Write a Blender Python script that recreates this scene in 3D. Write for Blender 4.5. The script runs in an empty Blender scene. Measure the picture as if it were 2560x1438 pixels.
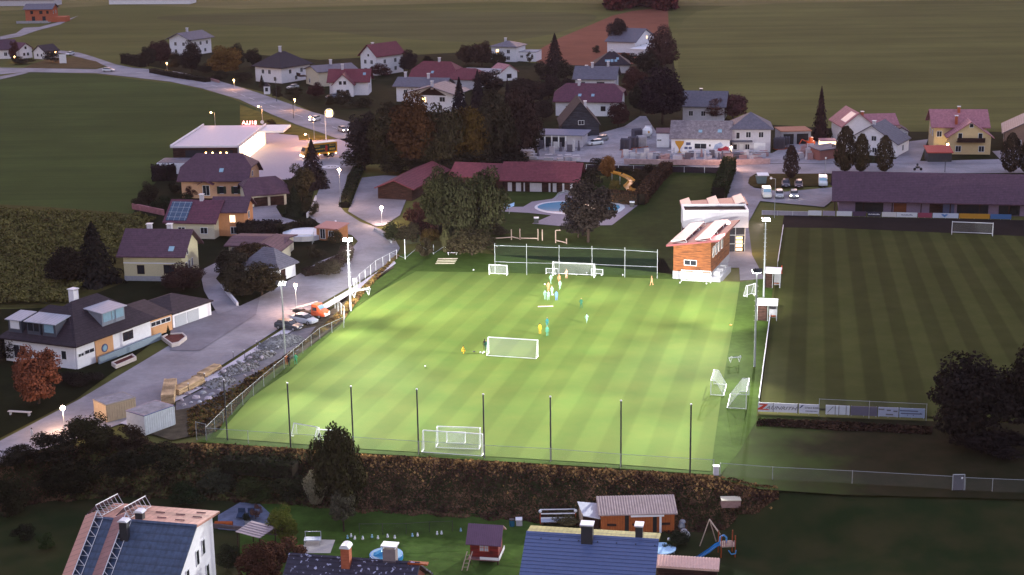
import bpy, math, random
import numpy as np
from mathutils import Vector, Matrix
R = math.radians
sc = bpy.context.scene
col = sc.collection
# ------------------------------------------------------------ camera
F, PW, PH, CH, TILT, ROLL = 3900.0, 2560.0, 1438.0, 66.5, R(14.8), -0.0147
cd = bpy.data.cameras.new('camera'); cam = bpy.data.objects.new('camera', cd); col.objects.link(cam)
cd.sensor_width = 36; cd.lens = F*36/PW; cd.clip_start = 1; cd.clip_end = 12000
CM = Matrix.Translation((0, 0, CH)) @ Matrix.Rotation(R(90)-TILT, 4, 'X') @ Matrix.Rotation(ROLL, 4, 'Z')
cam.matrix_world = CM
sc.camera = cam
# ------------------------------------------------------------ world: dusk sky after sunset, warm glow beyond the hills
w = bpy.data.worlds.new("World"); sc.world = w; w.use_nodes = True
nt = w.node_tree; nt.nodes.clear()
out = nt.nodes.new('ShaderNodeOutputWorld'); bg = nt.nodes.new('ShaderNodeBackground')
sky = nt.nodes.new('ShaderNodeTexSky'); sky.sky_type = 'NISHITA'; sky.sun_disc = False
sky.sun_elevation = R(3.0); sky.sun_rotation = R(-8); sky.air_density = 1.6; sky.dust_density = 3.0
mx = nt.nodes.new('ShaderNodeMixRGB'); mx.blend_type = 'MULTIPLY'; mx.inputs[0].default_value = 1; mx.inputs[2].default_value = (1.0, 0.98, 1.48, 1)
ad = nt.nodes.new('ShaderNodeMixRGB'); ad.blend_type = 'ADD'; ad.inputs[0].default_value = 1; ad.inputs[2].default_value = (0.46, 0.48, 0.74, 1)   # even lavender fill added to the whole sky to brighten walls
nt.links.new(sky.outputs[0], mx.inputs[1]); nt.links.new(mx.outputs[0], ad.inputs[1]); nt.links.new(ad.outputs[0], bg.inputs[0]); nt.links.new(bg.outputs[0], out.inputs[0])
bg.inputs[1].default_value = 0.15
sl = bpy.data.lights.new('sun', 'SUN'); sl.energy = 0.5; sl.angle = R(12); sl.color = (1.0, 0.62, 0.5)
so = bpy.data.objects.new('sun', sl); col.objects.link(so)
so.rotation_euler = (Vector((0.14, 0.98, 0.16))).to_track_quat('Z', 'Y').to_euler()
sc.view_settings.view_transform = 'Standard'; sc.view_settings.look = 'None'
sc.view_settings.exposure = 1.95; sc.view_settings.gamma = 1.0
sc.cycles.max_bounces = 4; sc.cycles.diffuse_bounces = 2; sc.cycles.glossy_bounces = 2; sc.cycles.transparent_max_bounces = 6
sc.cycles.sample_clamp_indirect = 3.0; sc.cycles.use_denoising = True
# ------------------------------------------------------------ helpers
C3 = CM.to_3x3()
def at(x, y, z=0.0):
    """photo pixel -> world point on the level z"""
    d = C3 @ Vector(((x-PW/2)/F, (PH/2-y)/F, -1))
    t = (z-CH)/d.z
    return Vector((d.x*t, d.y*t, z))
def on_plane(x, y, p, n):
    """photo pixel -> world point on the vertical plane through p with normal n"""
    d = C3 @ Vector(((x-PW/2)/F, (PH/2-y)/F, -1)); o = Vector((0, 0, CH))
    t = (p-o).dot(n)/d.dot(n)
    return o+d*t
def tag(o, label=None, cat=None, group=None, kind=None):
    if label: o['label'] = label
    if cat: o['category'] = cat
    if group: o['group'] = group
    if kind: o['kind'] = kind
    return o
def thing(name, label, cat, loc=(0, 0, 0), rz=0, group=None):
    o = bpy.data.objects.new(name, None); col.objects.link(o); o.location = loc; o.rotation_euler = (0, 0, rz)
    o.empty_display_size = .3
    return tag(o, label, cat, group)
KIDS = {}
def link(name, me, parent=None):
    o = bpy.data.objects.new(name, me); col.objects.link(o)
    if parent is not None:
        o.parent = parent; KIDS.setdefault(parent.name, []).append(o)
    return o
def dup(o, parent=None, loc=None, rz=None, label=None, scale=None, swap=None):
    c = o.copy(); col.objects.link(c)
    if parent is not None: c.parent = parent
    if loc is not None: c.location = loc
    if rz is not None: c.rotation_euler = (0, 0, rz)
    if label: c['label'] = label
    if scale is not None: c.scale = (scale,)*3 if not hasattr(scale, '__len__') else scale
    for k in KIDS.get(o.name, []): KIDS.setdefault(c.name, []).append(dup(k, c))
    return c
class MB:
    def __init__(s): s.v = []; s.f = []; s.m = []; s.k = 0
    def add(s, vs, fs, m=None):
        b = len(s.v); s.v += [tuple(v) for v in vs]
        for f in fs: s.f.append([b+i for i in f]); s.m.append(s.k if m is None else m)
        return s
    def box(s, x0, x1, y0, y1, z0, z1, m=None):
        return s.add([(x0,y0,z0),(x1,y0,z0),(x1,y1,z0),(x0,y1,z0),(x0,y0,z1),(x1,y0,z1),(x1,y1,z1),(x0,y1,z1)],
            [(0,3,2,1),(4,5,6,7),(0,1,5,4),(1,2,6,5),(2,3,7,6),(3,0,4,7)], m)
    def tube(s, a, b, r, n=6, r2=None, m=None):
        a = Vector(a); b = Vector(b); d = (b-a)
        if d.length < 1e-6: return s
        q = d.to_track_quat('Z', 'Y'); r2 = r if r2 is None else r2; vs = []
        for p, rr in ((a, r), (b, r2)):
            for i in range(n):
                t = 2*math.pi*i/n; vs.append(p+q @ Vector((rr*math.cos(t), rr*math.sin(t), 0)))
        fs = [(i, (i+1) % n, n+(i+1) % n, n+i) for i in range(n)]+[tuple(range(n-1, -1, -1)), tuple(range(n, 2*n))]
        return s.add(vs, fs, m)
    def path(s, pts, r, n=6, m=None):
        for a, b in zip(pts, pts[1:]): s.tube(a, b, r, n, m=m)
        return s
    def ball(s, c, r, n=8, m=None, sq=1.0):
        c = Vector(c); vs = [c+Vector((0, 0, r*sq))]; k = n//2
        for i in range(1, k):
            ph = math.pi*i/k
            for j in range(n):
                t = 2*math.pi*j/n; vs.append(c+Vector((r*math.sin(ph)*math.cos(t), r*math.sin(ph)*math.sin(t), r*sq*math.cos(ph))))
        vs.append(c-Vector((0, 0, r*sq))); fs = [(0, 1+j, 1+(j+1) % n) for j in range(n)]
        for i in range(k-2):
            for j in range(n):
                a = 1+i*n+j; b = 1+i*n+(j+1) % n; fs.append((a, a+n, b+n, b))
        L = len(vs)-1; o = 1+(k-2)*n
        fs += [(o+(j+1) % n, o+j, L) for j in range(n)]
        return s.add(vs, fs, m)
    def prism(s, pts, z0, z1, m=None):
        n = len(pts); vs = [(p[0], p[1], z0) for p in pts]+[(p[0], p[1], z1) for p in pts]
        ar = sum(pts[i][0]*pts[(i+1) % n][1]-pts[(i+1) % n][0]*pts[i][1] for i in range(n))
        fs = [(i, (i+1) % n, n+(i+1) % n, n+i) for i in range(n)]+[tuple(range(n-1, -1, -1)), tuple(range(n, 2*n))]
        if ar < 0: fs = [tuple(reversed(f)) for f in fs]
        return s.add(vs, fs, m)
    def extr(s, prof, x0, x1, axis='x', m=None):
        """profile (t, z) extruded along an axis"""
        n = len(prof)
        if axis == 'x': vs = [(x0, p[0], p[1]) for p in prof]+[(x1, p[0], p[1]) for p in prof]
        else: vs = [(p[0], x0, p[1]) for p in prof]+[(p[0], x1, p[1]) for p in prof]
        fs = [(i, (i+1) % n, n+(i+1) % n, n+i) for i in range(n)]+[tuple(range(n-1, -1, -1)), tuple(range(n, 2*n))]
        return s.add(vs, fs, m)
    def shell(s, vs, fs, t, m=None):
        """closed slab: the faces and the same faces t lower, with sides round the boundary"""
        n = len(vs); vv = list(vs)+[(v[0], v[1], v[2]-t) for v in vs]
        ff = list(fs)+[tuple(n+i for i in reversed(f)) for f in fs]; ed = {}
        for f in fs:
            for i in range(len(f)): ed[(f[i], f[(i+1) % len(f)])] = 1
        for (a, b) in ed:
            if (b, a) not in ed: ff.append((b, a, a+n, b+n))
        return s.add(vv, ff, m)
    def build(s, name, mats, parent=None, smooth=False):
        me = bpy.data.meshes.new(name); me.from_pydata(s.v, [], s.f)
        if not isinstance(mats, (list, tuple)): mats = [mats]
        for a in mats:
            if a: me.materials.append(a)
        me.polygons.foreach_set('material_index', s.m)
        if smooth: me.polygons.foreach_set('use_smooth', [True]*len(s.f))
        me.update(); return link(name, me, parent)
def struct(name, mb, mats, parent=None, kind='structure', **k):
    return tag(mb.build(name, mats, parent, **k), kind=kind)
def text_mesh(txt, size, m, parent, name='lettering', shear=0, depth=.02, mats=None):
    cu = bpy.data.curves.new('t', 'FONT'); cu.body = txt; cu.size = size; cu.align_x = 'CENTER'; cu.align_y = 'CENTER'; cu.extrude = depth; cu.shear = shear
    cu.resolution_u = 2
    to = bpy.data.objects.new('t', cu); col.objects.link(to); dg = bpy.context.evaluated_depsgraph_get()
    me = bpy.data.meshes.new_from_object(to.evaluated_get(dg)); bpy.data.objects.remove(to); me.materials.clear(); me.materials.append(m); me.name = name
    return link(name, me, parent)
# ------------------------------------------------------------ materials
MATS = {}
P0 = at(2040, 5)
PER = math.pi/10   # wave texture: scale = PER / period in metres
def mat(key, c=(.5, .5, .5), rough=.8, n=.25, ns=3.0, metal=0, c2=None, bump=0, bs=20, emit=None, es=0, kind=None, p=1.0, world=True, spec=None, n2=0):
    if spec is None: spec = .02 if rough >= .94 else .12 if rough >= .78 else .3 if rough > .55 else .5
    if key in MATS: return MATS[key]
    m = bpy.data.materials.new(key); m.use_nodes = True; t = m.node_tree; N = t.nodes; L = t.links
    b = N['Principled BSDF']; b.inputs['Roughness'].default_value = rough; b.inputs['Metallic'].default_value = metal
    if spec is not None: b.inputs['Specular IOR Level'].default_value = spec
    if emit:
        b.inputs['Emission Color'].default_value = (*emit, 1); b.inputs['Emission Strength'].default_value = es
    tc = N.new('ShaderNodeTexCoord'); src = tc.outputs['Object']
    if world: src = N.new('ShaderNodeNewGeometry').outputs['Position']
    no = N.new('ShaderNodeTexNoise'); no.inputs['Scale'].default_value = ns; no.inputs['Detail'].default_value = 5; no.inputs['Roughness'].default_value = .65
    L.new(src, no.inputs['Vector'])
    r = N.new('ShaderNodeValToRGB'); r.color_ramp.elements[0].position = .3; r.color_ramp.elements[1].position = .7
    lo = tuple(x*(1-n) for x in c); hi = tuple(min(1, x*(1+n)) for x in c) if c2 is None else c2
    if c2 is not None: lo = c
    r.color_ramp.elements[0].color = (*lo, 1); r.color_ramp.elements[1].color = (*hi, 1)
    L.new(no.outputs[0], r.inputs[0]); colr = r.outputs[0]; hgt = no.outputs[0]
    def mul(a, bsock, fac=1.0, mode='MULTIPLY'):
        k = N.new('ShaderNodeMixRGB'); k.blend_type = mode; k.inputs[0].default_value = fac
        L.new(a, k.inputs[1]); L.new(bsock, k.inputs[2]); return k.outputs[0]
    def wave(sc_, axis, dist=0, prof='SIN', s=None):
        wv = N.new('ShaderNodeTexWave'); wv.wave_type = 'BANDS'; wv.bands_direction = axis; wv.wave_profile = prof
        wv.inputs['Scale'].default_value = sc_; wv.inputs['Distortion'].default_value = dist; wv.inputs['Detail'].default_value = 1
        L.new(s or tc.outputs['Object'], wv.inputs['Vector']); return wv.outputs[0]
    def ramp(sock, a, ca, bb, cb):
        q = N.new('ShaderNodeValToRGB'); q.color_ramp.elements[0].position = a; q.color_ramp.elements[1].position = bb
        q.color_ramp.elements[0].color = (*([ca]*3), 1); q.color_ramp.elements[1].color = (*([cb]*3), 1); L.new(sock, q.inputs[0]); return q.outputs[0]
    if n2:   # large soft patches
        n3 = N.new('ShaderNodeTexNoise'); n3.inputs['Scale'].default_value = ns*.12; n3.inputs['Detail'].default_value = 3; L.new(src, n3.inputs['Vector'])
        colr = mul(colr, ramp(n3.outputs[0], .35, 1-n2, .65, 1+0*n2))
    if kind == 'tile':      # rows of tiles following the height
        sep = tc.outputs['Object']
        wz = wave(PER/(.25*p), 'Z', .2, 'SAW')
        wx = wave(PER/(.3*p), 'X', .1)
        colr = mul(colr, ramp(wz, 0, .62, .45, 1.0)); colr = mul(colr, ramp(wx, 0, .85, .5, 1.0))
        vo = N.new('ShaderNodeTexVoronoi'); vo.inputs['Scale'].default_value = 2.6/p; L.new(src, vo.inputs['Vector'])
        colr = mul(colr, ramp(vo.outputs['Color'], .2, .8, .8, 1.0)); hgt = wz
    if kind == 'boards':    # horizontal boards
        wz = wave(PER/p, 'Z', .0, 'SAW'); colr = mul(colr, ramp(wz, 0, .35, .12, 1.0)); 
        mp = N.new('ShaderNodeMapping'); mp.inputs['Scale'].default_value = (.35, .35, 4.5); L.new(tc.outputs['Object'], mp.inputs[0])
        n4 = N.new('ShaderNodeTexNoise'); n4.inputs['Scale'].default_value = 1.5; L.new(mp.outputs[0], n4.inputs['Vector'])
        colr = mul(colr, ramp(n4.outputs[0], .35, .45, .65, 1.25)); hgt = wz
    if kind in ('seams', 'vboards'):     # standing seams / vertical boards across x
        wx = wave(PER/p, 'X', 0, 'SAW'); colr = mul(colr, ramp(wx, 0, .4, .14, 1.0)); hgt = wx
    if kind == 'seamsy':
        wx = wave(PER/p, 'Y', 0, 'SAW'); colr = mul(colr, ramp(wx, 0, .4, .14, 1.0)); hgt = wx
    if kind == 'pv':
        for ax in 'XY':
            wv = wave(PER/1.1, ax, 0, 'SAW'); k = N.new('ShaderNodeMixRGB'); L.new(ramp(wv, .04, 1, .06, 0), k.inputs[0]); L.new(colr, k.inputs[1]); k.inputs[2].default_value = (.35, .38, .42, 1); colr = k.outputs[0]
    if kind == 'spots':     # lichen
        vo = N.new('ShaderNodeTexNoise'); vo.inputs['Scale'].default_value = 2.2; vo.inputs['Detail'].default_value = 4; L.new(src, vo.inputs['Vector'])
        k = N.new('ShaderNodeMixRGB'); L.new(ramp(vo.outputs[0], .61, 0, .65, 1), k.inputs[0]); L.new(colr, k.inputs[1]); k.inputs[2].default_value = (.45, .45, .6, 1); colr = k.outputs[0]
        wz = wave(PER/.3, 'Z', .2, 'SAW'); colr = mul(colr, ramp(wz, 0, .5, .4, 1.0)); hgt = wz
    if kind == 'brick':
        wz = wave(PER/.3, 'Z', 0, 'SAW'); colr = mul(colr, ramp(wz, 0, .6, .15, 1.0)); hgt = wz
    if kind == 'leaf':
        gi = N.new('ShaderNodeNewGeometry'); oi = N.new('ShaderNodeObjectInfo')
        colr = mul(colr, oi.outputs['Color']); colr = mul(colr, ramp(gi.outputs['Random Per Island'], 0, .72, 1, 1.25))
        b.inputs['Specular IOR Level'].default_value = 0.0
    if kind == 'weed':
        gi = N.new('ShaderNodeNewGeometry'); oi = N.new('ShaderNodeObjectInfo'); n6 = N.new('ShaderNodeTexNoise'); n6.inputs['Scale'].default_value = .45; n6.inputs['Detail'].default_value = 5; L.new(src, n6.inputs['Vector'])
        k = N.new('ShaderNodeValToRGB'); k.color_ramp.elements[0].position = .38; k.color_ramp.elements[0].color = (.45, .36, .36, 1); k.color_ramp.elements[1].position = .62; k.color_ramp.elements[1].color = (1.25, 1.15, .85, 1); L.new(n6.outputs[0], k.inputs[0])
        colr = mul(colr, k.outputs[0]); colr = mul(colr, oi.outputs['Color']); colr = mul(colr, ramp(gi.outputs['Random Per Island'], 0, .8, 1, 1.2))
    if kind in ('field', 'terrain'):   # drift and old tractor passes along the slope
        for sc_, lo_ in (((.006, .07, 1), .80), ((.02, .45, 1), .88)):
            mp = N.new('ShaderNodeMapping'); mp.inputs['Scale'].default_value = sc_; mp.inputs['Rotation'].default_value = (0, 0, .12); L.new(src, mp.inputs[0])
            nf = N.new('ShaderNodeTexNoise'); nf.inputs['Scale'].default_value = 1.0; nf.inputs['Detail'].default_value = 4; L.new(mp.outputs[0], nf.inputs['Vector']); colr = mul(colr, ramp(nf.outputs[0], .38, lo_, .62, 1.0))
    if kind == 'terrain':   # meadow darkened below the bank, vignette shade put into the colour
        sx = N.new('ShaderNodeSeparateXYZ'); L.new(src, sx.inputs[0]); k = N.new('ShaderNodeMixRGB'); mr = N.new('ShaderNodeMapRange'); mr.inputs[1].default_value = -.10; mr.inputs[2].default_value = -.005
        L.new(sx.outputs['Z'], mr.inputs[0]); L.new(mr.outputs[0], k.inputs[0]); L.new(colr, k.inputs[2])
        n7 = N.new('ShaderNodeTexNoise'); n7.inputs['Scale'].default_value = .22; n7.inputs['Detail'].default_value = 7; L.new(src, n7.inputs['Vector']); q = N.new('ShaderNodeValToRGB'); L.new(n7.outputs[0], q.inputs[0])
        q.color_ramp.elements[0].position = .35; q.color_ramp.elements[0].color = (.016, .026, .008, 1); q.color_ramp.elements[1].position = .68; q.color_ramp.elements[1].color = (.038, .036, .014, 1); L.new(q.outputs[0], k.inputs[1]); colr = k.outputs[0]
    if kind == 'blend':     # verge green darkening to the right, floodlight falloff put into the colour, ragged edge
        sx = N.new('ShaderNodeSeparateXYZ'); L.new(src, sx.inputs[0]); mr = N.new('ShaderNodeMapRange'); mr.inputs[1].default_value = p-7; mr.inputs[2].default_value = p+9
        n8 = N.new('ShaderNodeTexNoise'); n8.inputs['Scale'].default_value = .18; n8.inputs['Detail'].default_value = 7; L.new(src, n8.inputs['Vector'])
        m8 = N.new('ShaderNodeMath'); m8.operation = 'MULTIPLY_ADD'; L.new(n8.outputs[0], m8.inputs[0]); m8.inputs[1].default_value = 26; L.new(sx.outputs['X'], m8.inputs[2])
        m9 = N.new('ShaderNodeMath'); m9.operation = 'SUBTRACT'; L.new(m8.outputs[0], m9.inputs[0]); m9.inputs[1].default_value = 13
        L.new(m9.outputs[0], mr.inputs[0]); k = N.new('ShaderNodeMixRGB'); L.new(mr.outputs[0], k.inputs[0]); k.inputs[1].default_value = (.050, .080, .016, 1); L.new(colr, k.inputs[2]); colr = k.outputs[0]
    if kind == 'ocol':
        oi = N.new('ShaderNodeObjectInfo'); colr = mul(colr, oi.outputs['Color'])
    if kind == 'pitch':     # mown lanes fanning very slightly about the turning point P0, p = angle of one pair of lanes
        sx = N.new('ShaderNodeSeparateXYZ'); L.new(src, sx.inputs[0])
        def mth(op, a, b_):
            q = N.new('ShaderNodeMath'); q.operation = op
            for i_, v in enumerate((a, b_)):
                if v is None: continue
                if isinstance(v, (int, float)): q.inputs[i_].default_value = v
                else: L.new(v, q.inputs[i_])
            return q.outputs[0]
        th = mth('ARCTAN2', mth('SUBTRACT', sx.outputs['X'], P0.x), mth('SUBTRACT', P0.y, sx.outputs['Y']))
        sn = mth('MULTIPLY', mth('ADD', mth('SINE', mth('MULTIPLY', th, 2*math.pi/p), None), 1.0), .5)
        colr = mul(colr, ramp(sn, .38, .85 if p > .0083 else .74, .62, 1.0))
        sn2 = mth('MULTIPLY', mth('ADD', mth('SINE', mth('MULTIPLY', th, 2*math.pi/(p*2.37)), None), 1.0), .5)
        colr = mul(colr, ramp(sn2, .3, .92, .7, 1.0))
    if kind == 'net':
        tr = N.new('ShaderNodeBsdfTransparent'); ms = N.new('ShaderNodeMixShader'); ms.inputs[0].default_value = p
        L.new(tr.outputs[0], ms.inputs[1]); L.new(b.outputs[0], ms.inputs[2]); L.new(ms.outputs[0], N['Material Output'].inputs[0])
    if kind == 'road':      # worn wheel tracks and patches
        n5 = N.new('ShaderNodeTexNoise'); n5.inputs['Scale'].default_value = .12; n5.inputs['Detail'].default_value = 6; L.new(src, n5.inputs['Vector'])
        colr = mul(colr, ramp(n5.outputs[0], .38, .72, .6, 1.0))
    L.new(colr, b.inputs['Base Color'])
    if bump:
        bp = N.new('ShaderNodeBump'); bp.inputs['Strength'].default_value = bump; bp.inputs['Distance'].default_value = .1
        L.new(hgt, bp.inputs['Height']); L.new(bp.outputs[0], b.inputs['Normal'])
    MATS[key] = m; return m
AZ = R(11.1)     # heading of the pitches, clockwise from the viewing direction
PU = Vector((math.sin(AZ), math.cos(AZ), 0)); PV = Vector((math.cos(AZ), -math.sin(AZ), 0))
LOW = -4.0      # level of the gardens below the bank
M_white = mat('white_plaster', (.78, .77, .82), .85, .06, 1.5)
M_white2 = mat('grey_plaster', (.55, .53, .58), .85, .08, 1.5)
M_cream = mat('cream_plaster', (.60, .54, .42), .85, .06, 1.5)
M_yellow = mat('yellow_plaster', (.62, .47, .26), .85, .06, 1.5)
M_orange = mat('orange_plaster', (.58, .27, .13), .85, .08, 1.5)
M_salmon = mat('salmon_plaster', (.60, .22, .17), .85, .08, 1.5)
M_brick = mat('bare_brick', (.42, .12, .06), .9, .15, 2, kind='brick')
M_maroon = mat('maroon_tiles', (.14, .045, .075), .7, .2, 1.5, kind='tile', bump=.3)
M_purple = mat('plum_tiles', (.105, .052, .080), .7, .2, 1.5, kind='tile', bump=.3)
M_red = mat('red_tiles', (.20, .045, .060), .7, .2, 1.5, kind='tile', bump=.3)
M_pink = mat('pale_red_tiles', (.46, .19, .22), .6, .15, 1.5, kind='tile', bump=.3)
M_dark = mat('dark_tiles', (.038, .024, .033), .7, .3, 1.5, kind='tile', bump=.3)
M_slate = mat('slate_tiles', (.15, .14, .18), .6, .15, 1.5, kind='tile', bump=.2)
M_grey = mat('grey_old_tiles', (.28, .24, .26), .8, .35, 1.2, kind='tile', bump=.2)
M_metal = mat('zinc_sheet', (.30, .33, .40), .45, .1, 2, kind='seams', p=.6)
M_conc = mat('concrete', (.33, .33, .36), .9, .15, 1.5)
M_wood = mat('orange_boards', (.36, .10, .025), .7, .15, 1.5, kind='boards', p=.3)
M_vwood = mat('red_brown_boards', (.30, .065, .02), .8, .2, 2, kind='vboards', p=.35)
M_trim = mat('white_paint', (.75, .75, .78), .5, .04)
M_glass = mat('window_glass', (.02, .022, .03), .12, .1, spec=.6)
M_glass2 = mat('sky_glass', (.25, .40, .50), .15, .1)
M_steel = mat('galvanised_steel', (.42, .44, .46), .45, .08, metal=.3)
M_black = mat('black_rubber', (.015, .014, .015), .7, .2)
M_darkm = mat('dark_metal', (.03, .03, .035), .5, .2)
M_red_p = mat('red_paint', (.50, .03, .02), .4, .08)
M_dwood = mat('dark_boards', (.05, .025, .02), .8, .3, kind='boards', p=.25)
M_lit = mat('lit_window', (.8, .5, .2), .5, .1, emit=(1, .62, .25), es=1.3)
M_lit2 = mat('lit_shop_glass', (.8, .6, .4), .5, .1, emit=(1, .78, .5), es=1.0)
M_globe = mat('warm_lamp_globe', (1, .9, .8), .5, 0, emit=(1, .72, .5), es=26)
M_globeo = mat('orange_lamp_globe', (1, .7, .4), .5, 0, emit=(1, .5, .16), es=14)
M_flood = mat('floodlight_lens', (1, 1, 1), .5, 0, emit=(1, 1, .93), es=60)
M_net = mat('goal_net', (.75, .78, .78), .9, 0, kind='net', p=.16)
M_weed = None
M_netd = mat('dark_net', (.10, .14, .13), .9, 0, kind='net', p=.16)
M_wire = mat('wire_mesh', (.3, .32, .3), .9, 0, kind='net', p=.10)
M_leaf = mat('leaves', (.6, .6, .6), .85, .35, .35, kind='leaf')
M_weed = mat('weeds', (.75, .75, .75), .95, .5, .9, kind='weed')
M_bark = mat('bark', (.05, .035, .028), .95, .3, 3)
# ------------------------------------------------------------ ground
def P2(pts, z=0.0): return [at(x, y, z) for x, y in pts]
def sheet(name, pts, z, m, base=0.0, smooth_n=0, kind='structure'):
    """flat polygon on the ground outlined through photo pixels, z above the level base; closed smoothing for curved outlines"""
    ps = [at(x, y, base) for x, y in pts]
    for _ in range(smooth_n):
        q = []
        for i in range(len(ps)):
            a, b = ps[i], ps[(i+1) % len(ps)]; q += [a*.75+b*.25, a*.25+b*.75]
        ps = q
    me = bpy.data.meshes.new(name)
    from mathutils.geometry import tessellate_polygon
    tri = tessellate_polygon([[Vector((p.x, p.y, 0)) for p in ps]])
    vs = [(p.x, p.y, base+z) for p in ps]; fs = []
    for t in tri:
        a, b, c = (Vector(vs[i]) for i in t)
        fs.append(tuple(t) if (b-a).cross(c-a).z > 0 else tuple(reversed(t)))
    me.from_pydata(vs, [], fs); me.materials.append(m); me.update()
    return tag(link(name, me), kind=kind)
BANK = [(-900, 1290), (-60, 1165), (150, 1120), (330, 1108), (490, 1112), (727, 1124), (900, 1140), (1210, 1156), (1500, 1176), (1725, 1190), (1800, 1196), (1900, 1216), (2100, 1226), (2560, 1236), (3300, 1255)]
BW = [at(x, y) for x, y in BANK]
def bank_y(x):
    for a, b in zip(BW, BW[1:]):
        if a.x <= x <= b.x: return a.y+(b.y-a.y)*(x-a.x)/(b.x-a.x)
    return BW[0].y if x < BW[0].x else BW[-1].y
def ground_z(x, y):
    d = bank_y(x)-y
    if d <= 0:
        r = math.hypot(x, y); h = 0
        if r > 1300: h = (r-1300)**1.6*.0016
        return h
    xr = at(1900, 1216).x
    run = 6.5+9*max(0, min(1, (x-xr+6)/22)); t = min(1, d/run); t = t*t*(3-2*t)
    px = 1900
    xr = at(1900, 1216).x
    dep = LOW if x < xr-4 else (LOW if x > xr+14 else LOW)
    if x > xr: dep = LOW+1.6*min(1, (x-xr)/12)
    return dep*t
def build_ground():
    xs = sorted(set([float(v) for v in np.arange(-80, 80.1, .8)]+[-4000, -2500, -1500, -900, -600, -400, -250, -160, -120, -100, 100, 120, 160, 250, 400, 600, 900, 1500, 2500, 4000]))
    ys = sorted(set([-200., 0., 60., 100., 120., 135., 145.]+[float(v) for v in np.arange(140, 196, .8)]+[200., 220, 300, 400, 500, 600, 800, 1000, 1300, 1600, 2000, 2600, 3300, 4200, 5500]))
    vs = [(x, y, ground_z(x, y)) for y in ys for x in xs]; n = len(xs); fs = []
    for j in range(len(ys)-1):
        for i in range(n-1): fs.append((j*n+i, j*n+i+1, (j+1)*n+i+1, (j+1)*n+i))
    me = bpy.data.meshes.new('ground'); me.from_pydata(vs, [], fs)
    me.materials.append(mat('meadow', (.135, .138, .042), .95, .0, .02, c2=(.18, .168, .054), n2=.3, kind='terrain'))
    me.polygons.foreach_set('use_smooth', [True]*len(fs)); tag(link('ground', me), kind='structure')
build_ground()
g_mead = mat('far_meadow', (.165, .158, .050), .95, .12, .03, n2=.3, kind='field')
g_dark = mat('dark_green_field', (.072, .098, .028), .95, .12, .06, n2=.3, kind='field')
g_corn = mat('corn_field_soil', (.075, .065, .02), .95, .3, .5, n2=.3)
g_plough = mat('ploughed_earth', (.25, .095, .06), .95, .12, .08, n2=.2)
g_lawn = mat('lawn', (.044, .060, .015), .95, .25, .4, n2=.3)
g_lawnd = mat('garden_lawn', (.048, .090, .016), .95, .3, .5, n2=.3)
g_rough = mat('rough_grass', (.075, .075, .026), .95, .4, .9, n2=.4)
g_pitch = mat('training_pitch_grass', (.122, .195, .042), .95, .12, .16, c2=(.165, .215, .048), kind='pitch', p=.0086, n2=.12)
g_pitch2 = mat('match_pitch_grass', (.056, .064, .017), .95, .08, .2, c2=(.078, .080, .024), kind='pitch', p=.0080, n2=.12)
g_verge = mat('pitch_verge_grass', (.064, .108, .020), .95, .2, .6, n2=.3)
g_road = mat('asphalt_road', (.31, .29, .315), .85, .10, 1.2, kind='road')
g_road2 = mat('worn_asphalt', (.27, .25, .28), .85, .10, .8, kind='road')
g_yard = mat('gravel_yard', (.33, .31, .34), .9, .18, .9, kind='road')
g_pave = mat('paving_slabs', (.32, .27, .30), .85, .08, 1.5)
g_kerb = mat('kerb_concrete', (.55, .51, .56), .85, .06, 1.5)
sheet('left_field', [(-700, 205), (0, 196), (80, 180), (240, 186), (340, 199), (450, 212), (560, 238), (640, 272), (640, 330), (560, 420), (500, 470), (400, 520), (350, 560), (-900, 560)], .03, g_dark)
sheet('far_field', [(-600, -30), (3300, -60), (3300, 22), (1700, 14), (1250, 4), (1000, 12), (600, 22), (300, 12), (-600, 60)], .03, mat('far_hay_meadow', (.23, .195, .075), .95, .1, .02, n2=.2, kind='field'))
sheet('fold_shade', [(330, 40), (900, 25), (1180, 30), (1440, 30), (1520, 45), (1300, 110), (1000, 100), (760, 70), (500, 60)], .045, mat('fold_shade_grass', (.125, .118, .045), .95, .1, .02, n2=.2, kind='field'), smooth_n=2)  # soft shading of a ground fold put into the meadow colour
sheet('right_meadow', [(1690, 60), (1760, 20), (2000, 5), (3300, -10), (3300, 330), (1900, 330), (1700, 250)], .06, g_mead, smooth_n=1)
sheet('ploughed_field', [(1320, 140), (1400, 95), (1530, 40), (1580, 28), (1670, 18), (1672, 80), (1600, 160), (1480, 165), (1350, 160)], .06, g_plough)
sheet('corn_field', [(-900, 520), (0, 512), (120, 518), (330, 535), (400, 545), (420, 600), (330, 700), (150, 770), (-900, 770)], .06, g_corn)
sheet('right_lane', [(2010, 450), (2050, 450), (2060, 470)], .02, g_road)
# village ground (gardens between the houses)
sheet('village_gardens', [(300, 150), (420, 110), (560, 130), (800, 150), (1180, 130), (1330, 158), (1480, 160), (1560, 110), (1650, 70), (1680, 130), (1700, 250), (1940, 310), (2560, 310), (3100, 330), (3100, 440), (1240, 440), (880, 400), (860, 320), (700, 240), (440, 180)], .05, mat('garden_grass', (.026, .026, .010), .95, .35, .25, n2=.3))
sheet('left_gardens', [(340, 520), (430, 405), (560, 400), (740, 420), (800, 420), (770, 540), (880, 600), (880, 660), (660, 760), (560, 770), (380, 860), (190, 1000), (-300, 1250), (-600, 1050), (-200, 780), (150, 770), (330, 700), (400, 600), (330, 540)], .09, mat('left_garden_grass', (.014, .016, .006), .95, .35, .25, n2=.3))
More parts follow.
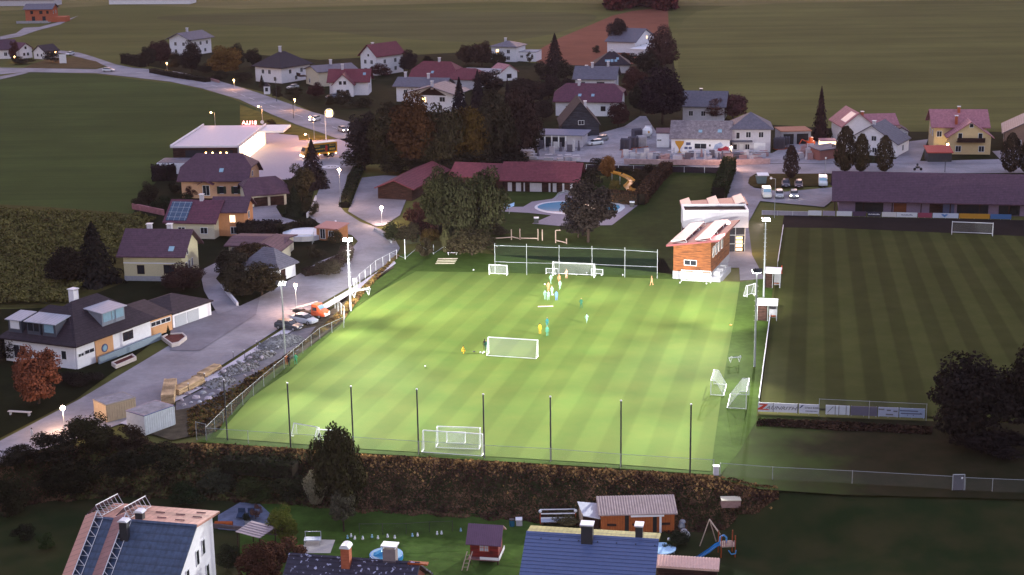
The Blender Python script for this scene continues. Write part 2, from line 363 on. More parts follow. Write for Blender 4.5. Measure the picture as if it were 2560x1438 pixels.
# main road, junction, side roads
sheet('main_road', [(-300, 196), (0, 187), (60, 181), (240, 184), (330, 194), (425, 205), (505, 222), (600, 250), (675, 285), (740, 312), (800, 332), (850, 350), (905, 372), (905, 316), (875, 306), (780, 281), (725, 261), (645, 233), (600, 219), (530, 198), (440, 180), (330, 170), (290, 162), (230, 142), (200, 133), (160, 128), (110, 122), (110, 128), (165, 136), (230, 152), (270, 168), (240, 174), (60, 171), (0, 170), (-300, 180)], .12, g_road)
sheet('lot_bank', [(600, 262), (675, 290), (740, 316), (800, 337), (850, 354), (862, 352), (800, 356), (770, 354), (744, 354), (740, 338), (690, 334), (620, 334), (600, 320)], .08, mat('lot_bank_grass', (.16, .13, .03), .95, .3, .3, n2=.3))
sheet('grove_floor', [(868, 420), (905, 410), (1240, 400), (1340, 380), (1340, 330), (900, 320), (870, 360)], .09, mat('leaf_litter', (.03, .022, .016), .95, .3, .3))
sheet('field_track', [(-300, 205), (0, 192), (60, 181), (72, 183), (0, 200), (-300, 214)], .16, g_road)
sheet('junction_lawn', [(60, 170), (90, 158), (130, 146), (190, 144), (240, 154), (262, 166), (240, 172), (120, 172)], .15, mat('brown_verge', (.11, .075, .035), .95, .2, .3))
sheet('hill_road', [(0, 92), (40, 84), (60, 70), (100, 68), (160, 52), (190, 42), (196, 40), (150, 62), (90, 78), (50, 92), (0, 100)], .12, g_road)
sheet('supermarket_lot', [(600, 330), (690, 330), (700, 336), (745, 340), (748, 352), (790, 352), (860, 348), (905, 340), (905, 395), (850, 420), (780, 425), (720, 450), (600, 450), (590, 380)], .12, mat('lot_paving', (.40, .34, .38), .85, .05, 1.2))
sheet('side_road', [(800, 400), (850, 392), (905, 395), (868, 440), (852, 520), (862, 532), (900, 556), (950, 574), (985, 596), (1000, 622), (985, 650), (900, 705), (800, 762), (700, 822), (560, 912), (300, 1063), (150, 1112), (-200, 1225), (-200, 1160), (0, 1105), (200, 1000), (400, 880), (520, 805), (600, 770), (680, 728), (800, 655), (878, 625), (895, 605), (880, 590), (830, 575), (790, 556), (770, 540), (800, 470)], .14, g_road)
sheet('footpath', [(985, 655), (900, 712), (800, 770), (700, 832), (560, 922), (440, 985), (300, 1063), (320, 1068), (450, 1003), (570, 940), (708, 846), (805, 782), (905, 722), (990, 662)], .26, g_kerb)
sheet('car_park', [(870, 530), (905, 446), (960, 440), (1060, 444), (1070, 452), (1020, 490), (1000, 540), (960, 566), (940, 568), (900, 548)], .16, g_road2)
sheet('village_street', [(1230, 432), (1240, 425), (1500, 428), (1560, 402), (1600, 412), (1830, 412), (2600, 407), (3100, 407), (3100, 432), (2600, 434), (1890, 436), (1830, 440), (1700, 412)], .14, g_road)
sheet('stone_yard', [(1330, 400), (1350, 375), (1460, 345), (1560, 318), (1600, 292), (1615, 292), (1640, 330), (1930, 385), (2010, 340), (2060, 345), (2090, 410), (1560, 412)], .17, g_yard)
sheet('side_street', [(1828, 430), (1900, 430), (1874, 445), (1870, 460), (1885, 472), (1960, 482), (2085, 470), (2085, 500), (2060, 520), (1900, 505), (1870, 560), (1880, 640), (1912, 700), (1850, 704), (1848, 672), (1800, 672), (1800, 560), (1810, 500)], .20, g_road2)
sheet('parking_verge', [(1872, 448), (1890, 437), (2085, 437), (2085, 466), (1960, 469), (1900, 473), (1870, 466)], .26, mat('verge_brown_grass', (.05, .038, .012), .95, .3, .4), smooth_n=1)
sheet('house_drive', [(2270, 356), (2320, 350), (2300, 405), (2500, 400), (2480, 380), (2560, 375), (2560, 412), (2190, 412), (2215, 400), (2240, 400)], .20, g_road2)
sheet('villa_drive', [(640, 565), (590, 552), (630, 508), (700, 505), (690, 520), (705, 545), (760, 560)], .2, g_road2)
sheet('garage_apron', [(420, 850), (430, 822), (540, 778), (600, 768), (650, 745), (640, 790), (500, 880), (425, 880)], .2, mat('apron_asphalt', (.22, .205, .235), .85, .12, .9, kind='road'))
sheet('yard_lane', [(500, 680), (560, 650), (575, 655), (540, 700), (600, 770), (545, 790), (510, 730)], .24, g_road2)
sheet('roadside_strip', [(985, 664), (905, 730), (808, 790), (712, 850), (575, 945), (450, 1010), (330, 1075), (430, 1105), (540, 1080), (640, 950), (760, 880), (860, 800), (870, 740), (985, 672)], .22, mat('strip_soil', (.085, .07, .05), .95, .45, .9, n2=.3))
sheet('gravel_apron', [(735, 830), (790, 820), (745, 880), (690, 905), (600, 965), (520, 1015), (440, 1030), (440, 1010), (570, 945)], .24, mat('gravel_soil', (.15, .14, .16), .95, .25, 1.2))
# sports ground
sheet('sports_verge', [(1000, 640), (1060, 628), (1180, 632), (1240, 640), (1660, 650), (1690, 700), (1850, 708), (1890, 700), (1935, 700), (1895, 1015), (1890, 1058), (1850, 1130), (1800, 1192), (1500, 1172), (900, 1136), (490, 1108), (540, 1080), (640, 965), (860, 808), (880, 740)], .18, g_verge)
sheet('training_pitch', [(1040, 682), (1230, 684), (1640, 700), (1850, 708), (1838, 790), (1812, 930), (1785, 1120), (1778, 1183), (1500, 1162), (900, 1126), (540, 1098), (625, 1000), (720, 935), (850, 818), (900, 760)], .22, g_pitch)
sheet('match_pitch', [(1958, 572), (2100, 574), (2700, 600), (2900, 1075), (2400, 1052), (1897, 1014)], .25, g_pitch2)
sheet('match_pitch_end', [(1960, 541), (2900, 560), (2900, 606), (1955, 573)], .20, mat('dark_turf', (.022, .016, .014), .95, .2, .4))  # darker turf strip behind the far goal line
sheet('pool_lawn', [(1180, 600), (1250, 480), (1440, 480), (1600, 400), (1830, 440), (1800, 500), (1720, 560), (1700, 690), (1240, 640)], .18, g_lawn)
sheet('pool_deck', [(1308, 520), (1330, 507), (1380, 500), (1400, 487), (1430, 480), (1600, 505), (1600, 512), (1530, 566), (1400, 568), (1330, 562), (1378, 541), (1320, 535), (1180, 528), (1190, 520)], .24, g_pave)
# swimming pool: white rim and water
po = [(1333, 521), (1350, 511), (1390, 506), (1430, 505), (1578, 511), (1536, 545), (1430, 541), (1372, 537), (1344, 530)]
sheet('pool_rim', po, .30, mat('pool_rim_white', (.6, .62, .66), .5, .05), smooth_n=2)
pi_ = [(1341, 521), (1357, 513), (1392, 509), (1430, 508), (1562, 513), (1530, 540), (1430, 536), (1374, 532), (1350, 527)]
sheet('pool_water', pi_, .34, mat('pool_water', (.10, .36, .52), .08, .06, .8), smooth_n=2)
# lower gardens
g_dusk = mat('vignette_meadow', (.018, .020, .007), .95, .0, .35, c2=(.038, .030, .015), n2=.3, kind='blend', p=at(1915, 1130).x)  # light falloff and vignette darkness put into this grass colour
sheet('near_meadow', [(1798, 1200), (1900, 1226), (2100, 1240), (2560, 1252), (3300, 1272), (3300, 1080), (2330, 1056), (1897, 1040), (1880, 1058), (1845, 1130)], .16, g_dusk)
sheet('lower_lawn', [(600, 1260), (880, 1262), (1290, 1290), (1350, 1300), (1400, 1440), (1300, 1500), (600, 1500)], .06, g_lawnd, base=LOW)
sheet('patio', [(545, 1290), (600, 1258), (650, 1262), (690, 1300), (680, 1330), (600, 1330), (545, 1325)], .10, mat('patio_stone', (.13, .15, .22), .85, .3, .8), base=LOW)
sheet('terrace_slab', [(745, 1385), (770, 1350), (838, 1352), (826, 1385)], .10, mat('terrace_slab', (.42, .38, .36), .85, .1), base=LOW)
# road markings: centre dashes of the main road, an edge line, the oval sign painted on the side road
M_mark = mat('road_paint', (.6, .58, .62), .7, .1)
mb = MB()
cl = [(340, 182), (450, 195), (560, 222), (650, 256), (740, 288), (800, 308), (880, 336)]
cw = [at(x, y) for x, y in cl]
for a, b in zip(cw, cw[1:]):
    L_ = (b-a).length; d = (b-a)/L_; nrm = Vector((-d.y, d.x, 0)); k = 0.0
    while k < L_-4:
        p, q = a+d*k, a+d*(k+5)
        mb.add([(*(p+nrm*.12).xy, .17), (*(p-nrm*.12).xy, .17), (*(q-nrm*.12).xy, .17), (*(q+nrm*.12).xy, .17)], [(0, 1, 2, 3)]); k += 9
struct('road_markings', mb, M_mark)
mb = MB(); c = at(827, 419); vs = [(c.x+2.2*math.cos(t*math.pi/10), c.y+2.4*math.sin(t*math.pi/10), .19) for t in range(20)]
mb.add(vs, [tuple(range(20))]); ov = struct('painted_speed_roundel', mb, M_mark)
tx = text_mesh('30', 2.6, M_darkm, None, 'painted_number', depth=.002); tx.location = (c.x, c.y, .20); tag(tx, kind='structure')
# small brown kerb wall of the side road
# ------------------------------------------------------------ buildings
def roof_top(rt, axis, X0, X1, Y0, Y1, ze, zr):
    """vertices and faces of the upper roof surface over the eave rectangle"""
    if axis == 'y':
        v, f, g = roof_top(rt, 'x', Y0, Y1, X0, X1, ze, zr)
        return [(a[1], a[0], a[2]) for a in v], [tuple(reversed(q)) for q in f], [[(a[1], a[0], a[2]) for a in poly] for poly in g]
    ym = (Y0+Y1)/2; h = (Y1-Y0)/2
    if rt == 'gable':
        return [(X0,Y0,ze),(X1,Y0,ze),(X1,ym,zr),(X0,ym,zr),(X1,Y1,ze),(X0,Y1,ze)], [(0,1,2,3),(3,2,4,5)], []
    if rt == 'hip':
        i = min(h*.95, (X1-X0)/2-.05)
        return [(X0,Y0,ze),(X1,Y0,ze),(X1,Y1,ze),(X0,Y1,ze),(X0+i,ym,zr),(X1-i,ym,zr)], [(0,1,5,4),(1,2,5),(2,3,4,5),(3,0,4)], []
    if rt == 'halfhip':
        t = .5; zq = ze+(zr-ze)*t; yq, yp = Y0+h*t, Y1-h*t; i = h*(1-t)*.8
        return [(X0,Y0,ze),(X1,Y0,ze),(X1,yq,zq),(X1-i,ym,zr),(X0+i,ym,zr),(X0,yq,zq),(X1,yp,zq),(X1,Y1,ze),(X0,Y1,ze),(X0,yp,zq)], \
            [(0,1,2,3,4,5),(2,6,3),(4,3,6,7,8,9),(9,5,4)], []
    if rt == 'shed':
        return [(X0,Y0,ze),(X1,Y0,ze),(X1,Y1,zr),(X0,Y1,zr)], [(0,1,2,3)], []
    return [(X0,Y0,ze),(X1,Y0,ze),(X1,Y1,ze),(X0,Y1,ze)], [(0,1,2,3)], []
def block(root, x0, x1, y0, y1, z0, ze, zr, rt='gable', axis='x', wallm=None, roofm=None, oh=.6, ohg=None, t=.22, wname='wall', gablem=None):
    """walls and roof; x0..y1 is the eave rectangle, the walls stand oh inside it; ze the level of the eaves"""
    ohg = oh if ohg is None else ohg
    ax, ay = (ohg, oh) if axis == 'x' else (oh, ohg)
    a, b, c, d = x0+ax, x1-ax, y0+ay, y1-ay
    m = MB(); half = ((y1-y0) if axis == 'x' else (x1-x0))/2; k = (zr-ze)/half if rt != 'flat' else 0
    zt = ze+k*oh-t*1.02 if rt in ('gable', 'hip', 'halfhip') else ze-t*.9
    if rt == 'gable':
        mid = ((c+d)/2, zr-t*1.05) if axis == 'x' else ((a+b)/2, zr-t*1.05)
        if axis == 'x': m.extr([(c, z0), (d, z0), (d, zt), mid, (c, zt)], a, b, 'x')
        else: m.extr([(a, z0), (b, z0), (b, zt), mid, (a, zt)], c, d, 'y')
        if gablem is not None: m.m = [0]*len(m.m)
    elif rt == 'halfhip':
        q = .5; hw = half-oh; zq = ze+(zr-ze)*q-t*1.05
        def pr(u0, u1): w = half*(1-q); mm = (u0+u1)/2; return [(u0, z0), (u1, z0), (u1, zt), (mm+w, zq), (mm-w, zq), (u0, zt)]
        if axis == 'x': m.extr(pr(c, d), a, b, 'x')
        else: m.extr(pr(a, b), c, d, 'y')
    elif rt == 'shed':
        k = (zr-ze)/(y1-y0); m.extr([(c, z0), (d, z0), (d, zr-k*ay-t*.9), (c, ze+k*ay-t*.9)], a, b, 'x')
    else: m.box(a, b, c, d, z0, zt)
    m.build(wname, wallm, root)
    r = MB()
    if rt == 'flat': r.box(x0, x1, y0, y1, ze-t, ze)
    else:
        v, f, _ = roof_top(rt, axis, x0, x1, y0, y1, ze, zr); r.shell(v, f, t)
    ro = r.build('roof', roofm, root)
    return ro, (a, b, c, d)
def roof_z(rt, axis, X0, X1, Y0, Y1, ze, zr, x, y):
    if axis == 'x': h = (Y1-Y0)/2; return zr-(zr-ze)*abs(y-(Y0+Y1)/2)/h
    h = (X1-X0)/2; return zr-(zr-ze)*abs(x-(X0+X1)/2)/h
def window(root, face, rect, u, z, w=1.1, h=1.3, fm=None, pm=None, name='window', sill=False):
    """u = metres from the left end of the face seen from outside"""
    a, b, c, d = rect; fm = fm or M_trim; pm = pm or M_glass
    fr = MB(); pn = MB()
    def bx(m, u0, u1, o0, o1, z0, z1):
        if face == 'F': m.box(a+u0, a+u1, c-o1, c-o0, z0, z1)
        elif face == 'R': m.box(b+o0, b+o1, c+u0, c+u1, z0, z1)
        elif face == 'L': m.box(a-o1, a-o0, d-u1, d-u0, z0, z1)
        else: m.box(b-u1, b-u0, d+o0, d+o1, z0, z1)
    z0, z1, u0, u1, e = z-h/2, z+h/2, u-w/2, u+w/2, .09
    for q in ((u0-e, u1+e, z0-e, z0), (u0-e, u1+e, z1, z1+e), (u0-e, u0, z0, z1), (u1, u1+e, z0, z1)): bx(fr, q[0], q[1], .0, .07, q[2], q[3])
    if w > .9 and name != 'door': bx(fr, u-.03, u+.03, .0, .065, z0, z1)
    o = fr.build(name, fm, root); bx(pn, u0, u1, .005, .04, z0, z1); pn.build('pane', pm, o); return o
def door(root, face, rect, u, w=1.0, h=2.1, z0=0, m=None, name='door'):
    a, b, c, d = rect; mb = MB()
    if face == 'F': mb.box(a+u-w/2, a+u+w/2, c-.06, c+.01, z0, z0+h)
    elif face == 'R': mb.box(b-.01, b+.06, c+u-w/2, c+u+w/2, z0, z0+h)
    else: mb.box(a-.06, a+.01, d-u-w/2, d-u+w/2, z0, z0+h)
    return mb.build(name, m or M_dwood, root)
def chimney(roof, x, y, z, h=1.3, w=.7, m=None, cap=True):
    mb = MB(); mb.box(x-w/2, x+w/2, y-w/2, y+w/2, z-1.0, z+h); o = mb.build('chimney', m or M_white2, None); o.parent = roof; KIDS.setdefault(roof.name, []).append(o)
    # the cap is one mesh with the stack's own second slot
    if cap:
        c_ = MB(); c_.box(x-w/2-.12, x+w/2+.12, y-w/2-.12, y+w/2+.12, z+h+.12, z+h+.24)
        for sx in (-1, 1): c_.box(x+sx*w*.4-.05, x+sx*w*.4+.05, y-w/2, y+w/2, z+h, z+h+.12)
        c_.build('chimney_cap', M_trim, roof)
def skylight(roof, P, x, fr, w=.9, l=1.1, m=None):
    """on the front slope (axis x): fr = fraction of the way up"""
    x0, x1, y0, y1, ze, zr = P; h = (y1-y0)/2; k = (zr-ze)/h; y = y0+fr*h; z = ze+fr*(zr-ze); mb = MB(); c = 1/math.sqrt(1+k*k)
    n = Vector((0, -k*c, c)); s = Vector((0, c, k*c)); p = Vector((x, y, z))
    vs = []
    for o in (-.05, .10):
        for sx, sy in ((-1, -1), (1, -1), (1, 1), (-1, 1)): vs.append(p+Vector((sx*w/2, 0, 0))+s*(sy*l/2)+n*o)
    mb.add(vs, [(0,3,2,1),(4,5,6,7),(0,1,5,4),(1,2,6,5),(2,3,7,6),(3,0,4,7)]); mb.build('skylight', m or M_glass2, roof)
def house(name, label, cat, eL, eR, ze, depth, zr=None, rt='gable', axis='x', wall=None, roof=None, oh=.6, base=0.0, apex=None, wins='', chim=(), sky=(), group=None, doors=(), z0=-.4, zf=0):
    """placed by the two ends of its front eave line; zr ridge height, or apex = photo pixel of the ridge/gable top"""
    A, B = at(*eL, base+ze), at(*eR, base+ze); d = B-A; W = d.length; rz = math.atan2(d.y, d.x); mid = (A+B)/2
    t = thing(name, label, cat, (mid.x, mid.y, base), rz, group)
    if apex is not None:
        fy = Vector((-math.sin(rz), math.cos(rz), 0)); p = mid+fy*(depth/2 if axis == 'x' else 0)
        zr = on_plane(apex[0], apex[1], p, fy).z-base
    X = (-W/2, W/2, 0, depth)
    ro, rect = block(t, *X, z0, ze, zr if zr else ze, rt, axis, wall or M_white, roof or M_purple, oh)
    Lf = rect[1]-rect[0]; Ls = rect[3]-rect[2]
    for s in wins.split(';'):
        if not s.strip(): continue
        q = s.split(','); face = q[0]; u = float(q[1])*(Lf if face in 'FB' else Ls); z = float(q[2]); w = float(q[3]) if len(q) > 3 else 1.1; h = float(q[4]) if len(q) > 4 else 1.3
        st = q[5] if len(q) > 5 else ''
        window(t, face, rect, u, z, w, h, fm={'d': M_dwood}.get(st[:1]), pm=M_lit if 'l' in st else None)
    for q in doors: door(t, q[0], rect, q[1]*(Lf if q[0] == 'F' else Ls), *q[2:])
    for (cx, cy, *r) in chim:
        x = -W/2+cx*W; y = cy*depth; z = roof_z(rt, axis, *X, ze, zr, x, y); chimney(ro, x, y, z, *(r or ()))
    for (sx, fr, *r) in sky: skylight(ro, (*X, ze, zr), -W/2+sx*W, fr, *(r or ()))
    t['_'] = 0; del t['_']
    return t, X, ro, rect, zr, rz
H = {}
# ---- far left village
H['brick'] = house('brick_house', 'unfinished orange brick house with grey roof on the far hillside', 'house', (56, 24), (131, 23), 6.4, 12, None, 'gable', 'x', M_brick, M_slate, .9, apex=(100, 9),
    wins='F,.25,4.8,1.2,1.4,d;F,.6,4.8,1.4,1.4,d;F,.85,4.8,1,1.2,d;F,.3,1.8,1.4,2,d;F,.7,1.8,1.4,2,d;R,.3,4.6;R,.7,4.6')
t = H['brick'][0]; mb = MB(); mb.box(-9.5, 6, -4.5, .5, 0, .25); mb.box(-9.5, 6, -4.5, -4.3, .25, 1.2)
for x in (-9.2, -5, 0, 5.5): mb.box(x-.15, x+.15, -4.4, -4.1, -2.6, 0)
mb.build('terrace', M_conc, t); mb = MB(); mb.box(5, 13, 1, 9, -.3, 2.4); mb.build('annex_wall', M_brick, t)
house('white_house', 'long white house with dark roof at the far left edge', 'house', (-60, 126), (33, 124), 3.6, 9, 7.2, wall=M_white, roof=M_purple, wins='F,.8,1.8')
house('white_house', 'white gabled house beside the far left road, taller of a joined pair', 'house', (47, 125), (85, 121), 3.6, 10, None, 'gable', 'y', M_white, M_maroon, .6, apex=(67, 107), wins='F,.35,1.6,.9,1.1;F,.65,1.6,.9,1.1;F,.5,4.1,.9,1')
house('white_house', 'small white gabled house, lower of a joined pair beside the road', 'house', (79, 129), (112, 131), 2.8, 8, None, 'gable', 'y', M_white, M_dark, .5, apex=(96, 114), wins='F,.35,1.5,.8,1;F,.7,1.5,.8,1')
house('long_barn', 'low pale barn row at the top left corner', 'barn', (-40, 0), (136, -1), 3.5, 12, 7, wall=M_white2, roof=M_purple)
house('long_barn', 'low white barn at the top edge left of the middle', 'barn', (268, -3), (476, -4), 3.2, 12, 7, wall=M_white, roof=M_slate)
H['B'] = house('white_house', 'big white house with slate roof standing alone above the road bend', 'house', (413, 98), (474, 101), 6.2, 15, None, 'gable', 'y', M_white, M_slate, 1.1, apex=(443, 83), wins='F,.3,4.4;F,.7,4.4;F,.3,1.6;R,.25,4.4;R,.5,4.4;R,.8,4.4;R,.3,1.5;R,.7,1.5', chim=[(.5, .4)])
house('white_house', 'white house with wide dark hipped roof left of the row', 'house', (627, 165), (703, 171), 5.3, 16, None, 'hip', 'y', M_white, M_dark, 1.0, apex=(704, 137), wins='F,.3,3.6;F,.55,3.6;F,.75,1.4;R,.3,3.6;R,.7,3.6;R,.5,1.3', chim=[(.5, .45, 1.6)])
H['4'] = house('white_house', 'white house with grey roof and lit balcony beside the red roofed one', 'house', (757, 172), (793, 181), 5.0, 15, None, 'gable', 'y', M_cream, M_slate, .7, apex=(773, 164), wins='R,.3,3.6;R,.7,3.6;F,.3,1.4;R,.3,1.4', chim=[(.5, .5)])
t, X, ro, rect, zr, rz = H['4']; mb = MB(); mb.box(X[0]-2, X[0]+1.5, -1.6, 1.2, 2.5, 2.7); mb.box(X[0]-2, X[0]+1.5, -1.6, -1.5, 2.7, 3.7); mb.build('balcony', M_dwood, t)
H['5'] = house('red_house', 'white house with red roof and a wing facing the road', 'house', (816, 206), (925, 205), 4.3, 10, None, 'gable', 'x', M_white, M_red, .8, apex=(872, 172), wins='F,.15,2.5;R,.5,2.2;R,.5,4.6,1,1', chim=[(.33, .5)], sky=[(.85, .6)])
t, X, ro, rect, zr, rz = H['5']
_, r2 = block(t, -1.8-3.2, -1.8+4.2, -3.2, 5, -.3, 3.7, 7.2, 'gable', 'y', M_white, M_red, .5, wname='wing_wall')
for u, z in ((1.6, 1.7), (4.6, 1.7), (2.4, 4.4), (3.8, 4.4)): window(t, 'F', r2, u, z, .9, 1.1)
house('white_house', 'tall white house with red roof standing behind the row', 'house', (893, 139), (941, 143), 6.6, 15, None, 'gable', 'y', M_white, M_red, .8, apex=(917, 112), wins='F,.3,4.6;F,.7,4.6;F,.3,1.8;F,.7,1.8;R,.3,4.6;R,.7,4.6;R,.3,1.8;R,.7,1.8;F,.5,6.9,.8,.8', chim=[(.35, .3)])
house('red_barn', 'large barn with long red half hipped roof in the village', 'barn', (1020, 194), (1130, 197), 3.2, 14, None, 'halfhip', 'x', M_white2, M_red, .5, apex=(1085, 153), chim=[(.55, .5, 1)], sky=[(.5, .35)])
house('red_barn', 'smaller red roofed barn joined to the long barn', 'barn', (1122, 198), (1192, 200), 3.2, 11, None, 'halfhip', 'x', M_white2, M_red, .5, apex=(1160, 170))
house('flat_building', 'white flat roofed hall behind the red barns', 'building', (1142, 177), (1236, 180), 4, 9, None, 'flat', wall=M_white, roof=M_conc, oh=.2, wins='F,.3,2,2;F,.7,2,2', chim=())
house('cottage', 'small white cottage with pale pink gable in the village middle', 'house', (1251, 182), (1298, 178), 3, 8, None, 'gable', 'y', M_white, M_pink, .5, apex=(1272, 162), wins='F,.5,1.6,1.6,1.2,d')
house('grey_house', 'long low grey roofed house among trees', 'house', (980, 216), (1112, 219), 4.8, 11, None, 'gable', 'x', M_white, M_slate, 1.0, apex=(1050, 193), wins='F,.2,3;F,.4,3;F,.3,1.2', chim=[(.6, .45), (.15, .5)])
H['8'] = house('grey_house', 'white house with wide shallow grey gable and dark boarded peak', 'house', (1009, 234), (1140, 238), 5.4, 13, None, 'gable', 'y', M_white, M_slate, 1.6, apex=(1073, 216), wins='F,.3,3.6,1.6,1.3,l;F,.75,3.8,1.6,1.3;F,.3,1.3;F,.7,1.3;R,.4,3.6;R,.8,3.6', chim=[(.52, .1)])
t, X, ro, rect, zr, rz = H['8']; mb = MB(); a, b, c, d = rect
mb.extr([(a+2, 4.9), (b-2, 4.9), ((a+b)/2, zr-.35)], c-.06, c+.01, 'y'); mb.build('gable_boarding', M_dwood, t)
house('white_house', 'white villa with small hipped grey roof at the village edge', 'house', (1222, 116), (1292, 118), 5.6, 11, None, 'hip', 'x', M_white, M_slate, .7, apex=(1246, 101), wins='F,.25,3.8,1,1.3,wl;F,.7,3.8;F,.7,1.4', chim=[(.4, .5, .8)])
house('white_garage', 'white flat garage beside the small villa', 'garage', (1288, 129), (1340, 130), 3.6, 8, None, 'flat', wall=M_white, roof=M_conc, oh=.15, wins='F,.3,1.8,1,.8')
house('skylight_house', 'dark hipped house with many roof windows', 'house', (1483, 163), (1578, 162), 3, 12, None, 'hip', 'x', M_white2, M_dark, .6, apex=(1530, 128), sky=[(.35, .3), (.42, .3), (.5, .3, .9, 1.4), (.6, .3), (.65, .45)], chim=[(.5, .5, .6)])
H['12'] = house('white_house', 'white steep gabled house below the ploughed field', 'house', (1590, 106), (1642, 92), 4.3, 13, None, 'gable', 'y', M_white, M_slate, .8, apex=(1626, 69), wins='F,.3,2;F,.6,2;F,.6,5,1,1,wl')
t, X, ro, rect, zr, rz = H['12']; mb = MB(); mb.box(X[0]-7, X[1], -6, 0, 2.3, 2.6); mb.build('terrace_roof', M_trim, t)
mb = MB(); mb.box(X[0]-6.6, X[0]-.5, -5.6, -.2, -.3, 2.3); mb.build('annex_wall', M_white, t)
house('grey_house', 'wide house with plain blue grey roof in the village', 'house', (1430, 198), (1542, 199), 5.2, 13, None, 'gable', 'x', M_white, M_slate, .9, apex=(1495, 165), wins='F,.65,3.6,2.2,1.2,d;F,.2,3.6;R,.5,3.6', chim=[(.4, .45), (.75, .5), (.25, .6, .5)])
H['14'] = house('farmhouse', 'broad white farmhouse with maroon half hipped roof', 'house', (1381, 254), (1554, 256), 4.2, 15, None, 'halfhip', 'x', M_white, M_maroon, .8, apex=(1468, 208), wins='F,.2,2.2,1.2,1.2,d;F,.75,2.2,1.2,1.2,d;F,.9,2.2,1.2,1.2,d', chim=[(.34, .45)], sky=[(.38, .35), (.57, .35)])
house('dark_gable_house', 'house with black boarded gable facing the street', 'house', (1400, 316), (1503, 314), 2.8, 14, None, 'gable', 'y', mat('charcoal_boards', (.035, .035, .05), .7, .2, 2, kind='boards', p=.3), M_dark, .5, apex=(1458, 254), wins='F,.52,3.6,1.4,1', chim=[(.62, .1)], doors=[('R', .5, 6, 2.2, 0, M_white)])
H['16'] = house('showroom', 'flat roofed showroom with dark glass front and stone statues before it', 'building', (1331, 336), (1461, 339), 3.3, 9.5, None, 'flat', wall=M_white2, roof=mat('flat_roof_felt', (.17, .18, .25), .8, .1), oh=.8)
t, X, ro, rect, zr, rz = H['16']; mb = MB(); mb.box(rect[0]+1, rect[1]-4, rect[2]-.05, rect[2]+.02, .1, 2.6); mb.build('glass_front', M_glass, t)
for k in range(5): mb = MB(); x = rect[0]+.6+k*(rect[1]-rect[0]-4.6)/4; mb.box(x-.15, x+.15, -.1, .15, 0, 3.05); mb.build('column', M_trim, t)
house('blue_roof_house', 'house with blue grey roof half hidden behind the dark trees', 'house', (1700, 266), (1816, 268), 4, 12, None, 'gable', 'x', M_white2, M_slate, .7, apex=(1765, 227), wins='F,.2,2;F,.5,2', chim=[(.4, .55, .7, .7, M_darkm)])
H['18'] = house('stone_workshop', 'long white workshop with weathered grey tiles and a painted golden cup', 'workshop', (1673, 346), (1830, 348), 3.9, 11.5, None, 'gable', 'x', M_white, M_grey, .5, apex=(1752, 301), wins='F,.5,2,2.8,1.2;F,.66,2.2,.4,.5', sky=[(.49, .4, .9, .9), (.80, .42, 1, 1.1)])
t, X, ro, rect, zr, rz = H['18']; a, b, c, d = rect
mb = MB(); m_cup = mat('painted_gold', (.55, .27, .03), .6, .05); cx = a+2.0
mb.extr([(cx-1.1, 3.2), (cx+1.1, 3.2), (cx+1, 2.6), (cx+.35, 1.6), (cx+.12, 1.1), (cx+.12, .7), (cx+.6, .3), (cx-.6, .3), (cx-.12, .7), (cx-.12, 1.1), (cx-.35, 1.6), (cx-1, 2.6)][::-1], c-.04, c+.01, 'y'); mb.build('painted_cup', m_cup, t)
mb = MB(); m_na = mat('painted_navy', (.08, .09, .18), .6, .1)
for q in ((3.6, 2.2, 1.1, .7), (3.2, 1.2, .8, .6), (4.2, 1.2, .8, .6)): mb.box(a+q[0], a+q[0]+q[2], c-.035, c+.01, q[1], q[1]+q[3])
mb.build('photo_panels', m_na, t)
mb = MB(); mb.extr([(b-3.1, .8), (b-.2, .8), (b-.2, 1.7), (b-1.0, 2.1), (b-1.8, 1.6), (b-2.8, 1.5)][::-1], c-.035, c+.01, 'y'); mb.build('red_mural', mat('painted_red', (.42, .03, .05), .6, .1), t)
mb = MB(); mb.extr([(b-4, 1.2), (b-2.8, 1.4), (b-1.6, 2.2), (b-2.2, 3.0), (b-3.6, 2.4)][::-1], c-.03, c+.01, 'y'); mb.build('blue_mural', mat('painted_sky', (.35, .42, .6), .6, .1), t)
house('workshop_annex', 'small white annex with flat purple roof left of the workshop', 'shed', (1640, 332), (1675, 332), 3.9, 8, None, 'flat', wall=M_white, roof=M_purple, oh=.2, wins='F,.2,2,1,.3')
H['19'] = house('hip_house', 'grey two storey house with pyramid roof at the workshop end', 'house', (1824, 323), (1935, 323), 5.9, 12, None, 'hip', 'x', M_white2, M_slate, .7, apex=(1879, 280), wins='F,.15,4.2,.8,1.5;F,.42,4.4;F,.75,4.4;F,.08,1.4,.9,1.3;F,.4,1.4,1,1.3', doors=[('F', .25, 1, 2.1, 0, M_trim), ('F', .72, 2.8, 2.4, 0, M_trim)])
mb = MB(); mb.box(-5.2, .2, -1.6, .7, 2.9, 3.05); mb.build('porch_roof', M_slate, H['19'][0])
H['sh'] = house('open_shed', 'open machine shed with orange edge and red crane inside', 'shed', (1952, 328), (2030, 326), 3.6, 7, None, 'flat', wall=M_conc, roof=mat('rust_sheet', (.38, .17, .11), .8, .2), oh=.2)
t, X, ro, rect, zr, rz = H['sh']
for u, w in ((.25, 2.6), (.72, 2.9)):
    mb = MB(); x = rect[0]+u*(rect[1]-rect[0]); mb.box(x-w/2, x+w/2, rect[2]-.04, rect[2]+.02, 0, 2.8); mb.build('bay_opening', M_black, t)
house('brick_kiosk', 'reddish kiosk with sloping grey roof by the poplars', 'kiosk', (2050, 376), (2106, 368), 2.7, 4, 3.2, 'shed', 'x', mat('red_render', (.30, .13, .11), .85, .1), M_slate, .4)
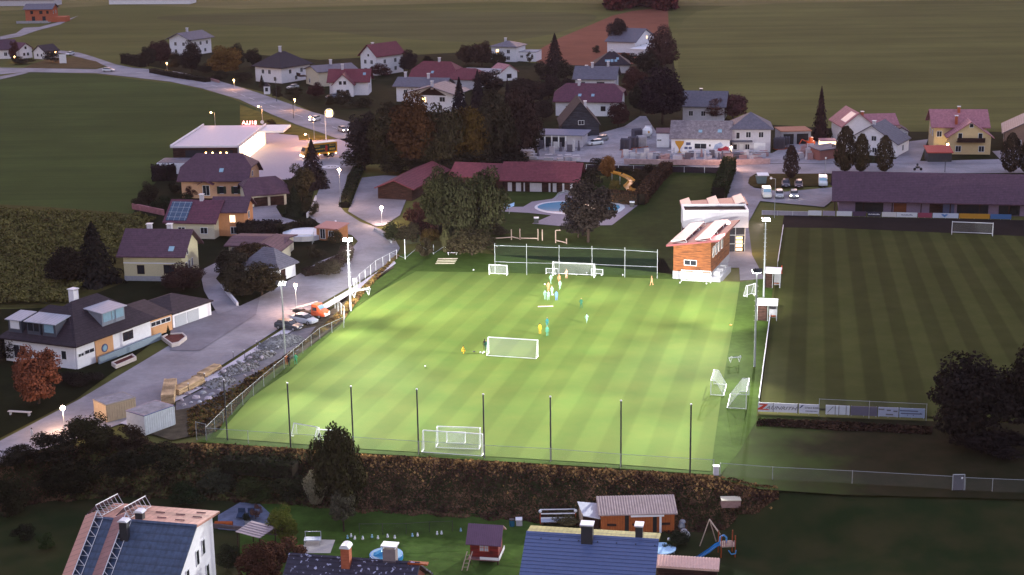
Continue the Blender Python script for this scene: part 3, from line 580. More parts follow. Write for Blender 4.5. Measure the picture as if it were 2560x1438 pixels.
house('lit_stall', 'pale open stall with bright lit counter behind the kiosk', 'stall', (2050, 352), (2092, 352), 2.6, 4, None, 'flat', 'x', mat('lit_counter', (.6, .45, .3), .6, .1, emit=(1, .7, .4), es=1.0), M_pink, .15)
# ---- right side
H['20'] = house('pink_roof_house', 'house with pale red roofs and a white solar panel', 'house', (2104, 318), (2191, 316), 4.8, 13, None, 'gable', 'y', M_white, M_pink, .7, apex=(2162, 282), chim=[(.62, .1, .8, .6, M_brick)])
t, X, ro, rect, zr, rz = H['20']; block(t, X[1]-2, X[1]+6.2, 1, 9.5, -.3, 4.9, 7.2, 'gable', 'x', M_white, M_pink, .7, wname='wing_wall')
mb = MB(); x0, x1 = -3.2, -.6; z = lambda x: zr-(zr-4.8)*abs(x)/(X[1])+.12
mb.add([(x0, 1, z(x0)), (x1, 1, z(x1)), (x1, 5.5, z(x1)), (x0, 5.5, z(x0)), (x0, 1, z(x0)-.1), (x1, 1, z(x1)-.1), (x1, 5.5, z(x1)-.1), (x0, 5.5, z(x0)-.1)], [(0,1,2,3),(7,6,5,4),(0,4,5,1),(1,5,6,2),(2,6,7,3),(3,7,4,0)]); mb.build('solar_panel', mat('sky_lit_panel', (.75, .68, .66), .3, .05), t)  # pale reflection of the sky put into the panel colour
house('white_house', 'white gabled house with small square windows behind the poplars', 'house', (2108, 352), (2246, 362), 3.2, 11, None, 'gable', 'y', M_white, M_slate, .5, apex=(2174, 313), wins='F,.55,4.2,1.1,1.1;F,.57,1.4,1,1.1;F,.25,1.6,1,1.1;R,.5,1.6', chim=[(.5, .2, .6)])
house('white_garage', 'white gabled garage with dark door at the end of the drive', 'garage', (2232, 330), (2275, 330), 2.6, 7, None, 'gable', 'y', M_white, M_purple, .4, apex=(2255, 318), doors=[('F', .5, 2.7, 2.2, 0, M_black)])
H['22'] = house('yellow_house', 'large yellow house with pale red roof and dark balcony', 'house', (2328, 318), (2477, 319), 6.0, 12, None, 'gable', 'x', M_yellow, M_pink, .9, apex=(2400, 273), wins='L,.3,4;L,.7,4;F,.1,4.2', chim=[(.5, .42, 1.2, .6, M_brick)])
t, X, ro, rect, zr, rz = H['22']
_, r2 = block(t, -3.8, X[1]+.3, -4.5, 6, -.3, 4.2, 8.0, 'gable', 'y', M_yellow, M_pink, .7, wname='wing_wall')
for u, z, w, h in ((2.5, 4.4, .9, 1.5), (7.2, 4.4, .9, 1.5), (2.2, 1.4, 1.2, 1.3), (7.6, 1.4, 1.2, 1.3), (5, 7, .8, .8)): window(t, 'F', r2, u, z, w, h)
mb = MB(); mb.box(r2[0]+1.7, r2[0]+8.2, r2[2]-1.2, r2[2], 3.1, 3.25); mb.box(r2[0]+1.7, r2[0]+8.2, r2[2]-1.2, r2[2]-1.1, 3.25, 4.2); mb.build('balcony', M_dwood, t)
chimney(ro, -1, 1.2, 7.3, 1.2, .6, M_brick)
house('purple_barn', 'dark sided barn with slate roof at the right edge', 'barn', (2505, 333), (2640, 337), 4.2, 16, None, 'gable', 'y', mat('brown_render', (.26, .17, .13), .85, .1), M_slate, .7, apex=(2552, 301), wins='F,.3,1.8;L,.4,2')
house('carport', 'small carport with bright red roof sheltering a red car', 'carport', (2318, 381), (2384, 381), 2.5, 5.2, 3.3, 'shed', 'x', M_darkm, mat('bright_red_roof', (.42, .07, .05), .7, .1), .3)
# long stable-like club roof beside the match pitch
H['23'] = house('clubhouse_hall', 'very long low hall with plum roof along the far end of the match pitch', 'hall', (2080, 502), (2640, 514), 2.6, 17, None, 'gable', 'x', mat('dim_purple_wall', (.22, .16, .24), .85, .1), M_purple, 1.4, apex=(2330, 432))
t, X, ro, rect, zr, rz = H['23']; a, b, c, d = rect
for i, (u, w, m) in enumerate(((6, 5.5, M_black), (12, 2.5, mat('brown_door', (.16, .05, .02), .7, .1)), (19, 2.6, M_dwood), (21, 3, m_na), (26, 6, M_glass), (33, 4, M_black), (37, 2, mat('red_door', (.2, .02, .02), .6, .1)))):
    mb = MB(); mb.box(a+u-w/2, a+u+w/2, c-.05, c+.01, .1, 2.2); mb.build('door', m, t)
for k in range(8): mb = MB(); x = X[0]+.6+k*5.6; mb.box(x-.1, x+.1, .25, .45, 0, 2.4); mb.build('post', M_dwood, t)
# ---- supermarket
H['sm'] = house('supermarket', 'brightly lit flat roofed supermarket with glowing glass side', 'shop', (425, 368), (596, 367), 4.9, 33, None, 'flat', wall=M_dwood, roof=mat('pale_membrane', (.62, .55, .60), .6, .05, 1), oh=.5)
t, X, ro, rect, zr, rz = H['sm']; a, b, c, d = rect
mb = MB(); mb.box(b-.02, b+.25, c+1, d-1, .2, 4.5); mb.build('glass_side', M_lit2, t)
mb = MB(); [mb.box(b-.1, b+.4, c+1+k*3.4-.12, c+1+k*3.4+.12, 0, 4.7) for k in range(10)]; mb.build('mullions', M_trim, t)
mb = MB(); mb.box(X[1]-.25, X[1], 0, 33, 4.95, 5.4); mb.box(X[0], X[0]+.25, 0, 33, 4.95, 5.4); mb.box(X[0]+.3, X[1]-.3, 0, .2, 4.95, 5.15); mb.build('roof_edge', M_trim, t)
mb = MB(); mb.box(X[1]-.3, X[1]+6, 25, 35, 4.2, 4.7); mb.build('entrance_canopy', M_trim, t)
mb = MB(); mb.box(a+3, b-1, c-.05, c+.01, 2.4, 4.0); mb.build('glass_front', M_glass, t)
for x in (a+8, a+9.6, b-4, b-2.5): mb = MB(); mb.ball((x, c-.2, 3.4), .16); mb.build('wall_lamp', M_globeo, t)
mb = MB(); mb.box(X[0]-1, X[0]+8, -9, -2, -.2, 2.6); mb.build('loading_annex', M_white, t); mb = MB(); mb.box(X[0]-.7, X[0]+7.7, -8.7, -2.3, 2.6, 2.75); mb.build('annex_roof', M_slate, t)
sg = thing('rooftop_letters', 'glowing red shop letters standing on the far roof edge, seen from behind', 'sign', t.matrix_basis @ Vector((X[1]-4.2, 32.3, 4.95)), rz)
m_sg = mat('red_neon', (.8, .1, .08), .5, 0, emit=(1, .28, .25), es=2.6)
for i, ch in enumerate('BILLA'):
    o = text_mesh(ch, 1.35, m_sg, sg, 'letter', depth=.12); o.rotation_euler = (R(90), 0, R(180)); o.location = (1.5-i*.75, 0, .72)
mb = MB(); mb.box(-2, 2, .2, .3, 0, .1); mb.build('rail', M_steel, sg)
# ---- houses between the road and the corn field
H['24'] = house('villa', 'peach villa with big plum half hipped roof behind the supermarket car park', 'house', (441, 453), (621, 453), 4.0, 14, None, 'halfhip', 'x', mat('peach_plaster', (.62, .36, .22), .85, .06), M_purple, .8, apex=(540, 383), wins='F,.38,1.8,1.4,2.1;F,.62,1.9,.9,1.5;F,.84,1.9,.9,1.5;R,.3,1.8;R,.7,1.8;R,.5,4.4,.9,1', sky=[(.59, .38)])
t, X, ro, rect, zr, rz = H['24']; a, b, c, d = rect; L_ = b-a
mb = MB(); mb.extr([(a+.27*L_, 3.2), (a+.27*L_, 3.3), (a+.39*L_, 4.2), (a+.52*L_, 3.3), (a+.52*L_, 3.2), (a+.39*L_, 4.1)][::-1], c-1.6, c, 'y'); mb.build('porch_roof', M_maroon, t)
for u in (.57, .67, .79, .89):
    mb = MB(); mb.box(a+u*L_-.28, a+u*L_+.28, c-.1, c-.02, 1.1, 2.7); mb.build('shutter', mat('green_shutter', (.015, .03, .02), .7, .1), t)
house('double_garage', 'double garage with plum roof and two brown doors beside the villa', 'garage', (612, 491), (724, 482), 2.7, 9.5, None, 'halfhip', 'x', M_cream, M_purple, .6, apex=(668, 441), doors=[('F', .34, 2.9, 2.1, 0, M_dwood), ('F', .76, 2.9, 2.1, 0, M_dwood)])
H['25'] = house('orange_house', 'tall orange house with one lit window beside the solar roof', 'house', (520, 531), (617, 531), 4.9, 8.5, None, 'gable', 'x', M_orange, M_purple, .7, apex=(570, 491), wins='F,.62,3.5,1,1.3,wl;F,.64,1.2,1.1,1.3;R,.5,3.6;R,.5,1.2')
H['25b'] = house('solar_house', 'cream house with maroon roof carrying a blue solar array', 'house', (406, 556), (540, 559), 3.3, 10.5, None, 'gable', 'x', M_cream, M_maroon, .7, apex=(483, 499), wins='F,.78,1.7,1.3,1.1;F,.3,1.7,1.3,1.1;R,.4,1.7', chim=[(.58, .5, .9)])
t, X, ro, rect, zr, rz = H['25b']
def slope_panel(t, X, ze, zr, x0, x1, f0, f1, m, name='solar_panel', o=.12):
    h = (X[3]-X[2])/2; P = []
    for dz in (o, .02):
        for x, f in ((x0, f0), (x1, f0), (x1, f1), (x0, f1)): P.append((x, X[2]+f*h, ze+f*(zr-ze)+dz))
    mb = MB(); mb.add(P, [(0,1,2,3),(7,6,5,4),(0,4,5,1),(1,5,6,2),(2,6,7,3),(3,7,4,0)]); return mb.build(name, m, t)
M_pv = mat('pv_cells', (.035, .07, .13), .25, .15, 1, kind='pv', world=False)
slope_panel(t, X, 3.3, zr, X[0]+.5, X[0]+4.6, .08, .88, M_pv)
H['1'] = house('yellow_house', 'pale yellow house with plum roof next to the corn field', 'house', (290, 641), (462, 643), 4.6, 11, None, 'gable', 'x', mat('pale_yellow_plaster', (.58, .52, .34), .85, .05), M_purple, .9, apex=(391, 572), wins='F,.29,2.1,1.1,1.4,d;F,.78,2.2,1.8,1.4,d;R,.25,2.2,.7,1.3;R,.42,2.2,.7,1.3;R,.6,2.2,.7,1.3;R,.35,4.8,.7,1.3', sky=[(.77, .28)], chim=[])
t, X, ro, rect, zr, rz = H['1']; a, b, c, d = rect
mb = MB(); mb.box(a-.03, b+.03, c-.03, c+.02, -.3, .95); mb.build('plinth', M_conc, t); mb = MB(); mb.box(a-.02, b+.02, c-.04, c+.01, 3.15, 3.35); mb.build('cornice', M_trim, t)
chimney(ro, -2, X[3]*.58, zr-.9, 1.4, .8, M_white2); chimney(ro, 1.6, X[3]*.58, zr-.9, 1.4, .8, M_white2)
H['26'] = house('bungalow', 'long low bungalow with plum roof in the garden behind bushes', 'house', (559, 614), (706, 617), 2.8, 10, None, 'gable', 'x', M_cream, M_purple, .7, apex=(622, 590), wins='F,.2,1.4,2.6,1.8;F,.5,1.5')
t, X, ro, rect, zr, rz = H['26']; block(t, X[1]-5.5, X[1]+.6, -3, 5, -.2, 2.7, 4.1, 'gable', 'y', M_cream, M_purple, .5, wname='wing_wall')
house('slate_garage', 'low garage with slate hipped roof and white end wall by the road', 'garage', (695, 674), (748, 654), 2.5, 8, None, 'hip', 'y', M_white, M_slate, .5, apex=(712, 626), doors=[('F', .3, 1.3, 2.0, 0, M_dwood)])
house('garden_hut', 'orange wooden garden hut with pink roof beside the road bend', 'hut', (786, 568), (844, 573), 2.6, 4.5, 2.9, 'shed', 'x', mat('hut_boards', (.45, .19, .08), .8, .1, 2, kind='vboards', p=.4), mat('hut_roof', (.45, .2, .18), .7, .1), .25, wins='F,.3,1.4,1,1.8;F,.7,1.5,1.0,1')
# ---- big house bottom left
H['28'] = house('corner_house', 'big white and apricot house with dark hipped roof and zinc dormers by the road', 'house', (190, 867), (392, 794), 3.7, 12, None, 'hip', 'x', M_white, M_dark, .7, apex=(235, 735), wins='F,.05,2.0,1.0,.4;F,.16,2.1,1.8,.5;F,.68,2.3,1.9,1.1,d')
t, X, ro, rect, zr, rz = H['28']; a, b, c, d = rect; L_ = b-a
mb = MB(); mb.box(a+.235*L_, a+.47*L_, c-.12, c+.02, -.1, 3.25); mb.build('apricot_panel', mat('apricot_plaster', (.60, .33, .17), .85, .06), t)
fr = MB(); cx = a+.35*L_
ring = [(cx+.62*math.cos(k*math.pi/8), 1.8+.62*math.sin(k*math.pi/8)) for k in range(16)]
fr.extr(ring, c-.2, c-.1, 'y'); o = fr.build('round_window', m_na, t)
pn = MB(); pn.extr([(cx+.42*math.cos(k*math.pi/8), 1.8+.42*math.sin(k*math.pi/8)) for k in range(16)], c-.23, c-.19, 'y'); pn.build('pane', M_glass2, o)
# left wing, seen from its own front
A, B = at(-8, 843, 3.7), at(186, 867, 3.7); Mi = t.matrix_basis.inverted()
dw = B-A; wrz = math.atan2(dw.y, dw.x)
wing = bpy.data.objects.new('west_wing', None); col.objects.link(wing); wing.parent = t; wing.location = Mi @ Vector(((A.x+B.x)/2, (A.y+B.y)/2, 0)); wing.rotation_euler = (0, 0, wrz-rz)
Ww = dw.length
def wblock(*a, **k): return block(*a, **k)
_, wr = block(wing, -Ww/2, Ww/2+.0, 0, 11, -.4, 3.69, 7.6, 'hip', 'x', M_white, M_dark, .7)
window(wing, 'F', wr, 2.6, 1.7, 2.0, 1.9); window(wing, 'F', wr, 7.6, 2.0, 1.0, 1.2); window(wing, 'F', wr, 10.4, 2.0, .8, 1.2)
def dormer(t, X, ze, zr, cx, w, f0, hgt, dep, wm, face, glass, name='dormer'):
    h = (X[3]-X[2])/2; y0 = X[2]+f0*h; zb = ze+f0*(zr-ze); m = MB()
    m.box(cx-w/2, cx+w/2, y0, y0+dep, zb-.3, zb+hgt); o = m.build(name, face, t)
    r = MB(); r.shell([(cx-w/2-.3, y0-.35, zb+hgt+.05), (cx+w/2+.3, y0-.35, zb+hgt+.05), (cx+w/2+.3, y0+dep+.6, zb+hgt+.5), (cx-w/2-.3, y0+dep+.6, zb+hgt+.5)], [(0, 1, 2, 3)], .12); r.build('dormer_roof', M_metal, o)
    g = MB()
    for u0, u1 in glass: g.box(cx-w/2+u0*w, cx-w/2+u1*w, y0-.05, y0+.02, zb+.55, zb+hgt-.15)
    g.build('dormer_window', wm, o); return o
M_zinc = mat('zinc_cladding', (.20, .22, .27), .5, .12, 2, kind='vboards', p=.35)
dormer(t, X, 3.7, zr, X[0]+.545*(X[1]-X[0]), 4.6, .22, 2.0, 3.6, M_glass2, M_zinc, [(.05, .4), (.44, .56), (.6, .95)])
for cx, g, m in ((-Ww/2+2.6, [(.15, .85)], M_trim), (-Ww/2+5.9, [(.1, .45), (.55, .9)], M_glass), (-Ww/2+8.6, [(.15, .85)], M_glass2)):
    dormer(wing, (-Ww/2, Ww/2, 0, 11), 3.69, 7.6, cx, 2.3, .18, 1.9, 2.6, m, mat('dark_zinc', (.06, .065, .09), .5, .1), g)
chimney(ro, X[0]+.42*(X[1]-X[0]), X[3]*.56, zr-.3, 1.6, 1.0, M_white)
house('garage_link', 'low apricot link building with a strip of windows beside the corner house', 'building', (372, 801), (433, 781), 2.9, 6, 4.2, 'shed', 'x', mat('apricot_plaster'), M_dark, .2, wins='F,.28,2.0,1.9,.6;F,.72,2.0,1.9,.6')
house('double_garage', 'white double garage with dark hipped roof facing the road', 'garage', (431, 785), (534, 750), 2.6, 9, None, 'hip', 'x', M_white, M_dark, .35, apex=(455, 725), doors=[('F', .2, 2.5, 2.0, 0, mat('grey_door', (.40, .42, .46), .6, .05)), ('F', .52, 2.5, 2.0, 0, mat('grey_door'))])
# ---- pool pavilion
H['pv'] = house('pool_pavilion', 'long pool pavilion with dusty red roof', 'building', (1248, 451), (1450, 455), 2.7, 11, None, 'gable', 'x', M_dwood, M_red, .9, apex=(1345, 405))
t, X, ro, rect, zr, rz = H['pv']; a, b, c, d = rect; L_ = b-a
for u, w in ((.08, .9), (.2, 1.1), (.28, .3), (.44, 2.6), (.63, .4), (.7, .8), (.82, .4), (.93, .5)):
    mb = MB(); mb.box(a+u*L_-w/2, a+u*L_+w/2, c-.05, c+.02, .2, 2.1); mb.build('panel', M_white2, t)
A, B = at(1036, 474, 2.6), at(1118, 421, 2.6)
house('pavilion_wing', 'red roofed wing of the pool pavilion beside the car park', 'building', (1034, 474), (1128, 424), 2.6, 9, 4.4, 'gable', 'x', M_dwood, M_red, .6)
house('pavilion_wing', 'middle stretch of the red pavilion roof behind the big tree', 'building', (1120, 440), (1262, 446), 2.7, 10, 5.0, 'gable', 'x', M_dwood, M_red, .6)
# ------------------------------------------------------------ vegetation
rng = np.random.default_rng(7)
def quads_mesh(name, C, Nn, S, asp=1.3):
    """leaf-sized quads at C facing Nn with sizes S"""
    n = len(C); Nn = Nn/np.linalg.norm(Nn, axis=1)[:, None]
    r = rng.normal(size=(n, 3)); U = np.cross(Nn, r); U /= np.linalg.norm(U, axis=1)[:, None]; V = np.cross(Nn, U)
    U = U*S[:, None]*.5*asp; V = V*S[:, None]*.5
    P = np.stack([C-U-V*.6, C+U*.2-V, C+U+V*.5, C-U*.3+V], 1).reshape(-1, 3)
    me = bpy.data.meshes.new(name); me.vertices.add(4*n); me.vertices.foreach_set('co', P.astype('f').ravel())
    me.loops.add(4*n); me.loops.foreach_set('vertex_index', np.arange(4*n, dtype='i')); me.polygons.add(n)
    me.polygons.foreach_set('loop_start', np.arange(0, 4*n, 4, dtype='i')); me.update(calc_edges=True); me.materials.append(M_leaf); return me
def sphere_pts(n):
    v = rng.normal(size=(n, 3)); return v/np.linalg.norm(v, axis=1)[:, None]
def crown(kind, seed, n=4200):
    global rng; rng = np.random.default_rng(seed); Cs = []; Ns = []; Ss = []
    if kind in ('broad', 'tall', 'round', 'open'):
        cz, rz, nl = {'broad': (1.1, 1.08, 36), 'tall': (1.35, .85, 26), 'round': (1.02, 1.12, 26), 'open': (1.25, .9, 20)}[kind]
        L = sphere_pts(nl)*(rng.uniform(.35, .78, nl)**.8)[:, None]; L[:, 2] *= rz; L[:, 2] += cz
        lr = rng.uniform(.22, .44, nl)*(1 if kind != 'open' else .8)
        for c, r in zip(L, lr):
            k = int(n*r*r/np.sum(lr**2)); d = sphere_pts(k); d[:, 2] = np.where(d[:, 2] < -.3, d[:, 2]*.5, d[:, 2])
            q = rng.uniform(.55, 1.12, k)[:, None]**.6; Cs.append(c+d*r*q); Ns.append(d+rng.normal(size=(k, 3))*.55+np.array([0, 0, .3])); Ss.append(rng.uniform(.04, .078, k) if kind in ('broad', 'tall') else rng.uniform(.045, .09, k))
        P = np.vstack(Cs); P[:, 2] = np.maximum(P[:, 2], .03 if kind == 'round' else .04 if kind == 'broad' else .35); Cs = [P]
    elif kind == 'cone':
        t = rng.uniform(0, 1, n)**1.5; lay = np.floor(t*15)/15+rng.uniform(0, .045, n); a = rng.uniform(0, 2*math.pi, n)
        R_ = (1-t)**.85*(.55+.45*rng.uniform(0, 1, n)**.4)*(1+.22*np.sin(a*5+np.floor(t*15)*2.1))*(1-.32*((t*15) % 1)); z = .12+t*2.08
        C = np.stack([R_*np.cos(a), R_*np.sin(a), z-.10*R_], 1); Cs.append(C); Ns.append(np.stack([np.cos(a), np.sin(a), np.full(n, .7)], 1)+rng.normal(size=(n, 3))*.4); Ss.append(rng.uniform(.05, .11, n)*(1.1-t*.5))
    elif kind == 'column':
        t = rng.uniform(0, 1, n); a = rng.uniform(0, 2*math.pi, n); prof = np.minimum(1, (t/.22)**.5)*np.minimum(1, ((1.02-t)/.45))**.55
        R_ = prof*(.6+.45*rng.uniform(0, 1, n)**.5)*(1+.15*np.sin(a*4+t*17)+.12*np.sin(a*3-t*29)); z = .12+t*2.08
        C = np.stack([R_*np.cos(a), R_*np.sin(a), z], 1); Cs.append(C); Ns.append(np.stack([np.cos(a), np.sin(a), np.full(n, .4)], 1)+rng.normal(size=(n, 3))*.5); Ss.append(rng.uniform(.06, .12, n))
    elif kind == 'wisp':
        a = rng.uniform(0, 2*math.pi, n); t = rng.uniform(0, 1, n); rr = rng.uniform(0, 1, n)**.5
        C = np.stack([rr*np.cos(a)*(.35+.65*t), rr*np.sin(a)*(.35+.65*t), 2.15*t*(1-.35*rr**2)], 1); Cs.append(C); Ns.append(np.stack([np.cos(a), np.sin(a), np.full(n, .1)], 1)+rng.normal(size=(n, 3))*.3); Ss.append(rng.uniform(.05, .09, n))
    return quads_mesh('crown_'+kind, np.vstack(Cs), np.vstack(Ns), np.concatenate(Ss), 1.5 if kind != 'wisp' else 2.6)
CR = {'broad': [crown('broad', s, 9000) for s in (1, 2, 3, 4)], 'tall': [crown('tall', 21, 8000)], 'round': [crown('round', s, 4200) for s in (5, 6, 7)], 'open': [crown('open', s, 2600) for s in (8, 9)],
      'cone': [crown('cone', s, 4200) for s in (10, 11)], 'column': [crown('column', s, 3400) for s in (12, 13)], 'wisp': [crown('wisp', 14, 2600)]}
def trunk_mesh(kind):
    m = MB(); top = {'broad': 1.2, 'tall': 1.2, 'open': 1.2, 'round': .7, 'cone': 2.0, 'column': 1.6, 'wisp': .5}[kind]
    m.tube((0, 0, -.08), (.02, .01, top*.5), .06, 7, .045); m.tube((.02, .01, top*.5), (0, .03, top), .045, 7, .02)
    if kind in ('broad', 'tall', 'open', 'round'):
        for k in range(6):
            a = k*1.05; z = top*(.45+.08*k); m.tube((0, 0, z), (.5*math.cos(a), .5*math.sin(a), z+.45), .025, 5, .008)
    me = m.build('trunk', M_bark, None).data
    o = [o for o in bpy.data.objects if o.data == me][0]; bpy.data.objects.remove(o); return me
TK = {k: trunk_mesh(k) for k in CR}
tn = [0]
DK, GN, RD, OC, YG, GY = (.066, .054, .034, 1), (.05, .055, .028, 1), (.12, .05, .045, 1), (.34, .15, .04, 1), (.14, .16, .03, 1), (.24, .22, .15, 1)
def tree(x, y, w, h, kind, label, c=DK, base=0.0, name=None, cat=None, trunk=True, group=None):
    p = at(x, y, base); d = (Vector((p.x, p.y, 0))-Vector((0, 0, 0))).length; s = F/((C3.transposed() @ (p-Vector((0, 0, CH)))).z*-1)
    r = w/2/s; H_ = h/(s*.967)
    nm = name or {'broad': 'tree', 'tall': 'tree', 'round': 'bush', 'open': 'tree', 'cone': 'conifer', 'column': 'columnar_tree', 'wisp': 'shrub'}[kind]
    t = thing(nm, label, cat or nm.replace('_', ' '), (p.x, p.y, base), random.Random(tn[0]).uniform(0, 6.28), group); tn[0] += 1
    t.scale = (r, r, H_/2.2)
    o = link('crown', CR[kind][tn[0] % len(CR[kind])], t)
    v = random.Random(tn[0]+50).uniform(.85, 1.15); o.color = (c[0]*v, c[1]*v, c[2], 1)
    if trunk and (kind in ('broad', 'tall', 'open', 'cone') or w > 60): link('trunk', TK[kind], t)
    return t
T = tree
# far left village
T(130, 158, 42, 32, 'round', 'dark round bush beside the white poster board', DK)
T(55, 160, 60, 22, 'round', 'low dark bush in front of the joined white houses')
T(36, 150, 26, 46, 'broad', 'reddish tree between the far left houses', RD)
T(402, 160, 62, 62, 'broad', 'dark tree left of the big white house on the hill', (.09, .045, .045, 1))
T(372, 166, 44, 48, 'broad', 'dark tree at the end of the clipped hedge', DK)
T(440, 172, 52, 40, 'round', 'bush in front of the hill house terrace', DK)
T(480, 182, 54, 78, 'broad', 'tree covering the corner of the hill house', (.07, .05, .035, 1))
T(515, 184, 40, 30, 'round', 'dark bush right of the hill house tree', DK)
T(566, 188, 88, 72, 'broad', 'golden brown round tree by the main road', (.30, .17, .045, 1))
T(592, 176, 46, 62, 'broad', 'very dark tree touching the golden one', DK)
T(635, 168, 42, 46, 'broad', 'small round tree left of the wide hipped house', DK)
T(545, 200, 54, 22, 'round', 'low dark bush at the foot of the golden tree', DK)
T(610, 205, 46, 26, 'round', 'dark bush beside the drive of the hipped house', DK)
T(655, 218, 18, 30, 'cone', 'small dark conifer at the hipped house door', DK)
T(696, 246, 34, 30, 'round', 'dark bush beside the roadside shrine', DK)
T(735, 243, 44, 26, 'round', 'olive bush behind the roadside shrine', (.08, .065, .03, 1))
T(790, 243, 50, 42, 'round', 'round brown bush before the red roofed house', RD)
T(824, 266, 28, 28, 'round', 'small bush at the corner of the sloping lawn', DK)
T(860, 268, 46, 44, 'round', 'large dark bush under the red roofed house', DK)
T(905, 268, 60, 26, 'round', 'wide low bush right of the sloping lawn', DK)
T(956, 190, 60, 30, 'round', 'bush at the foot of the tall red roofed house', RD)
T(1022, 186, 50, 58, 'broad', 'round tree right of the tall red roofed house', (.08, .055, .045, 1))
T(1072, 156, 30, 18, 'round', 'small bush behind the long red barn', DK)
T(1165, 162, 52, 52, 'broad', 'brown tree left of the three behind the red barns', (.09, .055, .04, 1))
T(1205, 166, 62, 60, 'broad', 'tallest brown tree of the three behind the red barns', (.10, .06, .045, 1))
T(1246, 172, 46, 40, 'broad', 'dark tree right of the three beside the small villa', DK)
T(1324, 162, 20, 32, 'open', 'thin dark tree against the white flat garage', DK)
T(1387, 186, 66, 98, 'cone', 'broad pointed conifer below the ploughed field', (.06, .04, .04, 1))
T(1358, 196, 50, 48, 'round', 'dark bush left under the pointed conifer', DK)
T(1408, 200, 56, 46, 'round', 'dark bush right under the pointed conifer', DK)
T(1357, 196, 18, 16, 'round', 'small bright yellow green bush in the village', (.25, .24, .05, 1))
T(1545, 126, 60, 84, 'broad', 'round tree standing against the ploughed field', (.09, .06, .05, 1))
T(1492, 134, 24, 20, 'round', 'small lone bush on the ploughed field edge', DK)
T(1655, 186, 80, 112, 'broad', 'tall reddish tree right of the steep gabled house', (.12, .065, .06, 1))
T(1618, 190, 64, 62, 'broad', 'dark tree below the steep gabled house terrace', DK)
T(1585, 235, 64, 70, 'broad', 'purple brown tree right of the blue grey roof', RD)
T(1570, 170, 50, 40, 'round', 'dark bush between the dark hipped and gabled houses', DK)
T(1656, 312, 128, 134, 'broad', 'huge dark tree at the top of the lane', (.05, .03, .036, 1))
T(1602, 285, 60, 80, 'broad', 'dark tree left of the huge one by the lane', DK)
T(1546, 318, 58, 66, 'broad', 'red brown tree right of the black gabled house', (.10, .045, .04, 1))
T(1832, 296, 84, 60, 'broad', 'pinkish brown tree behind the workshop roof, right one', (.20, .09, .08, 1))
T(1785, 300, 66, 50, 'broad', 'brown tree behind the workshop roof, left one', (.15, .07, .06, 1))
T(2050, 352, 48, 132, 'cone', 'tall narrow conifer standing alone at the meadow edge', (.07, .04, .045, 1))
T(2090, 345, 50, 28, 'round', 'dark bush right of the tall narrow conifer', DK)
for x, y, w_, h_, l in ((1300, 240, 66, 46, 'dark tree just right of the small cottage'), (1335, 262, 74, 56, 'brown tree above the showroom garden'), (1372, 246, 70, 58, 'dark tree left of the maroon farmhouse'), (1310, 310, 74, 70, 'dark tree left of the showroom'), (1357, 300, 60, 50, 'dark tree between farmhouse and showroom roof'), (1420, 232, 50, 34, 'dark tree under the blue grey roofed house'), (1225, 232, 80, 56, 'dark tree behind the grey shallow gable')):
    T(x, y, w_, h_, 'broad', l, (.075, .05, .042, 1))
# the dark clump between road and car park
for x, y, w_, h_, k, l, c in (
    (912, 425, 92, 152, 'broad', 'pale barked tree at the left end of the dark grove', (.08, .06, .05, 1)),
    (968, 432, 104, 150, 'broad', 'dark tree second from the left in the grove', DK),
    (1036, 434, 128, 190, 'broad', 'tree of the grove with rust coloured top', (.11, .055, .03, 1)),
    (1110, 434, 118, 170, 'broad', 'dark tree in the middle of the grove', DK),
    (1172, 426, 120, 168, 'broad', 'tree of the grove with olive orange top', (.12, .075, .025, 1)),
    (1240, 418, 118, 176, 'broad', 'tall dark tree right of the rust topped ones in the grove', DK),
    (1298, 404, 110, 170, 'broad', 'brown tree at the right end of the grove', (.075, .045, .036, 1)),
    (1150, 330, 74, 132, 'cone', 'dark spruce in front of the white shallow gable', (.045, .035, .04, 1)),
    (1196, 330, 70, 150, 'cone', 'tallest dark spruce behind the grove', (.045, .032, .04, 1)),
    (1270, 340, 40, 140, 'cone', 'slim dark spruce behind the right half of the grove', (.045, .032, .036, 1)),
    (1225, 330, 70, 100, 'broad', 'dark tree between the two spruces', DK),
    (1330, 380, 70, 84, 'broad', 'dark tree leaning over the stone yard', DK),
    (1010, 322, 78, 50, 'round', 'dark bush on the slope above the grove', DK),
    (950, 330, 70, 44, 'round', 'dark bush beside the main road at the grove', DK),
    (965, 290, 60, 34, 'round', 'dark bush under the long grey roofed house', DK)):
    T(x, y, w_, h_, k, l, c)
for x, y, w_, l in ((905, 424, 110, 'low dark bush at the left foot of the grove'), (1000, 432, 130, 'low dark bush under the second tree of the grove'), (1090, 436, 130, 'low dark bush under the middle of the grove'), (1180, 428, 130, 'low dark bush under the olive topped tree of the grove'), (1270, 414, 130, 'low dark bush at the right foot of the grove')):
    T(x, y, w_, 60, 'round', l, DK)
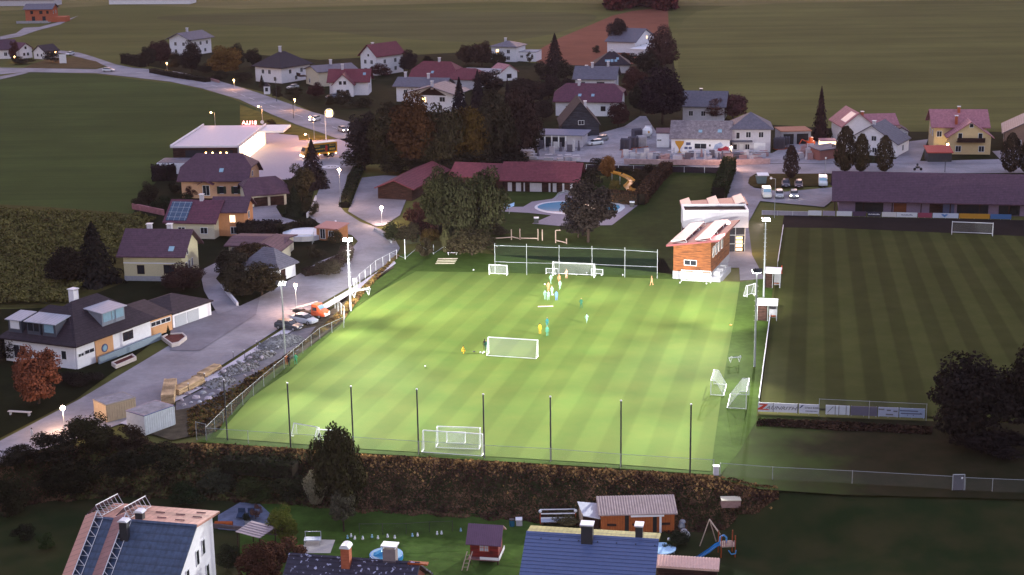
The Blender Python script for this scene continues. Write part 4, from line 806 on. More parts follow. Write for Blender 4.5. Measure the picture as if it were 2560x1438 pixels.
# around the supermarket and the villa
T(672, 330, 44, 30, 'round', 'dark shrub behind the supermarket canopy', DK); T(700, 330, 50, 18, 'round', 'brown shrub on the supermarket bank', (.25, .13, .05, 1))
T(783, 470, 84, 118, 'cone', 'dark spruce in front of the yellow truck', (.045, .032, .036, 1))
T(752, 505, 86, 92, 'broad', 'dark bushy tree below the truck spruce', DK); T(800, 470, 40, 46, 'round', 'dark bush right of the truck spruce', DK)
T(738, 538, 62, 74, 'cone', 'broad green conifer beside the paved drive', (.045, .05, .026, 1)); T(778, 540, 50, 44, 'round', 'dark bush where drive and side road meet', DK)
T(372, 516, 54, 60, 'broad', 'dark tree at the corner of the villa garden', DK); T(437, 484, 34, 34, 'round', 'round clipped bush left of the villa', (.03, .035, .02, 1))
T(405, 530, 60, 40, 'round', 'green bush inside the villa garden wall', GN); T(350, 522, 40, 30, 'round', 'dark bush on the villa garden corner', DK)
T(480, 496, 34, 36, 'round', 'reddish shrub before the villa wall', RD); T(458, 512, 50, 28, 'round', 'low shrub behind the solar house', GN)
T(240, 706, 140, 150, 'cone', 'very dark spruce beside the pale yellow house', (.028, .024, .022, 1)); T(170, 716, 110, 96, 'broad', 'dark tree left of the big spruce', (.04, .03, .024, 1))
T(458, 726, 112, 66, 'broad', 'reddish bush before the pale yellow house', (.08, .045, .034, 1))
T(632, 664, 96, 62, 'broad', 'brown tree in front of the bungalow', (.09, .055, .03, 1)); T(575, 700, 86, 78, 'broad', 'dark tree beside the yard lane', DK)
T(655, 740, 116, 82, 'broad', 'dark tree between the lane and the slate garage', (.055, .045, .03, 1)); T(605, 740, 84, 62, 'broad', 'dark tree at the lane retaining wall', DK)
T(790, 645, 50, 40, 'round', 'dark bush beside the pool garden path', DK); T(835, 612, 44, 36, 'round', 'dark bush by the garden hut', DK); T(822, 690, 80, 40, 'round', 'low dark bush on the inside of the road bend', DK); T(860, 655, 56, 34, 'round', 'dark bush at the bright mast by the bend', DK)
T(98, 1010, 124, 158, 'broad', 'large rust coloured tree before the corner house', (.34, .12, .06, 1)); T(25, 900, 70, 60, 'round', 'dark bush left of the corner house', (.03, .024, .02, 1))
T(200, 958, 110, 36, 'round', 'low dark bush at the corner house wall', (.03, .024, .02, 1)); T(422, 846, 16, 34, 'cone', 'tiny conifer in the round planter', GN)
# pool and car park
T(1215, 606, 124, 196, 'broad', 'right hand crown of the big trees before the pool pavilion', (.054, .054, .030, 1))
T(1152, 614, 112, 180, 'broad', 'middle crown of the big trees before the pool pavilion', (.054, .054, .030, 1))
T(1096, 596, 84, 170, 'broad', 'left hand crown of the big trees before the pool pavilion', (.054, .054, .030, 1))
T(1180, 640, 130, 66, 'round', 'dark bush under the big pool trees', DK); T(1245, 590, 60, 40, 'round', 'dark bush at the pool edge under the trees', DK)
T(985, 606, 56, 52, 'round', 'green bush at the car park corner', GN); T(1022, 612, 60, 56, 'round', 'second bush from the car park corner', DK); T(1040, 560, 60, 60, 'round', 'tall reddish bush beside the car park', RD); T(1062, 645, 50, 50, 'round', 'dark bush behind the corner post fence', DK)
T(1076, 612, 56, 40, 'round', 'ochre rounded bush behind the post fence', (.14, .09, .03, 1)); T(1114, 632, 30, 60, 'wisp', 'tall plume grass clump by the field gate', (.18, .17, .07, 1), name='plume_grass')
T(1470, 608, 142, 152, 'tall', 'lone dark tree standing before the pool', (.055, .042, .038, 1)); T(1445, 596, 80, 66, 'round', 'low branches bush at the left foot of the lone pool tree', (.05, .04, .034, 1))
T(1519, 448, 46, 60, 'broad', 'orange brown tree at the top of the yellow slide', (.32, .14, .05, 1)); T(1480, 462, 70, 44, 'round', 'dark bush right of the pool pavilion', DK); T(1500, 425, 60, 30, 'round', 'dark bush behind the pavilion end', DK)
T(1600, 456, 60, 38, 'round', 'brown bush inside the slide bend', (.08, .055, .03, 1)); T(1632, 440, 54, 28, 'round', 'brown bush on the slope above the slide', (.08, .05, .03, 1)); T(1538, 478, 30, 30, 'round', 'ochre bush beside the middle of the slide', (.13, .095, .03, 1)); T(1585, 478, 46, 26, 'round', 'dark bush in the lower loop of the slide', DK); T(1625, 478, 50, 26, 'round', 'reddish bush right of the lower slide', RD); T(1560, 435, 50, 18, 'round', 'low bush along the pool fence', DK)
T(1977, 448, 36, 82, 'column', 'columnar tree on the parking verge', (.10, .06, .045, 1))
for x, y, w_, h_, l in ((2112, 432, 52, 112, 'widest poplar, beside the brick kiosk'), (2152, 432, 40, 94, 'poplar second from the kiosk'), (2210, 432, 42, 90, 'poplar before the white gabled house'), (2526, 434, 46, 98, 'poplar in front of the purple barn'), (2562, 434, 30, 84, 'poplar cut by the right edge')):
    T(x, y, w_, h_, 'column', l, (.085, .06, .034, 1), name='poplar')
# foreground, above and below the bank
LB = LOW
T(848, 1296, 142, 262, 'broad', 'dark tree rising before the near goals', (.05, .045, .022, 1), LB); T(790, 1262, 70, 92, 'wisp', 'pale silvery shrub left of the dark tree', (.30, .27, .20, 1), LB)
T(860, 1330, 90, 110, 'open', 'ivy grown lower bush of the dark tree', (.13, .12, .07, 1), LB)
T(230, 1130, 130, 96, 'broad', 'dark bush tree before the tan container', (.045, .04, .02, 1)); T(318, 1128, 110, 66, 'round', 'reddish dark bush before the blue rimmed container', (.06, .04, .028, 1)); T(140, 1150, 120, 76, 'round', 'dark bush beside the lower street lamp', (.04, .035, .02, 1))
T(40, 1160, 110, 56, 'round', 'dark bush at the left edge by the road', (.035, .03, .018, 1)); T(30, 1290, 100, 100, 'broad', 'dark tree at the left edge in the lower garden', (.03, .028, .016, 1), LB)
T(400, 1180, 130, 70, 'round', 'dark bush on the bank below the container', (.03, .03, .016, 1)); T(300, 1190, 120, 70, 'round', 'dark bush on the bank top, left part', (.03, .028, .016, 1)); T(180, 1240, 150, 90, 'broad', 'broad dark tree in the lower left garden', (.026, .024, .014, 1), LB)
T(545, 1236, 100, 64, 'round', 'grey green bush on the bank slope', (.07, .075, .045, 1), LB); T(470, 1262, 92, 66, 'round', 'green rounded bush above the blue roof', (.035, .055, .02, 1), LB); T(640, 1250, 110, 52, 'round', 'green bush on the bank near the tree', (.06, .075, .025, 1), LB); T(720, 1250, 90, 66, 'round', 'dark bush at the bank foot beside the pale shrub', (.05, .055, .025, 1), LB)
T(708, 1360, 74, 100, 'broad', 'yellow green young tree by the patio', (.17, .19, .035, 1), LB); T(720, 1430, 110, 100, 'open', 'rusty brown vine tree covering the pergola end', (.13, .06, .04, 1), LB); T(650, 1470, 130, 120, 'broad', 'red brown tree at the bottom edge', (.10, .045, .03, 1), LB); T(572, 1420, 70, 66, 'round', 'dark ivy bush beside the white gable wall', (.03, .035, .02, 1), LB)
T(120, 1374, 50, 44, 'round', 'green garden shrub left of the solar racks', (.05, .075, .025, 1), LB); T(60, 1350, 60, 40, 'round', 'dark garden shrub at the left edge', (.03, .03, .016, 1), LB); T(640, 1300, 36, 42, 'open', 'pinkish shrub behind the patio', (.22, .11, .09, 1), LB)
T(1420, 1310, 90, 30, 'wisp', 'dry grass clump behind the white pergola', (.16, .14, .06, 1), LB, name='plume_grass'); T(1700, 1365, 50, 40, 'round', 'dark bush right of the shed', (.04, .05, .025, 1), LB); T(1672, 1380, 40, 30, 'round', 'low bush beside the trampoline', (.035, .045, .02, 1), LB)
T(2430, 1110, 236, 222, 'broad', 'large black green tree at the corner of the match pitch', (.040, .030, .022, 1)); T(2570, 1100, 150, 232, 'broad', 'dark tree cut by the right edge beside the match pitch', (.040, .030, .022, 1)); T(2480, 1130, 200, 70, 'round', 'dark bush at the foot of the corner trees', (.03, .022, .02, 1))
# ---- hedges: one thing each, a dark core with leaves over it
def hedge(label, pts, w_, h_, c=DK, base=0.0, dens=30):
    ps = [at(x, y, base) for x, y in pts]; core = MB(); C = []; Nn = []; S = []
    o0 = ps[0]
    for a, b in zip(ps, ps[1:]):
        d = b-a; L_ = d.length; d = d/L_; n = Vector((-d.y, d.x, 0))
        q = [a+n*w_*.42-o0, a-n*w_*.42-o0, b-n*w_*.42-o0, b+n*w_*.42-o0]; core.prism([(p.x, p.y) for p in q], -.3, h_*.93)
        k = int(L_*(2*h_+w_)*dens); u = rng.uniform(0, L_, k); s = rng.uniform(0, 2*h_+w_, k)
        off = np.where(s < h_, -w_/2, np.where(s < h_+w_, s-h_-w_/2, w_/2)); z = np.where(s < h_, s, np.where(s < h_+w_, h_, 2*h_+w_-s))
        nx = np.where(s < h_, -1, np.where(s < h_+w_, 0, 1)); nz = np.where((s >= h_) & (s < h_+w_), 1, .3); jit = rng.normal(size=(k, 3))*.09
        P = np.stack([(a.x-o0.x)+d.x*u+n.x*off, (a.y-o0.y)+d.y*u+n.y*off, z], 1)+jit; C.append(P); Nn.append(np.stack([n.x*nx, n.y*nx, nz], 1)+rng.normal(size=(k, 3))*.5); S.append(rng.uniform(.16, .34, k))
    t = thing('hedge', label, 'hedge', o0)
    o = link('foliage', quads_mesh('foliage', np.vstack(C), np.vstack(Nn), np.concatenate(S)), t); o.color = c
    co = core.build('hedge_core', mat('hedge_core', (.02, .016, .012), .95, .2), t); return t
hedge('clipped dark hedge left of the hill house, beside the road', [(310, 158), (330, 162), (358, 168)], 3, 3.6, DK, dens=8)
hedge('dark hedge strip along the main road below the hill house', [(380, 182), (440, 194), (520, 206)], 2.5, 1.6, DK, dens=8)
hedge('dark clipped hedge behind the plum roofed villa', [(380, 452), (415, 450), (440, 448)], 3.5, 3.4, (.035, .022, .03, 1), dens=12)
hedge('hedge along the kerb between side road and car park', [(896, 428), (884, 455), (872, 490), (862, 520)], 2.2, 1.3, GN, dens=18)
hedge('dark hedge beside the orange house', [(592, 592), (650, 588), (700, 590)], 3, 2.8, (.04, .03, .03, 1), dens=18)
hedge('dark hedge around the pool garden on the road side', [(700, 592), (745, 576), (790, 572)], 1.8, 1.8, DK, dens=18)
hedge('dark hedge following the inside of the road bend', [(870, 630), (860, 655), (800, 684), (760, 690)], 2.2, 1.2, (.06, .035, .03, 1), dens=18)
hedge('brown hedge enclosing the slide garden', [(1518, 506), (1598, 514), (1632, 470), (1668, 432)], 2.6, 2.6, (.10, .055, .035, 1), dens=16)
hedge('tall green hedge along the street side of the lawn', [(1795, 508), (1812, 460), (1824, 428)], 2.8, 3.4, (.06, .07, .028, 1), dens=16)
hedge('low brown hedge between car park bush and big pool trees', [(1030, 582), (1100, 590)], 2, 2.2, RD, dens=18)
hedge('dark hedge along the left bank top', [(560, 1170), (640, 1176), (740, 1186)], 2.4, 1.4, (.03, .035, .016, 1), dens=24, base=-1.2)
# ---- uncountable ground cover
def cover(name, label, n, fn, c, s0, s1, up=.6):
    C = []
    while len(C) < n:
        p = fn()
        if p is not None: C.append(p)
    C = np.array(C); k = len(C); a = rng.uniform(0, 6.28, k)
    k_ = len(C); me = quads_mesh(name, C, np.stack([np.cos(a), np.sin(a), np.full(k, up)], 1), rng.uniform(s0, s1, k)); me.materials[0] = M_leaf if name == 'corn_plants' else M_weed; o = link(name, me); o.color = c; return tag(o, kind='stuff')
x19 = at(1940, 1216).x; xl = at(-60, 1165).x
def on_bank():
    x = rng.uniform(xl, x19); d = rng.uniform(-.2, 7.5)*(1-.75*max(0, (x-x19+14)/14)**2); y = bank_y(x)-d+.5*math.sin(x*1.7)*math.sin(x*.45); n_ = .5+.5*math.sin(x*.9)*math.sin(x*.37+d*.8+1)
    return (x, y, ground_z(x, y)+rng.uniform(.0, .10)+abs(rng.normal())*.13*n_)
cover('dry_bank_weeds', '', 52000, on_bank, (.15, .090, .070, 1), .07, .26, .9)
cover('pale_bank_grass', '', 5200, lambda: (lambda x, d: (x, bank_y(x)-d, ground_z(x, bank_y(x)-d)+rng.uniform(.02, .25)))(rng.uniform(at(480, 1110).x, x19), abs(rng.normal())*(.5+.9*abs(math.sin(rng.uniform(0, 60))))), (.42, .27, .13, 1), .12, .34, .8)
cover('green_bank_tufts', '', 9000, lambda: (lambda x, d: (x, bank_y(x)-d, ground_z(x, bank_y(x)-d)+abs(rng.normal())*.12))(rng.uniform(at(200, 1110).x, at(900, 1130).x), rng.uniform(1, 7.5)), (.12, .13, .06, 1), .14, .4, .9)
def in_quad(P):
    def f():
        a, b = rng.uniform(), rng.uniform(); k = (len(P)//2); i = min(int(a*(k-1)), k-2); t = a*(k-1)-i
        p = P[i].lerp(P[i+1], t); q = P[len(P)-1-i].lerp(P[len(P)-2-i], t); r = p.lerp(q, b); return (r.x, r.y, rng.uniform(.05, .35))
    return f
strip = P2([(1000, 640), (910, 735), (860, 800), (740, 880), (640, 960), (540, 1085), (470, 1095), (470, 1030), (600, 960), (700, 905), (790, 835), (840, 790), (895, 730), (990, 642)])
cover('roadside_weeds', '', 9000, in_quad(strip), (.20, .13, .06, 1), .15, .45)
cover('roadside_green_weeds', '', 3500, in_quad(strip), (.11, .12, .035, 1), .15, .4)
ledge = P2([(1897, 1050), (2100, 1058), (2330, 1072), (2330, 1090), (2100, 1080), (1890, 1068)])
cover('ledge_weeds', '', 5000, in_quad(ledge), (.06, .036, .030, 1), .1, .3, .9)
corn = P2([(-60, 530), (120, 524), (380, 548), (400, 590), (330, 690), (150, 760), (-60, 760)])
def incorn():
    a, b = rng.uniform(), rng.uniform(); l = at(-60, 525).lerp(at(-60, 765), a); r = at(395, 548).lerp(at(170, 760), a**1.0); p = l.lerp(r, b); return (p.x, p.y, .5+.5*rng.uniform()+.35*math.sin(p.x*1.1)*math.sin(p.y*.5))
cover('corn_plants', '', 42000, incorn, (.20, .175, .06, 1), .18, .42, .9)
def wood():
    x = rng.uniform(1512, 1692); y = rng.uniform(2, 24)+5*math.sin(x*.05); p = at(x, y); return (p.x, p.y, abs(rng.normal())*7+rng.uniform(0, 6))
cover('far_wood', '', 14000, wood, (.17, .045, .055, 1), 1.2, 3.0)
# ------------------------------------------------------------ masts, lamps and their light
def height_at(p, top):
    n = Vector((p.x, p.y, 0)).normalized(); return on_plane(top[0], top[1], p, n).z-p.z
def spot(parent, loc, target, energy, size=100, c=(1, 1, .93), blend=1.0, r=.12):
    l = bpy.data.lights.new('flood', 'SPOT'); l.energy = energy; l.spot_size = R(size); l.spot_blend = blend; l.color = c; l.shadow_soft_size = r
    o = bpy.data.objects.new('flood', l); col.objects.link(o); o.location = loc; o.rotation_euler = (Vector(loc)-Vector(target)).to_track_quat('Z', 'Y').to_euler(); o.parent = parent; return o
def point(parent, loc, energy, c, r=.2):
    l = bpy.data.lights.new('bulb', 'POINT'); l.energy = energy; l.color = c; l.shadow_soft_size = r
    o = bpy.data.objects.new('bulb', l); col.objects.link(o); o.location = loc; o.parent = parent; return o
def mast(label, base, top, aims, heads=3, group=None):
    p = at(*base); h = height_at(p, top); t = thing('floodlight_mast', label, 'floodlight', p, 0, group)
    m = MB(); m.tube((0, 0, 0), (0, 0, h*.55), .16, 8, .13); m.tube((0, 0, h*.55), (0, 0, h), .12, 8, .09)
    for k in range(int(h*.45/.7)): m.box(-.28, .28, -.02, .02, h*.5+k*.7, h*.5+k*.7+.04)
    m.build('pole', M_steel, t)
    c = MB(); c.box(-.6, .6, -.06, .06, h-.1, h+.02); c.build('crossbar', M_steel, t)
    for k in range(heads):
        x = -.42+.84*k/max(1, heads-1); aim = Vector(aims[k % len(aims)][0])-p; d = (aim-Vector((x, 0, h+.2))); dn = d.normalized(); dh = Vector((dn.x, dn.y, -.45)).normalized()
        q = dh.to_track_quat('-Z', 'Y').to_matrix(); hb = MB(); ln = MB()
        def pts(z0, z1, r): return [Vector((x, 0, h+.25))+q @ Vector((a*r*.8, b*r*.8, z)) for z in (z0, z1) for a, b in ((-1, -1), (1, -1), (1, 1), (-1, 1))]
        F6 = [(0,3,2,1),(4,5,6,7),(0,1,5,4),(1,2,6,5),(2,3,7,6),(3,0,4,7)]
        hb.add(pts(0, .28, .36), F6); o = hb.build('lamp_head', M_darkm, t); ln.add(pts(-.05, -.005, .33), F6); ln.build('lens', M_flood, o)
    for k, (tg, e, sz) in enumerate(aims):
        d = (Vector(tg)-p); dh = Vector((d.x, d.y, 0)).normalized()
        spot(t, Vector((0, 0, h-.15))+dh*1.35, Vector((d.x, d.y, 0)), e, sz)
    return t
K = 29500.0
def G(x, y): return at(x, y, 0)
def A_(*q): return [(Vector((x, y, 0)), K*e, z) for x, y, z, e in q]
def E_(px, z, e): return [(G(*px), K*e, z)]
mast('left floodlight mast nearer the rubble heap', (713, 893), (702, 712), A_((9.1, 245.8, 45, 0.9218), (33.1, 244.4, 45, 0.8233), (8.3, 225.1, 45, 0.4402), (30.4, 223.9, 45, 0.5422), (27.9, 204.6, 45, 0.8858), (-17.1, 188.5, 80, 0.1224), (-25.0, 170.7, 45, 1.0579), (23.3, 168.8, 45, 0.5388), (-12.8, 270.3, 45, 2.4677), (15.7, 268.6, 45, 1.4372), (8.2, 140.6, 45, 1.3649))+[(G(930, 805), K*.2, 50)], 2)
mast('left floodlight mast at the road bend', (877, 780), (869, 603), A_((-17.1, 188.5, 80, 0.7505), (-9.5, 141.2, 45, 1.2256), (8.2, 140.6, 45, 0.7928)), 2)
mast('right floodlight mast beside the nearer dugout', (1886, 920), (1893, 682), A_((-6.6, 246.7, 45, 1.0784), (9.1, 245.8, 45, 0.9473), (33.1, 244.4, 45, 1.4109), (-20.1, 226.5, 45, 0.4462), (-6.1, 225.8, 45, 0.5717), (-29.7, 207.3, 45, 0.8115), (-27.4, 188.9, 45, 0.4183), (-17.1, 188.5, 80, 0.2501), (25.6, 186.6, 80, 0.2709), (-25.0, 170.7, 45, 0.5464), (-15.7, 170.3, 45, 0.8579), (16.3, 169.1, 45, 0.3391), (15.7, 268.6, 45, 1.7537), (-9.5, 141.2, 45, 1.4287), (8.2, 140.6, 45, 0.8509)), 3)
mast('right floodlight mast beside the farther dugout', (1909, 745), (1918, 552), A_((-21.7, 247.5, 45, 1.4115), (19.7, 205.0, 45, 1.0619), (-25.0, 170.7, 45, 1.4318), (-9.5, 141.2, 45, 2.0538), (8.2, 140.6, 45, 0.7406)), 3)
# lamp on the club building, tall plain poles
t = thing('wall_floodlight', 'bright floodlight on the roof corner of the wooden club building', 'floodlight', on_plane(1820, 557, at(1800, 690), Vector((0, 1, 0))))
m = MB(); m.box(-.3, .3, -.1, .2, -.2, .2); m.build('housing', M_darkm, t); m = MB(); m.box(-.26, .26, -.14, -.1, -.17, .17); m.build('lens', M_flood, t); m = MB(); m.tube((0, .1, 0), (-.9, .5, -.6), .04); m.build('bracket', M_steel, t)
spot(t, (0, -.5, -.1), (-6, -14, -7), 2600, 120)
def lamp(label, base, top, e=300, c=(1, .62, .38), style='globe', group=None, glow=True, r=.22):
    p = at(*base); h = height_at(p, top); t = thing('street_lamp', label, 'street lamp', p, 0, group)
    m = MB(); m.tube((0, 0, 0), (0, 0, h-.1), .07, 7, .045)
    if style == 'arm': m.tube((0, 0, h-.1), (-.9, -.1, h+.05), .04, 6)
    m.build('pole', M_steel if style != 'dark' else M_darkm, t)
    g = MB(); x = -.9 if style == 'arm' else 0
    if style == 'arm': g.ball((x, -.1, h-.02), .26, 8, sq=.6)
    else: g.ball((0, 0, h), r, 10)
    g.build('lamp_globe', (M_globe if c[2] > .3 else M_globeo) if glow else M_trim, t)
    c_ = MB(); c_.box(x-.22, x+.22, -.3, .1, h+.2, h+.26); c_.build('lamp_cap', M_steel, t)
    if glow and e: point(t, (x, -.1, h-.45), e, c)
    return t
WR = (1, .55, .35); OR_ = (1, .45, .18)
lamp('street lamp at the hedge between side road and car park', (852, 520), (859, 424), 900, (1, .66, .5), r=.3)
lamp('street lamp on the far edge of the car park', (955, 562), (953, 519), 700, (1, .70, .55), r=.3)
lamp('street lamp behind the orange rescue truck', (742, 782), (740, 713), 650, (1, .6, .42), r=.28)
lamp('street lamp at the lower left end of the road', (162, 1078), (154, 1020), 420, (1, .6, .36), r=.3)
lamp('lamp standing behind the supermarket roof', (540, 345), (536, 281), 300, OR_, 'arm')
lamp('lamp at the supermarket bank nearest the road', (658, 330), (652, 266), 600, OR_, 'arm')
lamp('lamp in front of the tall ring sign', (786, 350), (782, 292), 700, OR_, 'arm')
lamp('short lamp behind the yellow truck', (774, 372), (767, 336), 500, OR_, 'arm')
lamp('orange lamp beside the main road at the sloping lawn', (738, 278), (735, 249), 260, OR_, 'globe')
lamp('orange lamp beside the main road below the golden tree', (586, 225), (584, 200), 260, OR_)
lamp('orange lamp among the hill house trees', (418, 176), (416, 158), 90, OR_)
lamp('upper of two orange lamps at the far left bush', (140, 150), (140, 130), 60, OR_); lamp('lower of two orange lamps at the far left bush', (137, 156), (136, 137), 60, OR_)
lamp('orange lamp at the far left white house', (38, 156), (35, 142), 60, OR_)
lamp('yellow lamp glowing beside the small cottage', (1297, 222), (1296, 201), 60, (1, .8, .3)); lamp('orange lamp shining through the right end of the grove', (1222, 400), (1222, 350), 160, OR_)
lamp('small lamp shining through the middle of the grove', (930, 345), (929, 311), 30, OR_)
lamp('street lamp on a dark pole in front of the hip roofed house', (1827, 425), (1826, 368), 900, WR, 'dark')
lamp('small lamp at the red carport', (2368, 385), (2366, 361), 90, (1, .8, .4))
lamp('short white lamp post beside the white van', (2063, 440), (2066, 396), 0, glow=False); lamp('tall unlit lamp on the parking verge', (1936, 545), (1938, 446), 0, style='arm', glow=False)
lamp('warm lamp over the club hall benches', (2453, 530), (2453, 512), 60, (1, .8, .35), r=.3)
for i, (x, y, tx_, ty) in enumerate(((692, 255, 690, 196), (734, 297, 733, 243), (2362, 432, 2363, 400))):
    p = at(x, y); h = height_at(p, (tx_, ty)); t = thing('utility_pole', ['slim dark pole beside the main road by the hipped house', 'slim dark pole beside the main road by the sloping lawn', 'thin dark pole beside the street before the carport'][i], 'pole', p)
    m = MB(); m.tube((0, 0, 0), (0, 0, h), .09, 6, .06); m.build('shaft', M_darkm, t); m = MB(); m.box(-.5, .5, -.04, .04, h-.3, h-.2); m.build('crossarm', M_darkm, t)
# ring sign
p = at(826, 358); h = height_at(p, (821, 283)); t = thing('ring_sign', 'tall shop pylon with a glowing yellow square inside a white ring', 'sign', p)
m = MB(); m.tube((-1.05, 0, 0), (-1.05, 0, h), .13, 8); m.build('pole', M_trim, t)
m = MB(); ring = [(1.15*math.cos(k*math.pi/12), .0, h+1.15*math.sin(k*math.pi/12)) for k in range(25)]; m.path(ring, .09, 6); m.build('ring', M_trim, t)
m = MB(); m.box(-.7, .75, -.12, .12, h-.8, h+.75); m.build('lit_panel', mat('yellow_lightbox', (.9, .6, .2), .5, .05, emit=(1, .68, .25), es=3), t)
# poster board and roundel sign
t = thing('poster_board', 'white tilted poster board beside the far left road', 'sign', at(158, 160)); m = MB(); m.box(-1.3, 1.3, -.1, .1, .3, 3.6); m.build('panel', M_trim, t); m = MB(); m.tube((-1, .1, 0), (-1, .1, .5), .08); m.tube((1, .1, 0), (1, .1, .5), .08); m.build('legs', M_steel, t)
t = thing('round_sign', 'round white sign on a post at the supermarket bank', 'sign', at(657, 332)); m = MB(); m.tube((0, 0, 0), (0, 0, 3), .05); m.build('post', M_steel, t); m = MB(); m.extr([(.5*math.cos(k*math.pi/8), 2.9+.5*math.sin(k*math.pi/8)) for k in range(16)], -.08, -.03, 'y'); m.build('disc', M_trim, t)
t = thing('shrine', 'small white roadside shrine by the crossing', 'shrine', at(668, 235)); m = MB(); m.box(-.9, .9, -.8, .8, 0, 2.6); m.build('wall', M_white, t); m = MB(); m.box(-.45, .45, -.85, -.78, .9, 2.1); m.build('niche', M_glass, t); m = MB(); m.shell([(-1.1, -1, 2.6), (1.1, -1, 2.6), (1.1, 1, 2.6), (-1.1, 1, 2.6), (0, 0, 3.7)], [(0, 1, 4), (1, 2, 4), (2, 3, 4), (3, 0, 4)], .1); m.build('roof', M_dark, t)
# ------------------------------------------------------------ goals
def goal(label, pl, pr, h=2.44, depth=2.0, back=1, h2=None, group=None, r=.06, base=0.0, netm=None, tilt=0, w=None):
    """pl, pr = photo pixels of the feet of the two posts; back=+1 the net lies away from the camera"""
    A, B = at(*pl, base), at(*pr, base); d = B-A; W = w or d.length; rz = math.atan2(d.y, d.x); M_ = (A+B)/2
    t = thing('goal', label, 'goal', (M_.x, M_.y, base+.26), rz, group); s = back*depth; td = .35*s; h2 = h2 or h
    a, b = -W/2, W/2; m = MB(); m.tube((a, 0, 0), (a, 0, h), r, 6); m.tube((b, 0, 0), (b, 0, h), r, 6); m.tube((a-r, 0, h), (b+r, 0, h), r, 6); m.build('front_frame', M_trim, t)
    m = MB()
    for x in (a, b): m.tube((x, 0, .05), (x, s, .05), r*.75, 5); m.tube((x, 0, h), (x, td, h), r*.6, 5); m.tube((x, td, h), (x, s, .05), r*.45, 5)
    m.tube((a, s, .05), (b, s, .05), r*.8, 5); m.build('ground_frame', M_trim, t)
    m = MB()
    m.add([(a, td, h-.02), (b, td, h-.02), (b, s, .06), (a, s, .06)], [(0, 1, 2, 3)]); m.add([(a, 0, h-.02), (b, 0, h-.02), (b, td, h-.02), (a, td, h-.02)], [(0, 1, 2, 3)])
    for x in (a, b): m.add([(x, 0, .05), (x, s, .06), (x, td, h-.02), (x, 0, h-.02)], [(0, 1, 2, 3)])
    m.build('net', netm or M_net, t)
    if tilt: t.rotation_euler = (tilt, 0, rz); t.location.z += .15
    return t
goal('wide goal in the middle of the lit pitch beside two dark clad coaches', (1222, 888), (1345, 896), 2.44, 1.2, -1)
goal('full size goal at the far end of the lit pitch guarded by a keeper', (1382, 694), (1485, 699), 2.44, 1.8, 1)
goal('small goal left of the full size far goal, beside the first net post', (1223, 691), (1267, 693), 1.8, .9, 1)
goal('low goal peeping out left of the far full size goal', (1365, 689), (1395, 690), 1.0, .7, 1, r=.045); goal('low goal peeping out right of the far full size goal', (1478, 690), (1506, 692), 1.0, .7, 1, r=.045)
goal('goal with greenish net on the dark match pitch', (2379, 590), (2481, 594), 2.44, 2.0, 1)
goal('goal parked against the plinth of the wooden club building', (1703, 708), (1776, 712), 2.0, .8, 1)
goal('nearest wide goal touching the front fence', (1060, 1129), (1209, 1139), 2.44, 1.0, -1)
goal('second goal standing just behind the nearest wide goal', (1095, 1114), (1202, 1118), 2.2, 1.5, -1); goal('tiny goal inside the frame of the second near goal', (1118, 1108), (1164, 1109), 1.2, .7, -1, r=.045)
goal('goal lying on its face beside the second black pole', (728, 1098), (786, 1108), 1.6, 1.5, 1, tilt=R(-28)); goal('goal half hidden by the dark foreground tree', (797, 1112), (852, 1116), 1.7, 1.0, 1)
goal('goal turned sideways at the right touchline, farther one', (1776, 995), (1785, 963), 2.0, 1.7, -1, w=4.6)
goal('goal turned sideways at the right touchline, nearer one with torn net', (1864, 1033), (1873, 988), 2.3, 2.4, 1, w=5.6)
goal('small goal tipped over near the right floodlight mast', (1826, 914), (1848, 912), 1.1, .8, 1, tilt=R(35), r=.045)
goal('goal frame tipped over at the left touchline below the mast', (886, 750), (922, 744), 1.4, 1.4, 1, tilt=R(30), r=.05)
goal('goal frame leaning beside the farther right mast', (1868, 747), (1888, 741), 1.9, .8, 1, r=.045)
# ball stop nets and black poles
def pole_row(name, label_fn, posts, r, m, cap=None, group=None):
    for i, (bx, by, tx_, ty) in enumerate(posts):
        p = at(bx, by); h = height_at(p, (tx_, ty)); t = thing(name, label_fn[i], 'pole', p, 0, group)
        q = MB(); q.tube((0, 0, -.3), (0, 0, h), r, 8, r*.9); q.build('shaft', m, t)
        q = MB(); q.tube((0, 0, h), (0, 0, h+.12), r*1.2, 8); q.build('pole_cap', cap or M_trim, t)
ORD = ['first', 'second', 'third', 'fourth', 'fifth', 'sixth', 'seventh', 'eighth']
pole_row('net_pole', ['tall black net pole, %s from the left along the near touchline' % k for k in ORD], [(569, 1104, 563, 950), (727, 1121, 718, 959), (884, 1127, 878, 967), (1047, 1138, 1044, 974), (1211, 1148, 1209, 987), (1377, 1156, 1376, 993), (1552, 1170, 1551, 1003), (1725, 1185, 1727, 1012)], .1, M_darkm, group='tall black net poles along the near touchline')
t = thing('ball_net', 'high green ball stop net on white posts behind the far goal', 'net', at(1237, 690)); PT = [(1238, 688, 1237, 608), (1317, 691, 1316, 610), (1398, 692, 1397, 613), (1480, 694, 1479, 615), (1562, 697, 1561, 619), (1643, 699, 1643, 624)]
o0 = at(1237, 690); W_ = [at(a, b)-o0 for a, b, _, _ in PT]; HH = [height_at(at(a, b), (c, d)) for a, b, c, d in PT]
for w_, h_ in zip(W_, HH): m = MB(); m.tube(w_, w_+Vector((0, 0, h_)), .045, 6); m.build('post', M_steel, t)
m = MB(); m.path([w_+Vector((0, 0, h_-.45)) for w_, h_ in zip(W_, HH)], .035, 5); m.path([w_+Vector((0, 0, h_*.42)) for w_, h_ in zip(W_, HH)], .03, 5); m.build('rail', M_steel, t)
m = MB()
